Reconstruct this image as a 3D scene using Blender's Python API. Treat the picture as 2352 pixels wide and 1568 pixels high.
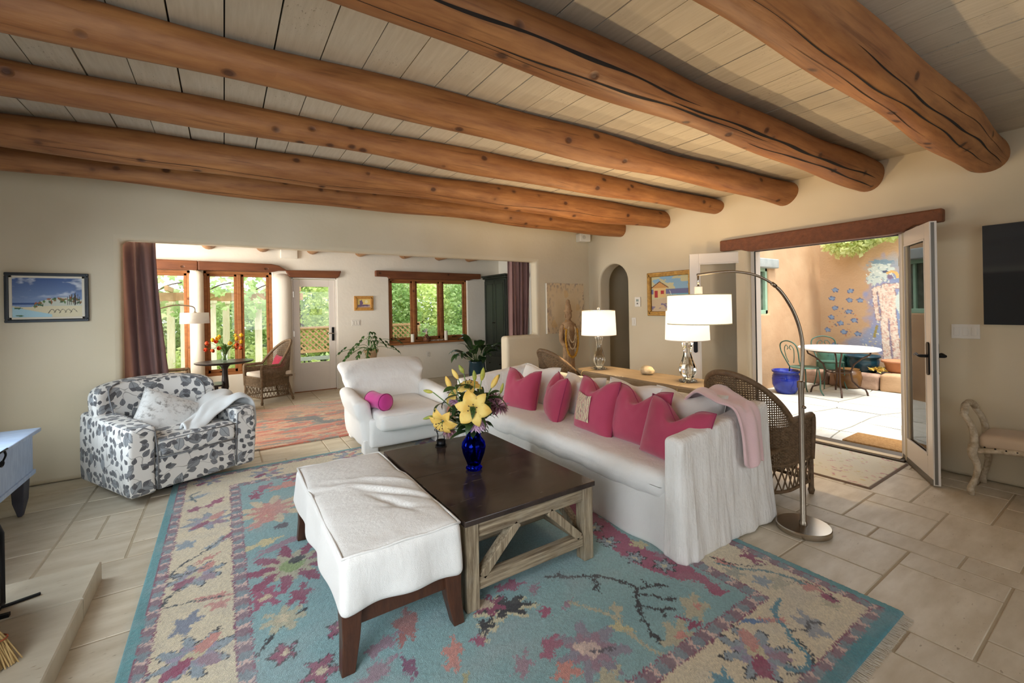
import bpy, bmesh, math, random
import numpy as np
from mathutils import Vector, Matrix, geometry

for _o in list(bpy.data.objects):
    bpy.data.objects.remove(_o)
S = bpy.context.scene
COL = S.collection
PI = math.pi

# ------------------------------------------------------------------ camera
# level wide-angle lens with vertical shift (verticals stay parallel), rolled one degree
CAM_H = 1.45
TH = math.atan2(1514, 1001)          # heading from +X (the beams run along X)
ROLL = math.radians(1.0)
_f = Vector((math.cos(TH), math.sin(TH), 0)); _r = Vector((math.sin(TH), -math.cos(TH), 0)); _u = Vector((0, 0, 1))
_cx = _r * math.cos(ROLL) - _u * math.sin(ROLL); _cy = _r * math.sin(ROLL) + _u * math.cos(ROLL)
cam_d = bpy.data.cameras.new('camera'); cam = bpy.data.objects.new('camera', cam_d); COL.objects.link(cam)
cam.matrix_world = Matrix(((_cx.x, _cy.x, -_f.x, 0), (_cx.y, _cy.y, -_f.y, 0), (_cx.z, _cy.z, -_f.z, CAM_H), (0, 0, 0, 1)))
cam_d.sensor_width = 36; cam_d.lens = 36 * 1001 / 2352; cam_d.shift_y = -78 / 2352
cam_d.clip_start = 0.05; cam_d.clip_end = 200
S.camera = cam

# ------------------------------------------------------------------ world: bright overcast sky
W = bpy.data.worlds.new('overcast_sky'); S.world = W; W.use_nodes = True
_n = W.node_tree.nodes; _bg = _n['Background']
_bg.inputs[0].default_value = (0.86, 0.93, 1.0, 1); _bg.inputs[1].default_value = 3.0

# ------------------------------------------------------------------ exposure
S.view_settings.view_transform = 'Standard'; S.view_settings.look = 'None'
S.view_settings.exposure = 0.0; S.view_settings.gamma = 1.0; S.view_settings.use_curve_mapping = False
S.cycles.use_denoising = True
S.cycles.max_bounces = 7; S.cycles.diffuse_bounces = 3; S.cycles.glossy_bounces = 3; S.cycles.transmission_bounces = 7; S.cycles.transparent_max_bounces = 8
S.cycles.use_adaptive_sampling = True; S.cycles.adaptive_threshold = 0.05; S.cycles.caustics_reflective = False; S.cycles.caustics_refractive = False
S.cycles.sample_clamp_indirect = 8.0

# ------------------------------------------------------------------ daylight at the side windows, and added fill lights
def area_light(name, loc, direction, sx, sy, power, color=(1, 1, 1), spread=180):
    d = bpy.data.lights.new(name, 'AREA'); d.shape = 'RECTANGLE'; d.size = sx; d.size_y = sy
    d.energy = power; d.color = color; d.spread = math.radians(spread)
    o = bpy.data.objects.new(name, d); COL.objects.link(o); o.location = loc
    o.rotation_euler = Vector(direction).to_track_quat('-Z', 'Z').to_euler()
    return o
# windows in the side wall, then added fill for the back and sunroom
area_light('daylight_side_window', (-1.66, 0.55, 1.20), (0.62, 1.0, -0.30), 2.5, 1.5, 52, (0.86, 0.94, 1.0), spread=105)
area_light('daylight_chest_window', (-1.68, 3.75, 1.25), (1, 0.25, -0.45), 1.3, 1.0, 26, (0.80, 0.92, 1.0), spread=150)
area_light('fill_light_back', (2.0, -2.32, 1.55), (0, 1, -0.08), 3.4, 1.5, 9, (1.0, 0.92, 0.82))  # added ambient fill from behind the camera, its window is made up
area_light('fill_light_sunroom', (-2.42, 7.0, 1.5), (1, 0.22, 0.0), 2.2, 1.5, 210, (1.0, 0.95, 0.88))  # added to brighten the sunroom, its window is assumed
_sun = bpy.data.lights.new('hazy_sun', 'SUN'); _sun.energy = 4.5; _sun.angle = math.radians(14); _sun.color = (1, 0.95, 0.86)
_so = bpy.data.objects.new('hazy_sun', _sun); COL.objects.link(_so)
_so.rotation_euler = Vector((0.14, 0.38, -1)).to_track_quat('-Z', 'Z').to_euler()

# ================================================================== helpers
random.seed(7); RNG = np.random.default_rng(7)
def C(r, g, b):
    f = lambda c: (c / 255 / 12.92) if c / 255 <= 0.04045 else ((c / 255 + 0.055) / 1.055) ** 2.4
    return (f(r), f(g), f(b), 1.0)
def C3(r, g, b): return np.array(C(r, g, b)[:3])

class MB:
    """collects shapes into one mesh"""
    def __init__(s): s.v = []; s.f = []; s.uv = []; s.hasuv = False; s.n = 0
    def add(s, v, f, uv=None):
        v = np.asarray(v, float).reshape(-1, 3)
        s.v.append(v); b = s.n; s.n += len(v)
        s.f.extend([tuple(i + b for i in q) for q in f])
        if uv is not None: s.hasuv = True; s.uv.extend(uv)
        elif s.hasuv or True: s.uv.extend([[(0, 0)] * len(q) for q in f])
        return s
    def box(s, lo, hi):
        (x0, y0, z0), (x1, y1, z1) = lo, hi
        return s.add([(x0,y0,z0),(x1,y0,z0),(x1,y1,z0),(x0,y1,z0),(x0,y0,z1),(x1,y0,z1),(x1,y1,z1),(x0,y1,z1)],
              [(3,2,1,0),(4,5,6,7),(0,1,5,4),(1,2,6,5),(2,3,7,6),(3,0,4,7)])
    def cbox(s, lo, hi, c):
        """box with chamfered top edges"""
        (x0, y0, z0), (x1, y1, z1) = lo, hi
        return s.add([(x0,y0,z0),(x1,y0,z0),(x1,y1,z0),(x0,y1,z0),(x0,y0,z1-c),(x1,y0,z1-c),(x1,y1,z1-c),(x0,y1,z1-c),
               (x0+c,y0+c,z1),(x1-c,y0+c,z1),(x1-c,y1-c,z1),(x0+c,y1-c,z1)],
              [(3,2,1,0),(0,1,5,4),(1,2,6,5),(2,3,7,6),(3,0,4,7),(4,5,9,8),(5,6,10,9),(6,7,11,10),(7,4,8,11),(8,9,10,11)])
    def bar(s, a, b, w, h, up=(0, 0, 1)):
        """rectangular bar from a to b"""
        a = Vector(a); b = Vector(b); d = (b - a).normalized(); u = Vector(up)
        x = d.cross(u)
        if x.length < 1e-4: x = d.cross(Vector((1, 0, 0)))
        x.normalize(); y = x.cross(d)
        P = []
        for p in (a, b):
            for sx, sy in ((-1,-1),(1,-1),(1,1),(-1,1)): P.append(tuple(p + x * sx * w / 2 + y * sy * h / 2))
        return s.add(P, [(3,2,1,0),(4,5,6,7),(0,1,5,4),(1,2,6,5),(2,3,7,6),(3,0,4,7)])
    def tube(s, pts, rad, n=8, caps=True, closed=False):
        pts = [Vector(p) for p in pts]; m = len(pts)
        if not hasattr(rad, '__len__'): rad = [rad] * m
        V = []; ref = None
        for i, p in enumerate(pts):
            if closed: t = pts[(i + 1) % m] - pts[i - 1]
            else: t = pts[min(i + 1, m - 1)] - pts[max(i - 1, 0)]
            t.normalize()
            if ref is None:
                ref = Vector((0, 0, 1)) if abs(t.z) < 0.9 else Vector((1, 0, 0))
            x = ref - t * ref.dot(t); x.normalize(); ref = x; y = t.cross(x)
            for k in range(n):
                a = 2 * PI * k / n; V.append(tuple(p + (x * math.cos(a) + y * math.sin(a)) * rad[i]))
        F = []
        for i in range(m if closed else m - 1):
            j = (i + 1) % m
            for k in range(n):
                F.append((i*n+k, i*n+(k+1)%n, j*n+(k+1)%n, j*n+k))
        if caps and not closed:
            F.append(tuple(range(n))[::-1]); F.append(tuple((m-1)*n+k for k in range(n)))
        return s.add(V, F)
    def lathe(s, prof, n=24, c=(0, 0, 0), sx=1, sy=1, ang=2 * PI):
        V = []; m = len(prof)
        for r, z in prof:
            for k in range(n):
                a = ang * k / n; V.append((c[0] + r * math.cos(a) * sx, c[1] + r * math.sin(a) * sy, c[2] + z))
        F = []
        for i in range(m - 1):
            for k in range(n): F.append((i*n+k, i*n+(k+1)%n, (i+1)*n+(k+1)%n, (i+1)*n+k))
        if prof[0][0] > 1e-5: F.append(tuple(range(n))[::-1])
        if prof[-1][0] > 1e-5: F.append(tuple((m-1)*n+k for k in range(n)))
        return s.add(V, F)
    def prism(s, poly, z0, z1, M=None):
        n = len(poly); V = [(x, y, z0) for x, y in poly] + [(x, y, z1) for x, y in poly]
        if M is not None: V = [tuple(M @ Vector(v)) for v in V]
        F = [tuple(range(n))[::-1], tuple(range(n, 2*n))] + [(i, (i+1) % n, n + (i+1) % n, n + i) for i in range(n)]
        return s.add(V, F)
    def ball(s, c, r, n=12, m=8):
        r = (r, r, r) if not hasattr(r, '__len__') else r
        V = [(c[0], c[1], c[2] - r[2])]
        for i in range(1, m):
            a = -PI/2 + PI*i/m
            for k in range(n):
                b = 2*PI*k/n; V.append((c[0]+r[0]*math.cos(a)*math.cos(b), c[1]+r[1]*math.cos(a)*math.sin(b), c[2]+r[2]*math.sin(a)))
        V.append((c[0], c[1], c[2] + r[2])); F = []
        for k in range(n): F.append((0, 1+(k+1)%n, 1+k))
        for i in range(m-2):
            for k in range(n): F.append((1+i*n+k, 1+i*n+(k+1)%n, 1+(i+1)*n+(k+1)%n, 1+(i+1)*n+k))
        t = len(V)-1
        for k in range(n): F.append((1+(m-2)*n+k, 1+(m-2)*n+(k+1)%n, t))
        return s.add(V, F)
    def grid(s, P, closed_u=False, uv=None):
        """P[i][j] -> point array (ni,nj,3)"""
        P = np.asarray(P, float); ni, nj = P.shape[:2]; F = []; U = []
        for i in range(ni if closed_u else ni - 1):
            for j in range(nj - 1):
                a = i*nj+j; b = ((i+1) % ni)*nj+j
                F.append((a, b, b+1, a+1))
                if uv is not None: U.append([uv(i, j), uv(i+1, j), uv(i+1, j+1), uv(i, j+1)])
        return s.add(P.reshape(-1, 3), F, U if uv is not None else None)
    def rbox(s, size, r=0.05, n=(8, 8, 8), c=(0, 0, 0), fn=None, uvo=(0, 0)):
        """rounded, subdivided box (cushions, slipcovers); fn deforms the points; uv in metres"""
        h = np.array(size) / 2; r = min(r, min(h) * 0.999)
        ax = []
        for a in range(3):
            e = [-h[a], -h[a] + r/3, -h[a] + 2*r/3]
            ax.append(np.array(e + list(np.linspace(-h[a]+r, h[a]-r, n[a]+1)) + [-q for q in e[::-1]]))
        idx = {}; P = []
        def vid(i, j, k):
            key = (i, j, k)
            if key not in idx: idx[key] = len(P); P.append((ax[0][i], ax[1][j], ax[2][k]))
            return idx[key]
        nn = [len(a) - 1 for a in ax]; F = []; U = []
        for a in range(3):
            b, d = (a + 1) % 3, (a + 2) % 3
            for side in (0, nn[a]):
                for i in range(nn[b]):
                    for j in range(nn[d]):
                        q = []
                        for di, dj in ((0,0),(1,0),(1,1),(0,1)):
                            t = [0, 0, 0]; t[a] = side; t[b] = i+di; t[d] = j+dj; q.append(tuple(t))
                        if side == 0: q = q[::-1]
                        F.append(tuple(vid(*t) for t in q))
                        uu = []
                        for t in q:
                            p = (ax[0][t[0]], ax[1][t[1]], ax[2][t[2]])
                            if a == 0: uu.append((p[1] + uvo[0] + 3.1, p[2] + uvo[1]))
                            elif a == 1: uu.append((p[0] + uvo[0], p[2] + uvo[1]))
                            else: uu.append((p[0] + uvo[0], p[1] + uvo[1] + 2.3))
                        U.append(uu)
        P = np.array(P); inn = np.clip(P, -(h - r), h - r); d = P - inn
        L = np.linalg.norm(d, axis=1); L[L < 1e-9] = 1
        P = inn + d / L[:, None] * r * (np.abs(d).max(axis=1) > 1e-9)[:, None]
        if fn is not None: P = fn(P)
        return s.add(P + np.array(c), F, U)
    def xf(s, M):
        M = np.array(M)
        s.v = [v @ M[:3, :3].T + M[:3, 3] for v in s.v]; return s
    def build(s, name, mat, parent=None, smooth=False, bevel=0, seg=2, solid=0, sub=0, kind=None, label=None, auto=None):
        me = bpy.data.meshes.new(name)
        V = np.concatenate(s.v) if s.v else np.zeros((0, 3))
        me.from_pydata(V.tolist(), [], s.f)
        if s.hasuv:
            l = me.uv_layers.new(name='UVMap'); flat = [c for q in s.uv for p in q for c in p]
            l.data.foreach_set('uv', flat)
        me.update()
        return link(name, me, mat, parent, smooth, bevel, seg, solid, sub, kind, label, auto)

def link(name, me, mat, parent=None, smooth=False, bevel=0, seg=2, solid=0, sub=0, kind=None, label=None, auto=None):
    o = bpy.data.objects.new(name, me); COL.objects.link(o)
    if mat is not None and len(me.materials) == 0: me.materials.append(mat)
    if parent is not None: o.parent = parent
    if smooth:
        me.polygons.foreach_set('use_smooth', [True] * len(me.polygons))
    if auto:
        try: me.set_sharp_from_angle(angle=math.radians(auto))
        except Exception: pass
    if bevel:
        m = o.modifiers.new('bevel', 'BEVEL'); m.width = bevel; m.segments = seg; m.limit_method = 'ANGLE'; m.angle_limit = math.radians(40)
    if solid:
        m = o.modifiers.new('solid', 'SOLIDIFY'); m.thickness = solid; m.offset = 0
    if sub:
        m = o.modifiers.new('sub', 'SUBSURF'); m.levels = sub; m.render_levels = sub
    if kind: o['kind'] = kind
    if label: o['label'] = label
    return o
def thing(name, label, cat, loc=(0, 0, 0), rz=0, group=None):
    o = bpy.data.objects.new(name, None); COL.objects.link(o); o.empty_display_size = 0.1
    o.location = loc; o.rotation_euler = (0, 0, rz); o['label'] = label; o['category'] = cat
    if group: o['group'] = group
    return o
def tag(o, label, cat, group=None):
    o['label'] = label; o['category'] = cat
    if group: o['group'] = group
    return o
def struct(o, label=None):
    o['kind'] = 'structure'
    if label: o['label'] = label
    return o
def sroot(name, loc=(0, 0, 0), rz=0, label=None):
    o = bpy.data.objects.new(name, None); COL.objects.link(o); o.location = loc; o.rotation_euler = (0, 0, rz)
    return struct(o, label)
def dup(root, loc, rz, label=None, group=None):
    r = root.copy(); COL.objects.link(r); r.location = loc; r.rotation_euler = (0, 0, rz)
    if label: r['label'] = label
    if group: r['group'] = group
    for ch in list(root.children):
        c = ch.copy(); COL.objects.link(c); c.parent = r
        for g in list(ch.children):
            d = g.copy(); COL.objects.link(d); d.parent = c
    return r
def rot(rx=0, ry=0, rz=0, t=(0, 0, 0)):
    from mathutils import Euler
    return Matrix.Translation(t) @ Euler((rx, ry, rz)).to_matrix().to_4x4()
def catmull(pts, n=8):
    P = [Vector(p) for p in pts]; out = []
    for i in range(len(P) - 1):
        p0, p1, p2, p3 = P[max(i-1, 0)], P[i], P[i+1], P[min(i+2, len(P)-1)]
        for k in range(n):
            t = k / n
            out.append(0.5 * ((2*p1) + (p2-p0)*t + (2*p0-5*p1+4*p2-p3)*t*t + (3*p1-p0-3*p2+p3)*t**3))
    out.append(P[-1]); return out
# smooth value noise in 2D / 3D (numpy)
def vnoise(x, y, seed=0):
    x = np.asarray(x, float); y = np.asarray(y, float)
    xi = np.floor(x).astype(np.int64); yi = np.floor(y).astype(np.int64); fx = x - xi; fy = y - yi
    fx = fx*fx*(3-2*fx); fy = fy*fy*(3-2*fy)
    def h(a, b):
        n = (a * 374761393 + b * 668265263 + seed * 974711) & 0xffffffff
        n = ((n ^ (n >> 13)) * 1274126177) & 0xffffffff
        return ((n ^ (n >> 16)) & 0xffff) / 65535.0
    return (h(xi,yi)*(1-fx)+h(xi+1,yi)*fx)*(1-fy) + (h(xi,yi+1)*(1-fx)+h(xi+1,yi+1)*fx)*fy
def fbm(x, y, seed=0, o=4):
    t = 0; a = 0.5
    for i in range(o): t = t + a * vnoise(x * 2**i, y * 2**i, seed + i); a *= 0.5
    return t
def n3(P, s, seed=0):
    """cheap 3d noise -0.5..0.5 from three planes"""
    return (vnoise(P[:,0]*s, P[:,1]*s, seed) + vnoise(P[:,1]*s+9.1, P[:,2]*s, seed+1) + vnoise(P[:,2]*s+4.7, P[:,0]*s, seed+2)) / 3 - 0.5
def colorgrid(name, nx, ny, pos, col, mat, parent=None, sides=None):
    """grid mesh nx*ny with per-vertex colours; pos, col arrays (ny,nx,3)"""
    V = np.ascontiguousarray(pos.reshape(-1, 3), dtype=np.float32)
    a = (np.arange(ny-1)[:, None] * nx + np.arange(nx-1)[None, :]).ravel()
    Q = np.stack([a, a+1, a+nx+1, a+nx], 1).astype(np.int32)
    me = bpy.data.meshes.new(name); me.vertices.add(len(V)); me.vertices.foreach_set('co', V.ravel())
    me.loops.add(Q.size); me.loops.foreach_set('vertex_index', Q.ravel())
    me.polygons.add(len(Q)); me.polygons.foreach_set('loop_start', np.arange(0, Q.size, 4, dtype=np.int32))
    me.update(calc_edges=True)
    at = me.color_attributes.new('paint', 'FLOAT_COLOR', 'POINT')
    cc = np.ones((len(V), 4), np.float32); cc[:, :3] = np.clip(col.reshape(-1, 3), 0, 1); at.data.foreach_set('color', cc.ravel())
    return link(name, me, mat, parent, smooth=True)

# ================================================================== materials (all node based)
class NT:
    def __init__(s, name):
        s.m = bpy.data.materials.new(name); s.m.use_nodes = True; s.t = s.m.node_tree; s.t.nodes.clear()
        s.out = s.t.nodes.new('ShaderNodeOutputMaterial')
    def n(s, typ, **kw):
        nd = s.t.nodes.new('ShaderNode' + typ)
        for k, v in kw.items():
            if k.startswith('_'): setattr(nd, k[1:], v)
        for k, v in kw.items():
            if not k.startswith('_'):
                key = int(k[1:]) if (k[0] == 'i' and k[1:].isdigit()) else k.replace('__', ' ')
                s.set(nd.inputs[key], v)
        return nd
    def set(s, inp, v):
        if isinstance(v, bpy.types.NodeSocket): s.t.links.new(v, inp)
        elif isinstance(v, bpy.types.Node): s.t.links.new(v.outputs[0], inp)
        else:
            try: inp.default_value = v
            except Exception: inp.default_value = v[:3]
    def math(s, op, a, b=0.0, c=None, clamp=False):
        nd = s.n('Math', _operation=op, _use_clamp=clamp); s.set(nd.inputs[0], a); s.set(nd.inputs[1], b)
        if c is not None: s.set(nd.inputs[2], c)
        return nd.outputs[0]
    def mix(s, f, a, b, blend='MIX'):
        nd = s.n('Mix', _data_type='RGBA', _blend_type=blend)
        s.set(nd.inputs[0], f); s.set(nd.inputs[6], a); s.set(nd.inputs[7], b); return nd.outputs[2]
    def ramp(s, v, lo, hi):
        nd = s.n('MapRange', _clamp=True); s.set(nd.inputs[0], v); nd.inputs[1].default_value = lo; nd.inputs[2].default_value = hi
        return nd.outputs[0]
    def coord(s, kind='Object', scale=(1, 1, 1), rotz=0, offset=None):
        c = s.n('TexCoord').outputs[kind] if kind != 'World' else s.n('NewGeometry').outputs['Position']
        if offset is not None:
            v = s.n('VectorMath', _operation='ADD'); s.set(v.inputs[0], c); s.set(v.inputs[1], offset); c = v.outputs[0]
        mp = s.n('Mapping'); s.set(mp.inputs[0], c); mp.inputs[3].default_value = scale; mp.inputs[2].default_value = (0, 0, rotz)
        return mp.outputs[0]
    def noise(s, vec, scale, detail=4, rough=0.55, out=0):
        detail = min(detail, 4)
        return s.n('TexNoise', Vector=vec, Scale=scale, Detail=detail, Roughness=rough).outputs[out]
    def bump(s, h, strength=0.2, dist=0.02):
        return s.n('Bump', Strength=strength, Distance=dist, Height=h).outputs[0]
    def pbr(s, col, rough=0.6, metal=0, normal=None, **kw):
        p = s.n('BsdfPrincipled'); s.set(p.inputs['Base Color'], col); s.set(p.inputs['Roughness'], rough); s.set(p.inputs['Metallic'], metal)
        if normal is not None: s.set(p.inputs['Normal'], normal)
        for k, v in kw.items(): s.set(p.inputs[k.replace('__', ' ')], v)
        s.t.links.new(p.outputs[0], s.out.inputs[0]); return s.m

def mk(name, col, col2=None, scale=6, lo=0.35, hi=0.65, rough=0.6, bump=0, bscale=80, metal=0, stretch=(1, 1, 1), kind='Object', rand=0, detail=4, bdist=0.01, **kw):
    t = NT(name); c = t.coord(kind, stretch); base = col
    if col2 is not None:
        base = t.mix(t.ramp(t.noise(c, scale, detail), lo, hi), col, col2)
    if rand:
        r = t.n('ObjectInfo').outputs['Random']
        hsv = t.n('HueSaturation', Color=base); t.set(hsv.inputs['Value'], t.math('MULTIPLY_ADD', r, rand, 1 - rand/2)); base = hsv.outputs[0]
    nrm = t.bump(t.noise(c, bscale, 3), bump, bdist) if bump else None
    return t.pbr(base, rough, metal, nrm, **kw)

def m_plaster(name, a, b, bump=0.25):
    t = NT(name); c = t.coord('World')
    n1 = t.noise(c, 1.3, 2)
    col = t.mix(t.ramp(n1, 0.3, 0.7), a, b)
    h = t.noise(c, 2.6, 4, 0.62)
    return t.pbr(col, 0.85, 0, t.bump(h, bump, 0.035))
PLASTER = m_plaster('plaster_warm_white', C(223, 209, 182), C(215, 200, 170))
PLASTER2 = m_plaster('plaster_sunroom', C(243, 237, 223), C(238, 230, 214))
ADOBE = m_plaster('adobe_stucco', C(200, 166, 130), C(186, 148, 112), 0.5)

def m_log(name, a, b, dark=C(60, 30, 12)):
    t = NT(name); r = t.n('ObjectInfo').outputs['Random']
    off = t.n('CombineXYZ'); t.set(off.inputs[0], t.math('MULTIPLY', r, 37.0)); t.set(off.inputs[1], t.math('MULTIPLY', r, 11.0))
    c = t.coord('Object', (1.2, 9, 9), offset=off.outputs[0])
    grain = t.noise(c, 2.2, 6, 0.6)
    c2 = t.coord('Object', (1, 1, 1), offset=off.outputs[0])
    big = t.noise(c2, 1.6, 3)
    col = t.mix(t.ramp(grain, 0.3, 0.72), a, b)
    col = t.mix(t.math('MULTIPLY', t.ramp(big, 0.45, 0.7), 0.5), col, C(136, 84, 44))
    c3 = t.coord('Object', (0.75, 1, 1), offset=off.outputs[0])
    vo = t.n('TexVoronoi', Vector=c3, Scale=8.0, Randomness=1.0)
    sel = t.math('GREATER_THAN', t.n('SeparateColor', Color=vo.outputs['Color']).outputs[0], 0.45)
    knot = t.math('MULTIPLY', t.ramp(vo.outputs['Distance'], 0.20, 0.11), sel)
    col = t.mix(knot, col, dark)
    halo = t.math('MULTIPLY', t.ramp(vo.outputs['Distance'], 0.38, 0.18), sel)
    col = t.mix(t.math('MULTIPLY', halo, 0.35), col, C(108, 64, 32))
    c4 = t.coord('Object', (0.5, 26, 26), offset=off.outputs[0])
    fine = t.math('MULTIPLY', t.ramp(t.noise(c4, 1.6, 3), 0.60, 0.70), 0.5)
    col = t.mix(fine, col, C(84, 46, 18))
    h = t.math('SUBTRACT', t.math('MULTIPLY', grain, 0.8), t.math('MULTIPLY', knot, 1.0))
    return t.pbr(col, 0.6, 0, t.bump(h, 0.5, 0.014))
LOG = m_log('peeled_pine_log', C(172, 118, 68), C(128, 78, 40))
LOGD = m_log('sunroom_log_end', C(176, 132, 88), C(150, 108, 66))
LINTEL = m_log('dark_stained_beam', C(124, 72, 40), C(98, 54, 28), C(52, 26, 12))
WINWOOD = m_log('stained_window_wood', C(170, 110, 58), C(140, 84, 40), C(108, 62, 28))
CRACK = mk('beam_crack_dark', C(22, 14, 9), rough=0.9)

def m_plank():
    t = NT('whitewashed_plank'); r = t.n('ObjectInfo').outputs['Random']
    off = t.n('CombineXYZ'); t.set(off.inputs[0], t.math('MULTIPLY', r, 51.0)); t.set(off.inputs[1], t.math('MULTIPLY', r, 23.0))
    c = t.coord('Object', (1, 1, 1), offset=off.outputs[0]); g = t.coord('Object', (16, 1.4, 1), offset=off.outputs[0])
    grain = t.noise(g, 3.0, 5); pat = t.noise(c, 2.3, 2)
    spk = t.math('MULTIPLY', t.ramp(t.noise(t.coord('Object', (30, 12, 1), offset=off.outputs[0]), 3.0, 5, 0.75), 0.60, 0.68), t.ramp(pat, 0.52, 0.62))
    base = t.mix(t.ramp(grain, 0.3, 0.7), C(208, 196, 175), C(194, 181, 158))
    hsv = t.n('HueSaturation', Color=base); t.set(hsv.inputs['Value'], t.math('MULTIPLY_ADD', r, 0.10, 0.94))
    col = t.mix(t.math('MULTIPLY', spk, 0.95), hsv.outputs[0], C(120, 104, 84))
    vo = t.n('TexVoronoi', Vector=c, Scale=2.2)
    kn = t.math('MULTIPLY', t.ramp(vo.outputs['Distance'], 0.09, 0.03), 0.3)
    col = t.mix(kn, col, C(140, 122, 98))
    return t.pbr(col, 0.75, 0, t.bump(grain, 0.12, 0.01))
PLANK = m_plank()

def m_tile(name, a, b, dk, wet=0.42):
    t = NT(name); r = t.n('ObjectInfo').outputs['Random']
    off = t.n('CombineXYZ'); t.set(off.inputs[0], t.math('MULTIPLY', r, 71.0)); t.set(off.inputs[1], t.math('MULTIPLY', r, 13.0))
    c = t.coord('World', (1, 1, 1), offset=off.outputs[0]); cs = t.coord('World', (1.0, 3.2, 1), offset=off.outputs[0])
    n1 = t.noise(cs, 3.0, 6, 0.6); pit = t.noise(t.coord('World', (14, 40, 10), offset=off.outputs[0]), 1.7, 4)
    base = t.mix(t.ramp(n1, 0.3, 0.72), a, b)
    hsv = t.n('HueSaturation', Color=base); t.set(hsv.inputs['Value'], t.math('MULTIPLY_ADD', r, 0.14, 0.92))
    pm = t.math('MULTIPLY', t.ramp(pit, 0.64, 0.72), t.ramp(t.noise(c, 2.0, 2), 0.45, 0.6))
    col = t.mix(t.math('MULTIPLY', pm, 0.8), hsv.outputs[0], dk)
    h = t.math('ADD', t.noise(cs, 2.5, 3), t.math('MULTIPLY', pm, -0.6))
    rg = t.math('MULTIPLY_ADD', n1, 0.25, wet - 0.1)
    return t.pbr(col, rg, 0, t.bump(h, 0.14, 0.012))
TILE = m_tile('limestone_tile', C(218, 207, 187), C(192, 178, 153), C(136, 116, 90))
GROUT = mk('tile_grout', C(176, 162, 138), C(186, 172, 148), rough=0.9, bump=0.2)
FLAG = m_tile('patio_flagstone', C(206, 204, 194), C(188, 186, 176), C(150, 140, 120), 0.7)

def m_fabric(name, a, b=None, wr=0.0, weave=420, bump=0.18, sheen=0.2, scale=3.0, coord='Object'):
    t = NT(name); c = t.coord(coord)
    col = t.mix(t.ramp(t.noise(c, scale, 3), 0.3, 0.7), a, b) if b is not None else a
    w = t.noise(c, weave, 2)
    h = t.math('MULTIPLY', w, 0.5)
    if wr:
        wn = t.noise(t.coord(coord, (1, 1, 0.55)), 7.0, 5, 0.6); h = t.math('ADD', h, t.math('MULTIPLY', wn, wr))
    return t.pbr(col, 0.85, 0, t.bump(h, bump, 0.012), Sheen__Weight=sheen)
LINEN = m_fabric('white_linen_slipcover', C(242, 239, 234), C(237, 233, 227), wr=3.0, bump=0.5)
def m_gather(name, a, b):
    t = NT(name); v = t.noise(t.coord('Object', (26, 26, 1.6)), 1.0, 5, 0.6); w = t.noise(t.coord('Object', (6, 6, 4)), 2.0, 4); f = t.noise(t.coord('Object'), 420, 2)
    h = t.math('ADD', t.math('ADD', t.math('MULTIPLY', v, 0.9), t.math('MULTIPLY', w, 1.9)), t.math('MULTIPLY', f, 0.12))
    return t.pbr(t.mix(t.ramp(w, 0.3, 0.7), a, b), 0.85, 0, t.bump(h, 0.5, 0.022), Sheen__Weight=0.2)
LINENV = m_gather('white_linen_gathered', C(242, 238, 232), C(237, 232, 224))
LINENW = m_fabric('white_pillow_linen', C(243, 239, 233), C(237, 232, 224), wr=2.2, bump=0.45)
MAGENTA = m_fabric('magenta_linen', C(188, 68, 98), C(172, 55, 86), wr=1.3, bump=0.3, sheen=0.35)
FUCHSIA = m_fabric('fuchsia_weave', C(206, 60, 146), C(190, 48, 132), weave=260, bump=0.4, sheen=0.3)
PINKTHROW = m_fabric('pale_pink_fleece', C(240, 204, 204), C(234, 194, 196), wr=0.8, weave=300, bump=0.3, sheen=0.6)
WHITETHROW = m_fabric('white_plush_throw', C(228, 230, 230), C(214, 217, 218), wr=1.0, weave=240, bump=0.35, sheen=0.6)
CURTAIN = m_fabric('mauve_brown_curtain', C(140, 106, 100), C(126, 93, 88), wr=0.5, sheen=0.15)
CREAMCUSH = m_fabric('cream_seat_cushion', C(226, 214, 196))
BENCHFAB = m_fabric('beige_bench_cloth', C(214, 192, 164), C(204, 180, 152), wr=0.8)
REDPIL = m_fabric('red_small_pillow', C(176, 40, 72), C(150, 26, 56), scale=14)
BLUEFAB = m_fabric('slate_blue_cushion', C(86, 104, 122))

def m_velvet():
    t = NT('crushed_velvet_silver'); c = t.coord('Object')
    n = t.noise(c, 26, 6, 0.7); p = t.noise(c, 7, 3)
    k = t.math('MULTIPLY', t.ramp(n, 0.50, 0.60), t.ramp(p, 0.38, 0.6))
    return t.pbr(t.mix(k, C(226, 226, 224), C(142, 138, 134)), 0.55, 0, t.bump(n, 0.25, 0.01), Sheen__Weight=0.7)
VELVET = m_velvet()

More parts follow.
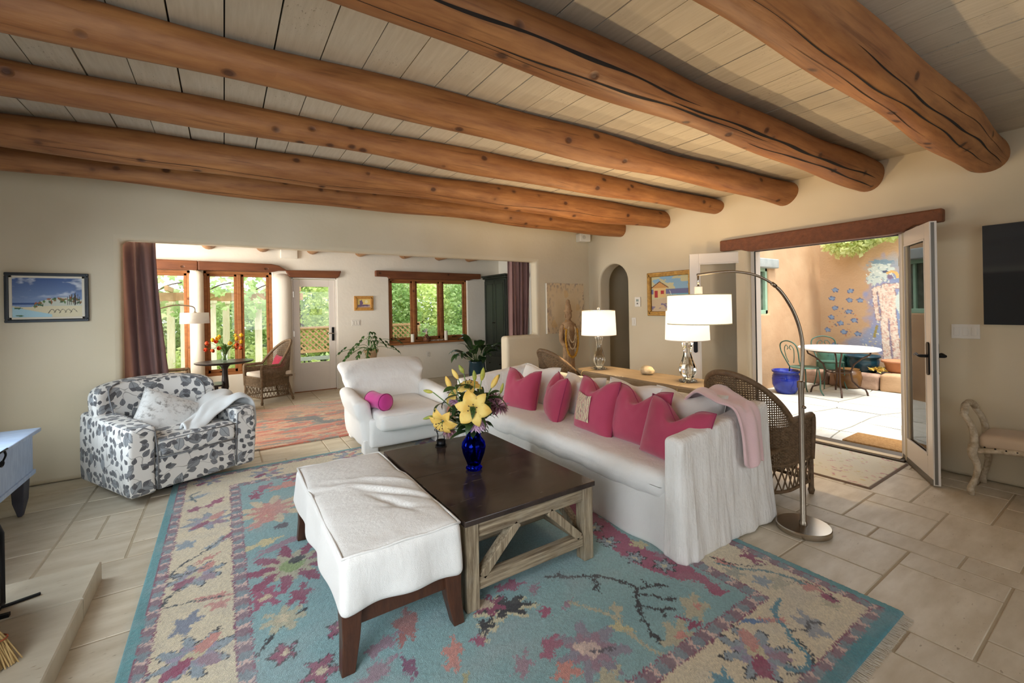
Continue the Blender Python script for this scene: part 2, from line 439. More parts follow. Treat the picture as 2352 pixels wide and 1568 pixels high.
def m_floral():
    t = NT('grey_leaf_print_upholstery'); uv = t.n('TexCoord').outputs['UV']
    col = C(228, 226, 222)
    mp0 = t.n('Mapping'); t.set(mp0.inputs[0], uv)
    # thin curling stems
    nv = t.n('TexNoise', Vector=mp0.outputs[0], Scale=5.0, Detail=1.0)
    stem = t.ramp(t.math('ABSOLUTE', t.math('SUBTRACT', nv.outputs[0], 0.5)), 0.008, 0.003)
    col = t.mix(t.math('MULTIPLY', stem, 0.6), col, C(120, 116, 112))
    for sc, L, seed, shade, keep in ((8.0, 0.45, 3.7, (112, 116, 120), 0.50), (13.0, 0.43, 0.0, (80, 82, 86), 0.30), (16.0, 0.42, 8.3, (48, 48, 54), 0.45)):
        mp = t.n('Mapping'); t.set(mp.inputs[0], uv); mp.inputs[1].default_value = (seed, seed * 1.7, 0)
        sca = t.n('VectorMath', _operation='SCALE', i0=mp.outputs[0]); sca.inputs['Scale'].default_value = sc
        vo = t.n('TexVoronoi', _voronoi_dimensions='2D', Vector=sca.outputs[0], Scale=1.0, Randomness=0.62)
        d = t.n('VectorMath', _operation='SUBTRACT', i0=sca.outputs[0], i1=vo.outputs['Position']).outputs[0]
        rnd = t.n('SeparateColor', Color=vo.outputs['Color'])
        ro = t.n('VectorRotate', _rotation_type='Z_AXIS', Vector=d, Angle=t.math('MULTIPLY', rnd.outputs[0], 6.28))
        xy = t.n('SeparateXYZ', Vector=ro.outputs[0])
        x = t.math('DIVIDE', xy.outputs[0], L); y = xy.outputs[1]
        # pointed leaf outline: half-width shrinks to a tip at +x
        prof = t.math('MULTIPLY', t.math('SUBTRACT', 1.0, t.math('MULTIPLY', x, x)), t.math('SUBTRACT', 1.0, t.math('MULTIPLY', x, 0.45)))
        wdt = t.math('MULTIPLY', prof, L * 0.62)
        inside = t.math('SUBTRACT', wdt, t.math('ABSOLUTE', y))
        mask = t.math('MULTIPLY', t.ramp(inside, 0.0, 0.02), t.math('GREATER_THAN', rnd.outputs[1], keep))
        rim = t.ramp(inside, 0.07, 0.0); rib = t.ramp(t.math('ABSOLUTE', y), 0.022, 0.006)
        tone = t.mix(rnd.outputs[2], C(*shade), C(*[min(255, int(q * 1.45)) for q in shade]))
        tone = t.mix(t.math('MULTIPLY', t.noise(sca.outputs[0], 2.2, 3), 0.35), tone, C(190, 192, 194))
        tone = t.mix(t.math('MULTIPLY', t.math('MAXIMUM', rim, rib), 0.65), tone, C(46, 45, 48))
        col = t.mix(mask, col, tone)
    w = t.noise(t.coord('Object'), 300, 2)
    return t.pbr(col, 0.8, 0, t.bump(w, 0.12, 0.01), Sheen__Weight=0.15)
FLORAL = m_floral()

def m_paint(name, rough=0.7, bscale=200, bump=0.1, sheen=0.0):
    t = NT(name); a = t.n('Attribute', _attribute_name='paint')
    return t.pbr(a.outputs['Color'], rough, 0, t.bump(t.noise(t.coord('Object'), bscale, 3), bump, 0.01), Sheen__Weight=sheen)
RUGMAT = m_paint('hand_knotted_wool', 0.95, 260, 0.6, 0.3)
CANVAS = m_paint('oil_paint_on_canvas', 0.6, 120, 0.25)
PRINT = m_paint('printed_panel', 0.6, 200, 0.02)
MURALM = m_paint('painted_stucco', 0.9, 30, 0.45)

def m_wood(name, a, b, stretch=(1, 1, 14), scale=3, rough=0.5, bump=0.25, rand=0.0):
    t = NT(name); c = t.coord('Object', stretch); g = t.noise(c, scale, 6, 0.65)
    col = t.mix(t.ramp(g, 0.32, 0.68), a, b)
    return t.pbr(col, rough, 0, t.bump(g, bump, 0.01))
def m_weather(name, st):
    t = NT(name); g = t.noise(t.coord('Object', st), 3.0, 7, 0.68); g2 = t.noise(t.coord('Object', (5, 5, 5)), 2.0, 3)
    col = t.mix(t.ramp(g, 0.34, 0.66), C(178, 160, 132), C(104, 86, 64)); col = t.mix(t.math('MULTIPLY', t.ramp(g2, 0.5, 0.7), 0.35), col, C(150, 142, 126))
    return t.pbr(col, 0.8, 0, t.bump(g, 0.6, 0.008))
WEATHX = m_weather('weathered_oak_x', (1.2, 22, 22)); WEATHY = m_weather('weathered_oak_y', (22, 1.2, 22)); WEATHER = m_weather('weathered_oak_z', (22, 22, 1.6))
WALNUT = m_wood('dark_walnut_legs', C(86, 52, 34), C(62, 36, 24), (10, 10, 2), 3, 0.4)
CONSOLE = m_wood('pale_oak_console', C(144, 126, 102), C(120, 103, 82), (10, 2, 6), 3, 0.55)
def m_tabletop():
    t = NT('dark_polished_tabletop'); c = t.coord('Object'); n1 = t.noise(c, 5, 6, 0.7); n2 = t.noise(t.coord('Object', (1, 6, 1)), 8, 5)
    col = t.mix(t.ramp(n1, 0.35, 0.75), C(44, 36, 34), C(72, 60, 54))
    col = t.mix(t.math('MULTIPLY', t.ramp(n2, 0.62, 0.75), 0.35), col, C(128, 116, 104))
    return t.pbr(col, t.math('MULTIPLY_ADD', n1, 0.22, 0.06), 0, t.bump(n2, 0.03, 0.005))
TABLETOP = m_tabletop()
BLACKIRON = mk('black_iron', C(24, 24, 26), rough=0.45, metal=0.6)
BRONZE = mk('oil_rubbed_bronze', C(34, 28, 24), rough=0.4, metal=0.7)
NICKEL = mk('brushed_nickel', C(190, 182, 170), rough=0.24, metal=1.0)
DARKNICKEL = mk('brushed_steel_pole', C(150, 138, 122), rough=0.3, metal=1.0)
WHITEPAINT = mk('white_door_paint', C(236, 228, 218), rough=0.35)
WHITEPL = mk('white_plastic', C(234, 228, 216), rough=0.4)
GREYMETAL = mk('grey_metal_weatherstrip', C(120, 116, 108), rough=0.5, metal=0.4)
BLUECHEST = mk('pale_blue_painted_wood', C(188, 206, 232), C(170, 190, 220), scale=9, rough=0.6, bump=0.15, stretch=(1, 4, 1))
CHESTLEG = mk('slate_painted_leg', C(84, 84, 92), C(70, 70, 80), rough=0.6)
HEARTH = m_tile('hearth_stone', C(206, 196, 176), C(190, 178, 156), C(150, 132, 106))
STRAW = mk('broom_straw', C(186, 156, 104), C(156, 126, 78), scale=40, rough=0.9, stretch=(1, 1, 0.1))
WICKER = mk('brown_wicker', C(122, 96, 68), C(96, 74, 50), scale=30, rough=0.6, bump=0.3, bscale=160)
WICKERG = mk('grey_brown_wicker', C(134, 112, 86), C(106, 86, 62), scale=30, rough=0.65, bump=0.3, bscale=160)
GREENARM = mk('dark_green_armoire_paint', C(34, 42, 34), C(26, 32, 27), rough=0.4)
TERRA = mk('terracotta', C(184, 128, 90), C(168, 112, 78), rough=0.8, bump=0.2)
TERRAL = mk('pale_terracotta', C(196, 168, 130), C(184, 150, 112), rough=0.8, bump=0.2)
BLUEGLAZE = mk('cobalt_glazed_pot', C(26, 48, 150), C(18, 34, 120), rough=0.15)
TEALGLAZE = mk('dark_teal_glaze', C(26, 62, 74), C(18, 46, 60), rough=0.2)
GREENGLAZE = mk('green_glazed_pot', C(74, 120, 102), C(60, 102, 88), rough=0.3)
GREENIRON = mk('verdigris_painted_iron', C(74, 112, 98), C(58, 92, 80), rough=0.5, metal=0.2)
RUSTIRON = mk('rust_brown_iron', C(86, 64, 52), C(66, 48, 40), rough=0.6, metal=0.3)
WHITETOP = mk('white_enamel_top', C(244, 242, 238), rough=0.35)
GREENFRAME = mk('sage_painted_frame', C(160, 192, 168), C(146, 180, 154), rough=0.6)
GREYLINT = mk('grey_stone_lintel', C(168, 172, 168), C(150, 156, 154), rough=0.85, bump=0.3)
STONE = mk('planter_fieldstone', C(176, 146, 124), C(140, 112, 96), scale=5, rough=0.9, bump=0.6, bscale=20, rand=0.3)
ROCK = mk('quartz_geode', C(206, 192, 164), C(164, 146, 116), scale=22, rough=0.7, bump=0.8, bscale=40)
STATUE = mk('carved_tan_stone', C(176, 142, 104), C(138, 106, 74), scale=12, rough=0.8, bump=0.5, bscale=50)
MARIGOLD = mk('dried_marigold', C(196, 148, 50), C(164, 112, 34), scale=60, rough=0.9)
BEIGEBEAD = mk('pale_bead_strand', C(206, 180, 140), rough=0.6)
GOLD = mk('antique_gold_frame', C(176, 132, 58), C(138, 98, 38), scale=20, rough=0.4, metal=0.5, bump=0.2)
DARKFRAME = mk('dark_slate_frame', C(42, 48, 54), rough=0.4)
LINER = mk('cream_picture_liner', C(230, 220, 200), rough=0.8)
PINEFRAME = m_wood('knotty_pine_frame', C(214, 162, 84), C(194, 136, 62), (3, 3, 3), 6)
COIR = mk('coir_mat', C(176, 134, 82), C(146, 106, 60), scale=60, rough=1.0, bump=0.9, bscale=160)
DARKWOOD = mk('near_black_table_wood', C(38, 32, 32), C(28, 24, 24), rough=0.3)
GREYWOOD = mk('grey_painted_shelf', C(190, 190, 184), rough=0.6)
LATTICE = mk('cedar_lattice', C(196, 158, 118), C(176, 138, 98), rough=0.8)
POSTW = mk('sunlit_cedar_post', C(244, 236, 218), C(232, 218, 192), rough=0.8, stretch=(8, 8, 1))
SOIL = mk('dark_soil', C(58, 44, 34), C(40, 30, 24), scale=40, rough=1.0, bump=0.8)
WHITECANDLE = mk('ivory_wax', C(238, 230, 212), rough=0.5)
GREYROOF = mk('grey_eave_bracket', C(96, 104, 108), rough=0.6)
BENCHWOOD = mk('limed_carved_wood', C(212, 198, 174), C(172, 154, 126), scale=34, rough=0.75, bump=0.4, bscale=90)

def m_leaf(name, a, b, trans=0.35, rough=0.45, scale=3.0):
    t = NT(name); r = t.n('ObjectInfo').outputs['Random']
    n = t.noise(t.coord('World'), scale, 2)
    col = t.mix(t.ramp(t.math('ADD', n, t.math('MULTIPLY', t.math('SUBTRACT', r, 0.5), 0.3)), 0.35, 0.65), a, b)
    p = t.n('BsdfPrincipled'); t.set(p.inputs['Base Color'], col); p.inputs['Roughness'].default_value = rough
    tr = t.n('BsdfTranslucent'); t.set(tr.inputs[0], col)
    mx = t.n('MixShader'); mx.inputs[0].default_value = trans
    t.t.links.new(p.outputs[0], mx.inputs[1]); t.t.links.new(tr.outputs[0], mx.inputs[2]); t.t.links.new(mx.outputs[0], t.out.inputs[0])
    return t.m
LEAF = m_leaf('garden_leaf_mid', C(200, 216, 156), C(152, 182, 112), 0.55)
LEAFY = m_leaf('garden_leaf_yellow', C(234, 240, 182), C(208, 224, 144), 0.55)
LEAFD = m_leaf('garden_leaf_deep', C(174, 194, 138), C(128, 156, 102), 0.5)
VINE = m_leaf('grape_leaf', C(204, 226, 166), C(166, 200, 124), 0.55)
LILYLEAF = m_leaf('dark_bouquet_leaf', C(58, 84, 40), C(36, 58, 30), 0.2)
PLANTLEAF = m_leaf('glossy_house_plant_leaf', C(52, 82, 40), C(34, 58, 32), 0.15, 0.25)
PHILO = m_leaf('philodendron_leaf', C(64, 104, 46), C(44, 80, 34), 0.2, 0.3)
TULEAF = m_leaf('tulip_leaf', C(112, 146, 74), C(84, 122, 54), 0.3)
PETALY = m_leaf('yellow_lily_petal', C(252, 224, 130), C(247, 206, 104), 0.3, 0.6, 20)
BUDG = m_leaf('lily_bud', C(196, 188, 78), C(150, 160, 66), 0.2, 0.5, 24)
MUMP = m_leaf('lilac_mum_petal', C(206, 150, 196), C(226, 196, 216), 0.25, 0.7, 40)
MAUVEP = m_leaf('faded_mauve_petal', C(176, 128, 140), C(150, 104, 118), 0.2, 0.7, 30)
TULY = m_leaf('yellow_tulip', C(250, 204, 30), C(236, 180, 20), 0.3, 0.5)
TULO = m_leaf('orange_tulip', C(222, 88, 34), C(200, 60, 28), 0.3, 0.5)
STEM = mk('green_stem', C(92, 124, 60), rough=0.6)
ANTHER = mk('brown_anther', C(70, 30, 18), rough=0.8)
BARK = mk('shrub_bark', C(92, 72, 54), C(70, 54, 40), rough=0.9, bump=0.5)
GRASS = mk('lawn', C(150, 170, 92), C(120, 146, 70), scale=20, rough=1.0, bump=0.6)

def m_pane():
    t = NT('window_glass'); fr = t.n('Fresnel', IOR=1.5)
    tp = t.n('BsdfTransparent'); gl = t.n('BsdfGlossy', Roughness=0.0)
    mx = t.n('MixShader'); t.set(mx.inputs[0], fr.outputs[0])
    t.t.links.new(tp.outputs[0], mx.inputs[1]); t.t.links.new(gl.outputs[0], mx.inputs[2]); t.t.links.new(mx.outputs[0], t.out.inputs[0])
    return t.m
PANE = m_pane()
def m_glass(name, col, rough=0.0, ior=1.5):
    t = NT(name); g = t.n('BsdfGlass', Color=col, Roughness=rough, IOR=ior)
    t.t.links.new(g.outputs[0], t.out.inputs[0]); return t.m
CRYSTAL = m_glass('clear_crystal', (0.98, 0.98, 0.96, 1))
COBALT = m_glass('cobalt_blue_glass', (0.03, 0.07, 0.72, 1))
def m_thin(name):
    t = NT(name); tp = t.n('BsdfTransparent', Color=(0.94, 0.98, 0.95, 1)); gl = t.n('BsdfGlossy', Roughness=0.02); mx = t.n('MixShader'); mx.inputs[0].default_value = 0.10
    t.t.links.new(tp.outputs[0], mx.inputs[1]); t.t.links.new(gl.outputs[0], mx.inputs[2]); t.t.links.new(mx.outputs[0], t.out.inputs[0]); return t.m
VASEGLASS = m_thin('clear_vase_glass')
def m_shade(name, col, em):
    t = NT(name); d = t.n('BsdfDiffuse', Color=col); tr = t.n('BsdfTranslucent', Color=col); mx = t.n('MixShader'); mx.inputs[0].default_value = 0.22
    t.t.links.new(d.outputs[0], mx.inputs[1]); t.t.links.new(tr.outputs[0], mx.inputs[2])
    if em:
        e = t.n('Emission', Color=(1, 0.90, 0.72, 1), Strength=em); ad = t.n('AddShader')
        t.t.links.new(mx.outputs[0], ad.inputs[0]); t.t.links.new(e.outputs[0], ad.inputs[1]); t.t.links.new(ad.outputs[0], t.out.inputs[0])
    else: t.t.links.new(mx.outputs[0], t.out.inputs[0])
    return t.m
SHADELIT = m_shade('lit_white_lamp_shade', C(250, 246, 238), 0.62)
SHADEOFF = m_shade('unlit_white_lamp_shade', C(246, 244, 238), 0)

# ================================================================== the room
def wall_poly(name, outer, holes, axis, p0, p1, mat, bevel=0.0, label=None, seg=3):
    loops = [outer] + holes; flat = [p for l in loops for p in l]; n = len(flat)
    tris = geometry.tessellate_polygon([[Vector((a, z, 0)) for a, z in l] for l in loops])
    def P(a, z, p): return (p, a, z) if axis == 'X' else (a, p, z)
    V = [P(a, z, p0) for a, z in flat] + [P(a, z, p1) for a, z in flat]
    F = [tuple(t) for t in tris] + [tuple(i + n for i in t[::-1]) for t in tris]; b = 0
    for l in loops:
        m = len(l)
        for i in range(m): F.append((b + i, b + (i+1) % m, n + b + (i+1) % m, n + b + i))
        b += m
    me = bpy.data.meshes.new(name); me.from_pydata(V, [], F)
    bm = bmesh.new(); bm.from_mesh(me); bmesh.ops.recalc_face_normals(bm, faces=bm.faces)
    bmesh.ops.dissolve_limit(bm, angle_limit=0.01, verts=bm.verts, edges=bm.edges)
    bm.to_mesh(me); bm.free()
    o = link(name, me, mat, smooth=bool(bevel), bevel=bevel, seg=seg, auto=30 if bevel else None)
    return struct(o, label)
ZC = 2.74
arch = [(5.08 - 0.29 - 0.29 * math.cos(a), 1.81 + 0.29 * math.sin(a)) for a in np.linspace(0, PI, 15)]
wall_poly('wall_right', [(-2.5, 0), (1.33, 0), (1.33, 2.08), (2.70, 2.08), (2.70, 0), (4.50, 0)] + arch + [(5.08, 0), (5.40, 0), (5.40, 2.95), (-2.5, 2.95)], [], 'X', 5.06, 5.30, PLASTER, 0.03, 'warm white plaster wall with french doors and small arch')
wall_poly('wall_left', [(-1.95, 0), (-0.79, 0), (-0.79, 2.14), (3.98, 2.14), (3.98, 1.03), (3.42, 1.03), (3.42, 0), (5.30, 0), (5.30, 2.95), (-1.95, 2.95)], [], 'Y', 5.33, 5.51, PLASTER, 0.045, 'plaster wall with a wide opening to the sunroom')
wall_poly('wall_side', [(-2.6, 0), (5.6, 0), (5.6, 2.95), (-2.6, 2.95)], [[(-0.9, 0.7), (1.8, 0.7), (1.8, 2.25), (-0.9, 2.25)], [(3.05, 0.72), (4.45, 0.72), (4.45, 1.8), (3.05, 1.8)]], 'X', -1.95, -1.75, PLASTER, 0.03)
wall_poly('wall_back', [(-1.95, 0), (5.3, 0), (5.3, 2.95), (-1.95, 2.95)], [[(0.2, 0.7), (3.8, 0.7), (3.8, 2.3), (0.2, 2.3)]], 'Y', -2.6, -2.4, PLASTER, 0.03)
W1, W2, DR, W3 = (-1.5, -0.44), (-0.27, 0.70), (1.0, 1.76), (2.73, 4.48)
def rect(x, z): return [(x[0], z[0]), (x[1], z[0]), (x[1], z[1]), (x[0], z[1])]
far = wall_poly('wall_far', [(-2.7, 0), (DR[0], 0), (DR[0], 2.05), (DR[1], 2.05), (DR[1], 0), (5.4, 0), (5.4, 2.95), (-2.7, 2.95)],
    [rect(W1, (0.42, 2.13)), rect(W2, (0.42, 2.13)), rect(W3, (0.78, 2.07))], 'Y', 8.55, 8.80, PLASTER2, 0.025, 'cream plaster wall of the sunroom with windows and door')
wall_poly('wall_sunroom_left', [(5.45, 0), (8.6, 0), (8.6, 2.95), (5.45, 2.95)], [[(6.0, 0.75), (8.2, 0.75), (8.2, 2.25), (6.0, 2.25)]], 'X', -2.7, -2.5, PLASTER2)
wall_poly('wall_sunroom_right', [(5.45, 0), (8.6, 0), (8.6, 2.95), (5.45, 2.95)], [], 'X', 5.3, 5.45, PLASTER2)
# little hall behind the arch
mb = MB(); mb.box((6.1, 4.1, 0), (6.2, 5.6, 2.6)); mb.box((5.3, 4.0, 0), (6.2, 4.1, 2.6)); mb.box((5.3, 5.4, 0), (6.2, 5.5, 2.6)); mb.box((5.3, 4.0, 2.5), (6.2, 5.5, 2.6)); mb.box((5.3, 4.0, -0.05), (6.2, 5.5, -0.005))
struct(mb.build('wall_hall', PLASTER), 'dim hallway walls beyond the arch')
# rounded plaster piers of the window bay
for i, (x0, x1, z1, r) in enumerate(((-0.45, -0.265, 2.13, 0.09), (0.705, 1.0, 2.14, 0.14))):
    def pf(P, z1=z1):
        k = np.clip((P[:, 2] - (z1/2 - 0.22)) / 0.22, 0, 1) if i == 1 else np.zeros(len(P))
        P = P.copy(); P[:, 1] += 0.10 * k**2; return P
    m = MB().rbox((x1 - x0, 0.26, z1), r, (4, 3, 16), ((x0+x1)/2, 8.55, z1/2), pf)
    m.build('pier', PLASTER2, far, smooth=True, label='rounded plaster pier between the windows')

# ---- ceiling of whitewashed planks
mb = MB(); mb.box((-1.95, -2.6, 2.775), (5.3, 5.66, 2.95))
ceil = struct(mb.build('ceiling', mk('dark_gap_above_planks', C(52, 46, 40), rough=0.9)), 'whitewashed plank ceiling')
pm = MB(); pm.box((-0.0995, -4.05, 0), (0.0995, 4.05, 0.03))
pl0 = pm.build('plank', PLANK, ceil); x = 0.02 - 0.205 * 9 + 0.1025; first = True
while x < 5.16:
    o = pl0 if first else pl0.copy()
    if not first: COL.objects.link(o)
    first = False; o.location = (x + random.uniform(-0.0015, 0.0015), 1.45, ZC + random.uniform(-0.002, 0.003)); x += 0.205
mb = MB(); mb.box((-2.7, 5.5, 2.70), (5.45, 8.8, 2.95)); struct(mb.build('ceiling_sunroom', PLASTER2))

# ---- peeled log beams
def log_r(x, ph, seed, r):
    t = 0.010 * math.sin(x*1.7+seed) + 0.007 * math.sin(x*4.1+seed*2.3) + 0.006 * math.sin(2*ph+seed+x*0.8) + 0.004 * math.sin(3*ph-x*2.2+seed)
    return r + t
def log_beam(name, label, y0, y1, r0, r1, x0, x1, seed, cracks=(), group=None):
    z = ZC - r1; root = thing(name, label, 'ceiling beam', (0, y1, z), 0, group); n = 32; m = 110; V = []
    R = lambda xx: r0 + (r1-r0)*(xx-x0)/(x1-x0)
    AX = lambda xx: ((y0-y1)*(1-(xx-x0)/(x1-x0)) + 0.008*math.sin(xx*0.9+seed), ZC + 0.004 - R(xx) - z)
    for i in range(m + 1):
        xx = x0 + (x1 - x0) * i / m; ay, az = AX(xx)
        for k in range(n):
            ph = 2*PI*k/n; q = log_r(xx, ph, seed, R(xx)); V.append((xx, ay + q*math.cos(ph), az + q*math.sin(ph)))
    F = [(i*n+k, (i+1)*n+k, (i+1)*n+(k+1) % n, i*n+(k+1) % n) for i in range(m) for k in range(n)]
    F.append(tuple(range(n))); F.append(tuple(m*n+k for k in range(n))[::-1])
    MB().add(V, F).build('log', LOG, root, smooth=True, auto=50)
    for (xa, xb, pa, pb, w) in cracks:
        P = []; k = 60
        for i in range(k + 1):
            t = i / k; xx = xa + (xb - xa) * t; ay, az = AX(xx)
            ph = math.radians(pa + (pb - pa) * t) + 0.05*math.sin(xx*3.1+pa) + 0.025*math.sin(xx*9.7+pa*2)
            hw = w * (math.sin(PI * min(max(t, 0.0), 1)) ** 0.6) * (0.55 + 0.45*math.sin(xx*5.3+pa)**2) / r1 / 2
            row = []
            for dph in (-hw, 0, hw):
                q = log_r(xx, ph + dph, seed, R(xx)) + 0.0014; row.append((xx, ay + q*math.cos(ph+dph), az + q*math.sin(ph+dph)))
            P.append(row)
        MB().grid(P).build('crack', CRACK, root)
    return root
BEAMS = [(4.72, 4.63, 0.115, 0.12, 'nearest the wall with the sunroom opening', [(-1.0, 1.6, 250, 236, 0.004), (1.4, 4.6, 252, 244, 0.004)]),
         (4.09, 3.84, 0.112, 0.125, 'second out from the sunroom opening', [(-1.2, 1.8, 226, 252, 0.005), (0.6, 5.0, 240, 214, 0.004)]),
         (3.27, 3.06, 0.080, 0.100, 'third out from the sunroom opening', []),
         (2.50, 2.28, 0.088, 0.122, 'fourth out from the sunroom opening, crossing mid ceiling', []),
         (1.52, 1.57, 0.115, 0.125, 'with two long dark cracks, above the french doors', [(0.2, 2.3, 214, 206, 0.016), (0.8, 3.1, 250, 226, 0.014), (2.0, 4.9, 222, 212, 0.022), (2.9, 5.0, 256, 238, 0.016), (-0.3, 1.6, 262, 258, 0.004)]),
         (0.81, 0.81, 0.128, 0.145, 'nearest the camera at upper right with split underside', [(1.4, 4.9, 258, 246, 0.009), (2.2, 5.0, 224, 226, 0.012), (1.9, 3.6, 280, 274, 0.005), (3.0, 5.0, 200, 204, 0.004)])]
for i, (ya, yb, ra, rb_, lab, cr) in enumerate(BEAMS):
    log_beam('ceiling_beam', 'honey brown peeled log beam ' + lab, ya, yb, ra, rb_, -1.8, 5.12, i * 1.37 + 0.5, cr, 'log beams of the living room')
vg = MB(); P = []
for i in range(11):
    yy = 5.47 + 3.1 * i / 10; P.append([(0.105*math.cos(a)*(1+0.03*math.sin(yy*3)), yy, 0.105*math.sin(a)) for a in np.linspace(0, 2*PI, 17)])
vg.grid(P); v0 = vg.build('sunroom_beam', LOGD, smooth=True)
for i, x in enumerate((-1.0, -0.19, 0.57, 1.35, 2.19, 3.05, 3.81, 4.53)):
    o = v0 if i == 0 else v0.copy()
    if i: COL.objects.link(o)
    o.location = (x, 0, 2.575)
    where = ['hidden nearest the mauve curtain', 'above the left casement window', 'above the plaster pier by the glazed door', 'above the white glazed door', 'above the small pine framed picture', 'above the left third of the triple window', 'above the middle of the triple window', 'nearest the green armoire'][i]
    tag(o, 'pale round log beam end of the sunroom, ' + where, 'ceiling beam', 'sunroom log beams')

# ---- limestone floor, tiles of four sizes
flo = MB(); flo.box((-2.7, -2.6, -0.08), (5.30, 8.8, -0.0035))
floor = struct(flo.build('floor', GROUT), 'pale limestone tile floor')
U = 0.2; NX, NY = 40, 57; OX, OY = -2.71, -2.55
occ = np.zeros((NX, NY), bool); tiles = []; rr = random.Random(11)
for j in range(NY):
    for i in range(NX):
        if occ[i, j]: continue
        opts = [(3,2),(3,2),(3,2),(2,2),(2,2),(2,1),(1,2),(2,3),(3,1)]; rr.shuffle(opts); opts += [(1,1)]
        for (a, b) in opts:
            if i + a <= NX and j + b <= NY and not occ[i:i+a, j:j+b].any():
                occ[i:i+a, j:j+b] = True; tiles.append((i, j, a, b)); break
tmesh = {}; rest = MB()
RUG = (-0.38, 2.60, 0.69, 4.72); RED = (-0.35, 2.95, 5.27, 7.42)
def under(x0, x1, y0, y1, R, m=0.05): return x0 > R[0]+m and x1 < R[1]-m and y0 > R[2]+m and y1 < R[3]-m
cand = []
for (i, j, a, b) in tiles:
    x0, y0 = OX + i*U, OY + j*U; x1, y1 = x0 + a*U, y0 + b*U
    if x0 > 5.28 or under(x0, x1, y0, y1, RUG) or under(x0, x1, y0, y1, RED): continue
    d = 0.552*(x0+x1)/2 + 0.834*(y0+y1)/2; l = 0.834*(x0+x1)/2 - 0.552*(y0+y1)/2
    vis = d > 0.9 and abs(l) < d * 1.3
    cand.append((0 if vis else 1, d, x0, x1, y0, y1, a, b))
cand.sort()
for q, (v, d, x0, x1, y0, y1, a, b) in enumerate(cand):
    g = 0.005; cx, cy = (x0+x1)/2, (y0+y1)/2; hx, hy = (x1-x0)/2-g, (y1-y0)/2-g
    if v or q >= 299:
        rest.cbox((cx-hx, cy-hy, -0.02), (cx+hx, cy+hy, 0), 0.003); continue
    if (a, b) not in tmesh:
        m = MB().cbox((-hx, -hy, -0.02), (hx, hy, 0), 0.004); tmesh[a, b] = m.build('tile', TILE, floor); o = tmesh[a, b]
    else: o = tmesh[a, b].copy(); COL.objects.link(o)
    o.location = (cx, cy, rr.uniform(-0.0015, 0.001))
rest.build('tile_remainder', TILE, floor, kind='stuff')

# ---- lintels (dark hewn beams)
def lintel(name, m, label):
    return struct(m.build(name, LINTEL, smooth=False, bevel=0.012, seg=2), label)
def zprof(poly, y0, y1):  # polygon in (x,z) extruded along y
    n = len(poly); V = [(x, y0, z) for x, z in poly] + [(x, y1, z) for x, z in poly]
    return MB().add(V, [tuple(range(n)), tuple(range(n, 2*n))[::-1]] + [((i+1) % n, i, n+i, n+(i+1) % n) for i in range(n)])
def yprof(poly, x0, x1):
    n = len(poly); V = [(x0, y, z) for y, z in poly] + [(x1, y, z) for y, z in poly]
    return MB().add(V, [tuple(range(n))[::-1], tuple(range(n, 2*n))] + [(i, (i+1) % n, n+(i+1) % n, n+i) for i in range(n)])
lintel('trim_1', yprof([(1.04, 2.105), (1.22, 2.10), (1.30, 2.055), (1.40, 2.045), (2.66, 2.045), (2.76, 2.075), (2.99, 2.08), (2.99, 2.205), (1.04, 2.215)], 4.985, 5.10), 'dark hewn lintel beam over the french doors')
lintel('trim_2', zprof([(-1.6, 2.13), (-0.335, 2.13), (-0.335, 2.275), (-1.6, 2.285)], 8.47, 8.60), 'stained lintel above the window beside the mauve curtain')
lintel('trim_3', zprof([(-0.33, 2.13), (0.70, 2.13), (0.80, 2.155), (0.93, 2.16), (0.80, 2.24), (0.68, 2.265), (-0.33, 2.272)], 8.46, 8.60), 'stained lintel with cut end above the double casement')
lintel('trim_4', zprof([(0.97, 2.05), (1.76, 2.05), (1.80, 2.09), (1.83, 2.185), (0.90, 2.17)], 8.50, 8.60), 'stained lintel above the white glazed door')
lintel('trim_5', zprof([(2.46, 2.10), (2.70, 2.095), (2.74, 2.06), (4.50, 2.06), (4.55, 2.09), (4.78, 2.095), (4.78, 2.205), (2.46, 2.215)], 8.46, 8.60), 'stained lintel above the triple window')

# ---- wooden casement windows
def window(name, x, z, cuts, label, y=8.60):
    r = sroot(name, ((x[0]+x[1])/2, y, z[0]), 0, label); w = x[1]-x[0]; h = z[1]-z[0]; fw = 0.045
    m = MB(); m.box((-w/2, 0, 0), (-w/2+fw, 0.10, h)); m.box((w/2-fw, 0, 0), (w/2, 0.10, h)); m.box((-w/2, 0, h-fw), (w/2, 0.10, h)); m.box((-w/2, -0.012, 0), (w/2, 0.10, fw))
    m.build('window_frame', WINWOOD, r, bevel=0.006)
    xs = [-w/2 + fw] + [c - (x[0]+x[1])/2 for c in cuts] + [w/2 - fw]
    for c in xs[1:-1]:
        MB().box((c-0.03, -0.01, fw), (c+0.03, 0.09, h-fw)).build('mullion', WINWOOD, r, bevel=0.008)
    for a, b in zip(xs[:-1], xs[1:]):
        a2 = a + (0.03 if a != xs[0] else 0); b2 = b - (0.03 if b != xs[-1] else 0); sw = 0.042
        s = MB(); s.box((a2, 0.015, fw), (a2+sw, 0.06, h-fw)); s.box((b2-sw, 0.015, fw), (b2, 0.06, h-fw)); s.box((a2, 0.015, h-fw-sw), (b2, 0.06, h-fw)); s.box((a2, 0.015, fw), (b2, 0.06, fw+sw*1.3))
        so = s.build('sash', WINWOOD, r, bevel=0.006)
        MB().box((a2+sw, 0.035, fw+sw), (b2-sw, 0.039, h-fw-sw)).build('pane', PANE, so)
        MB().box(((a2+b2)/2-0.05, -0.005, fw+0.012), ((a2+b2)/2+0.05, 0.016, fw+0.026)).build('crank_latch', BRONZE, so)
    return r
window('window_1', W1, (0.42, 2.13), [-1.0], 'stained wood casement window beside the mauve curtain')
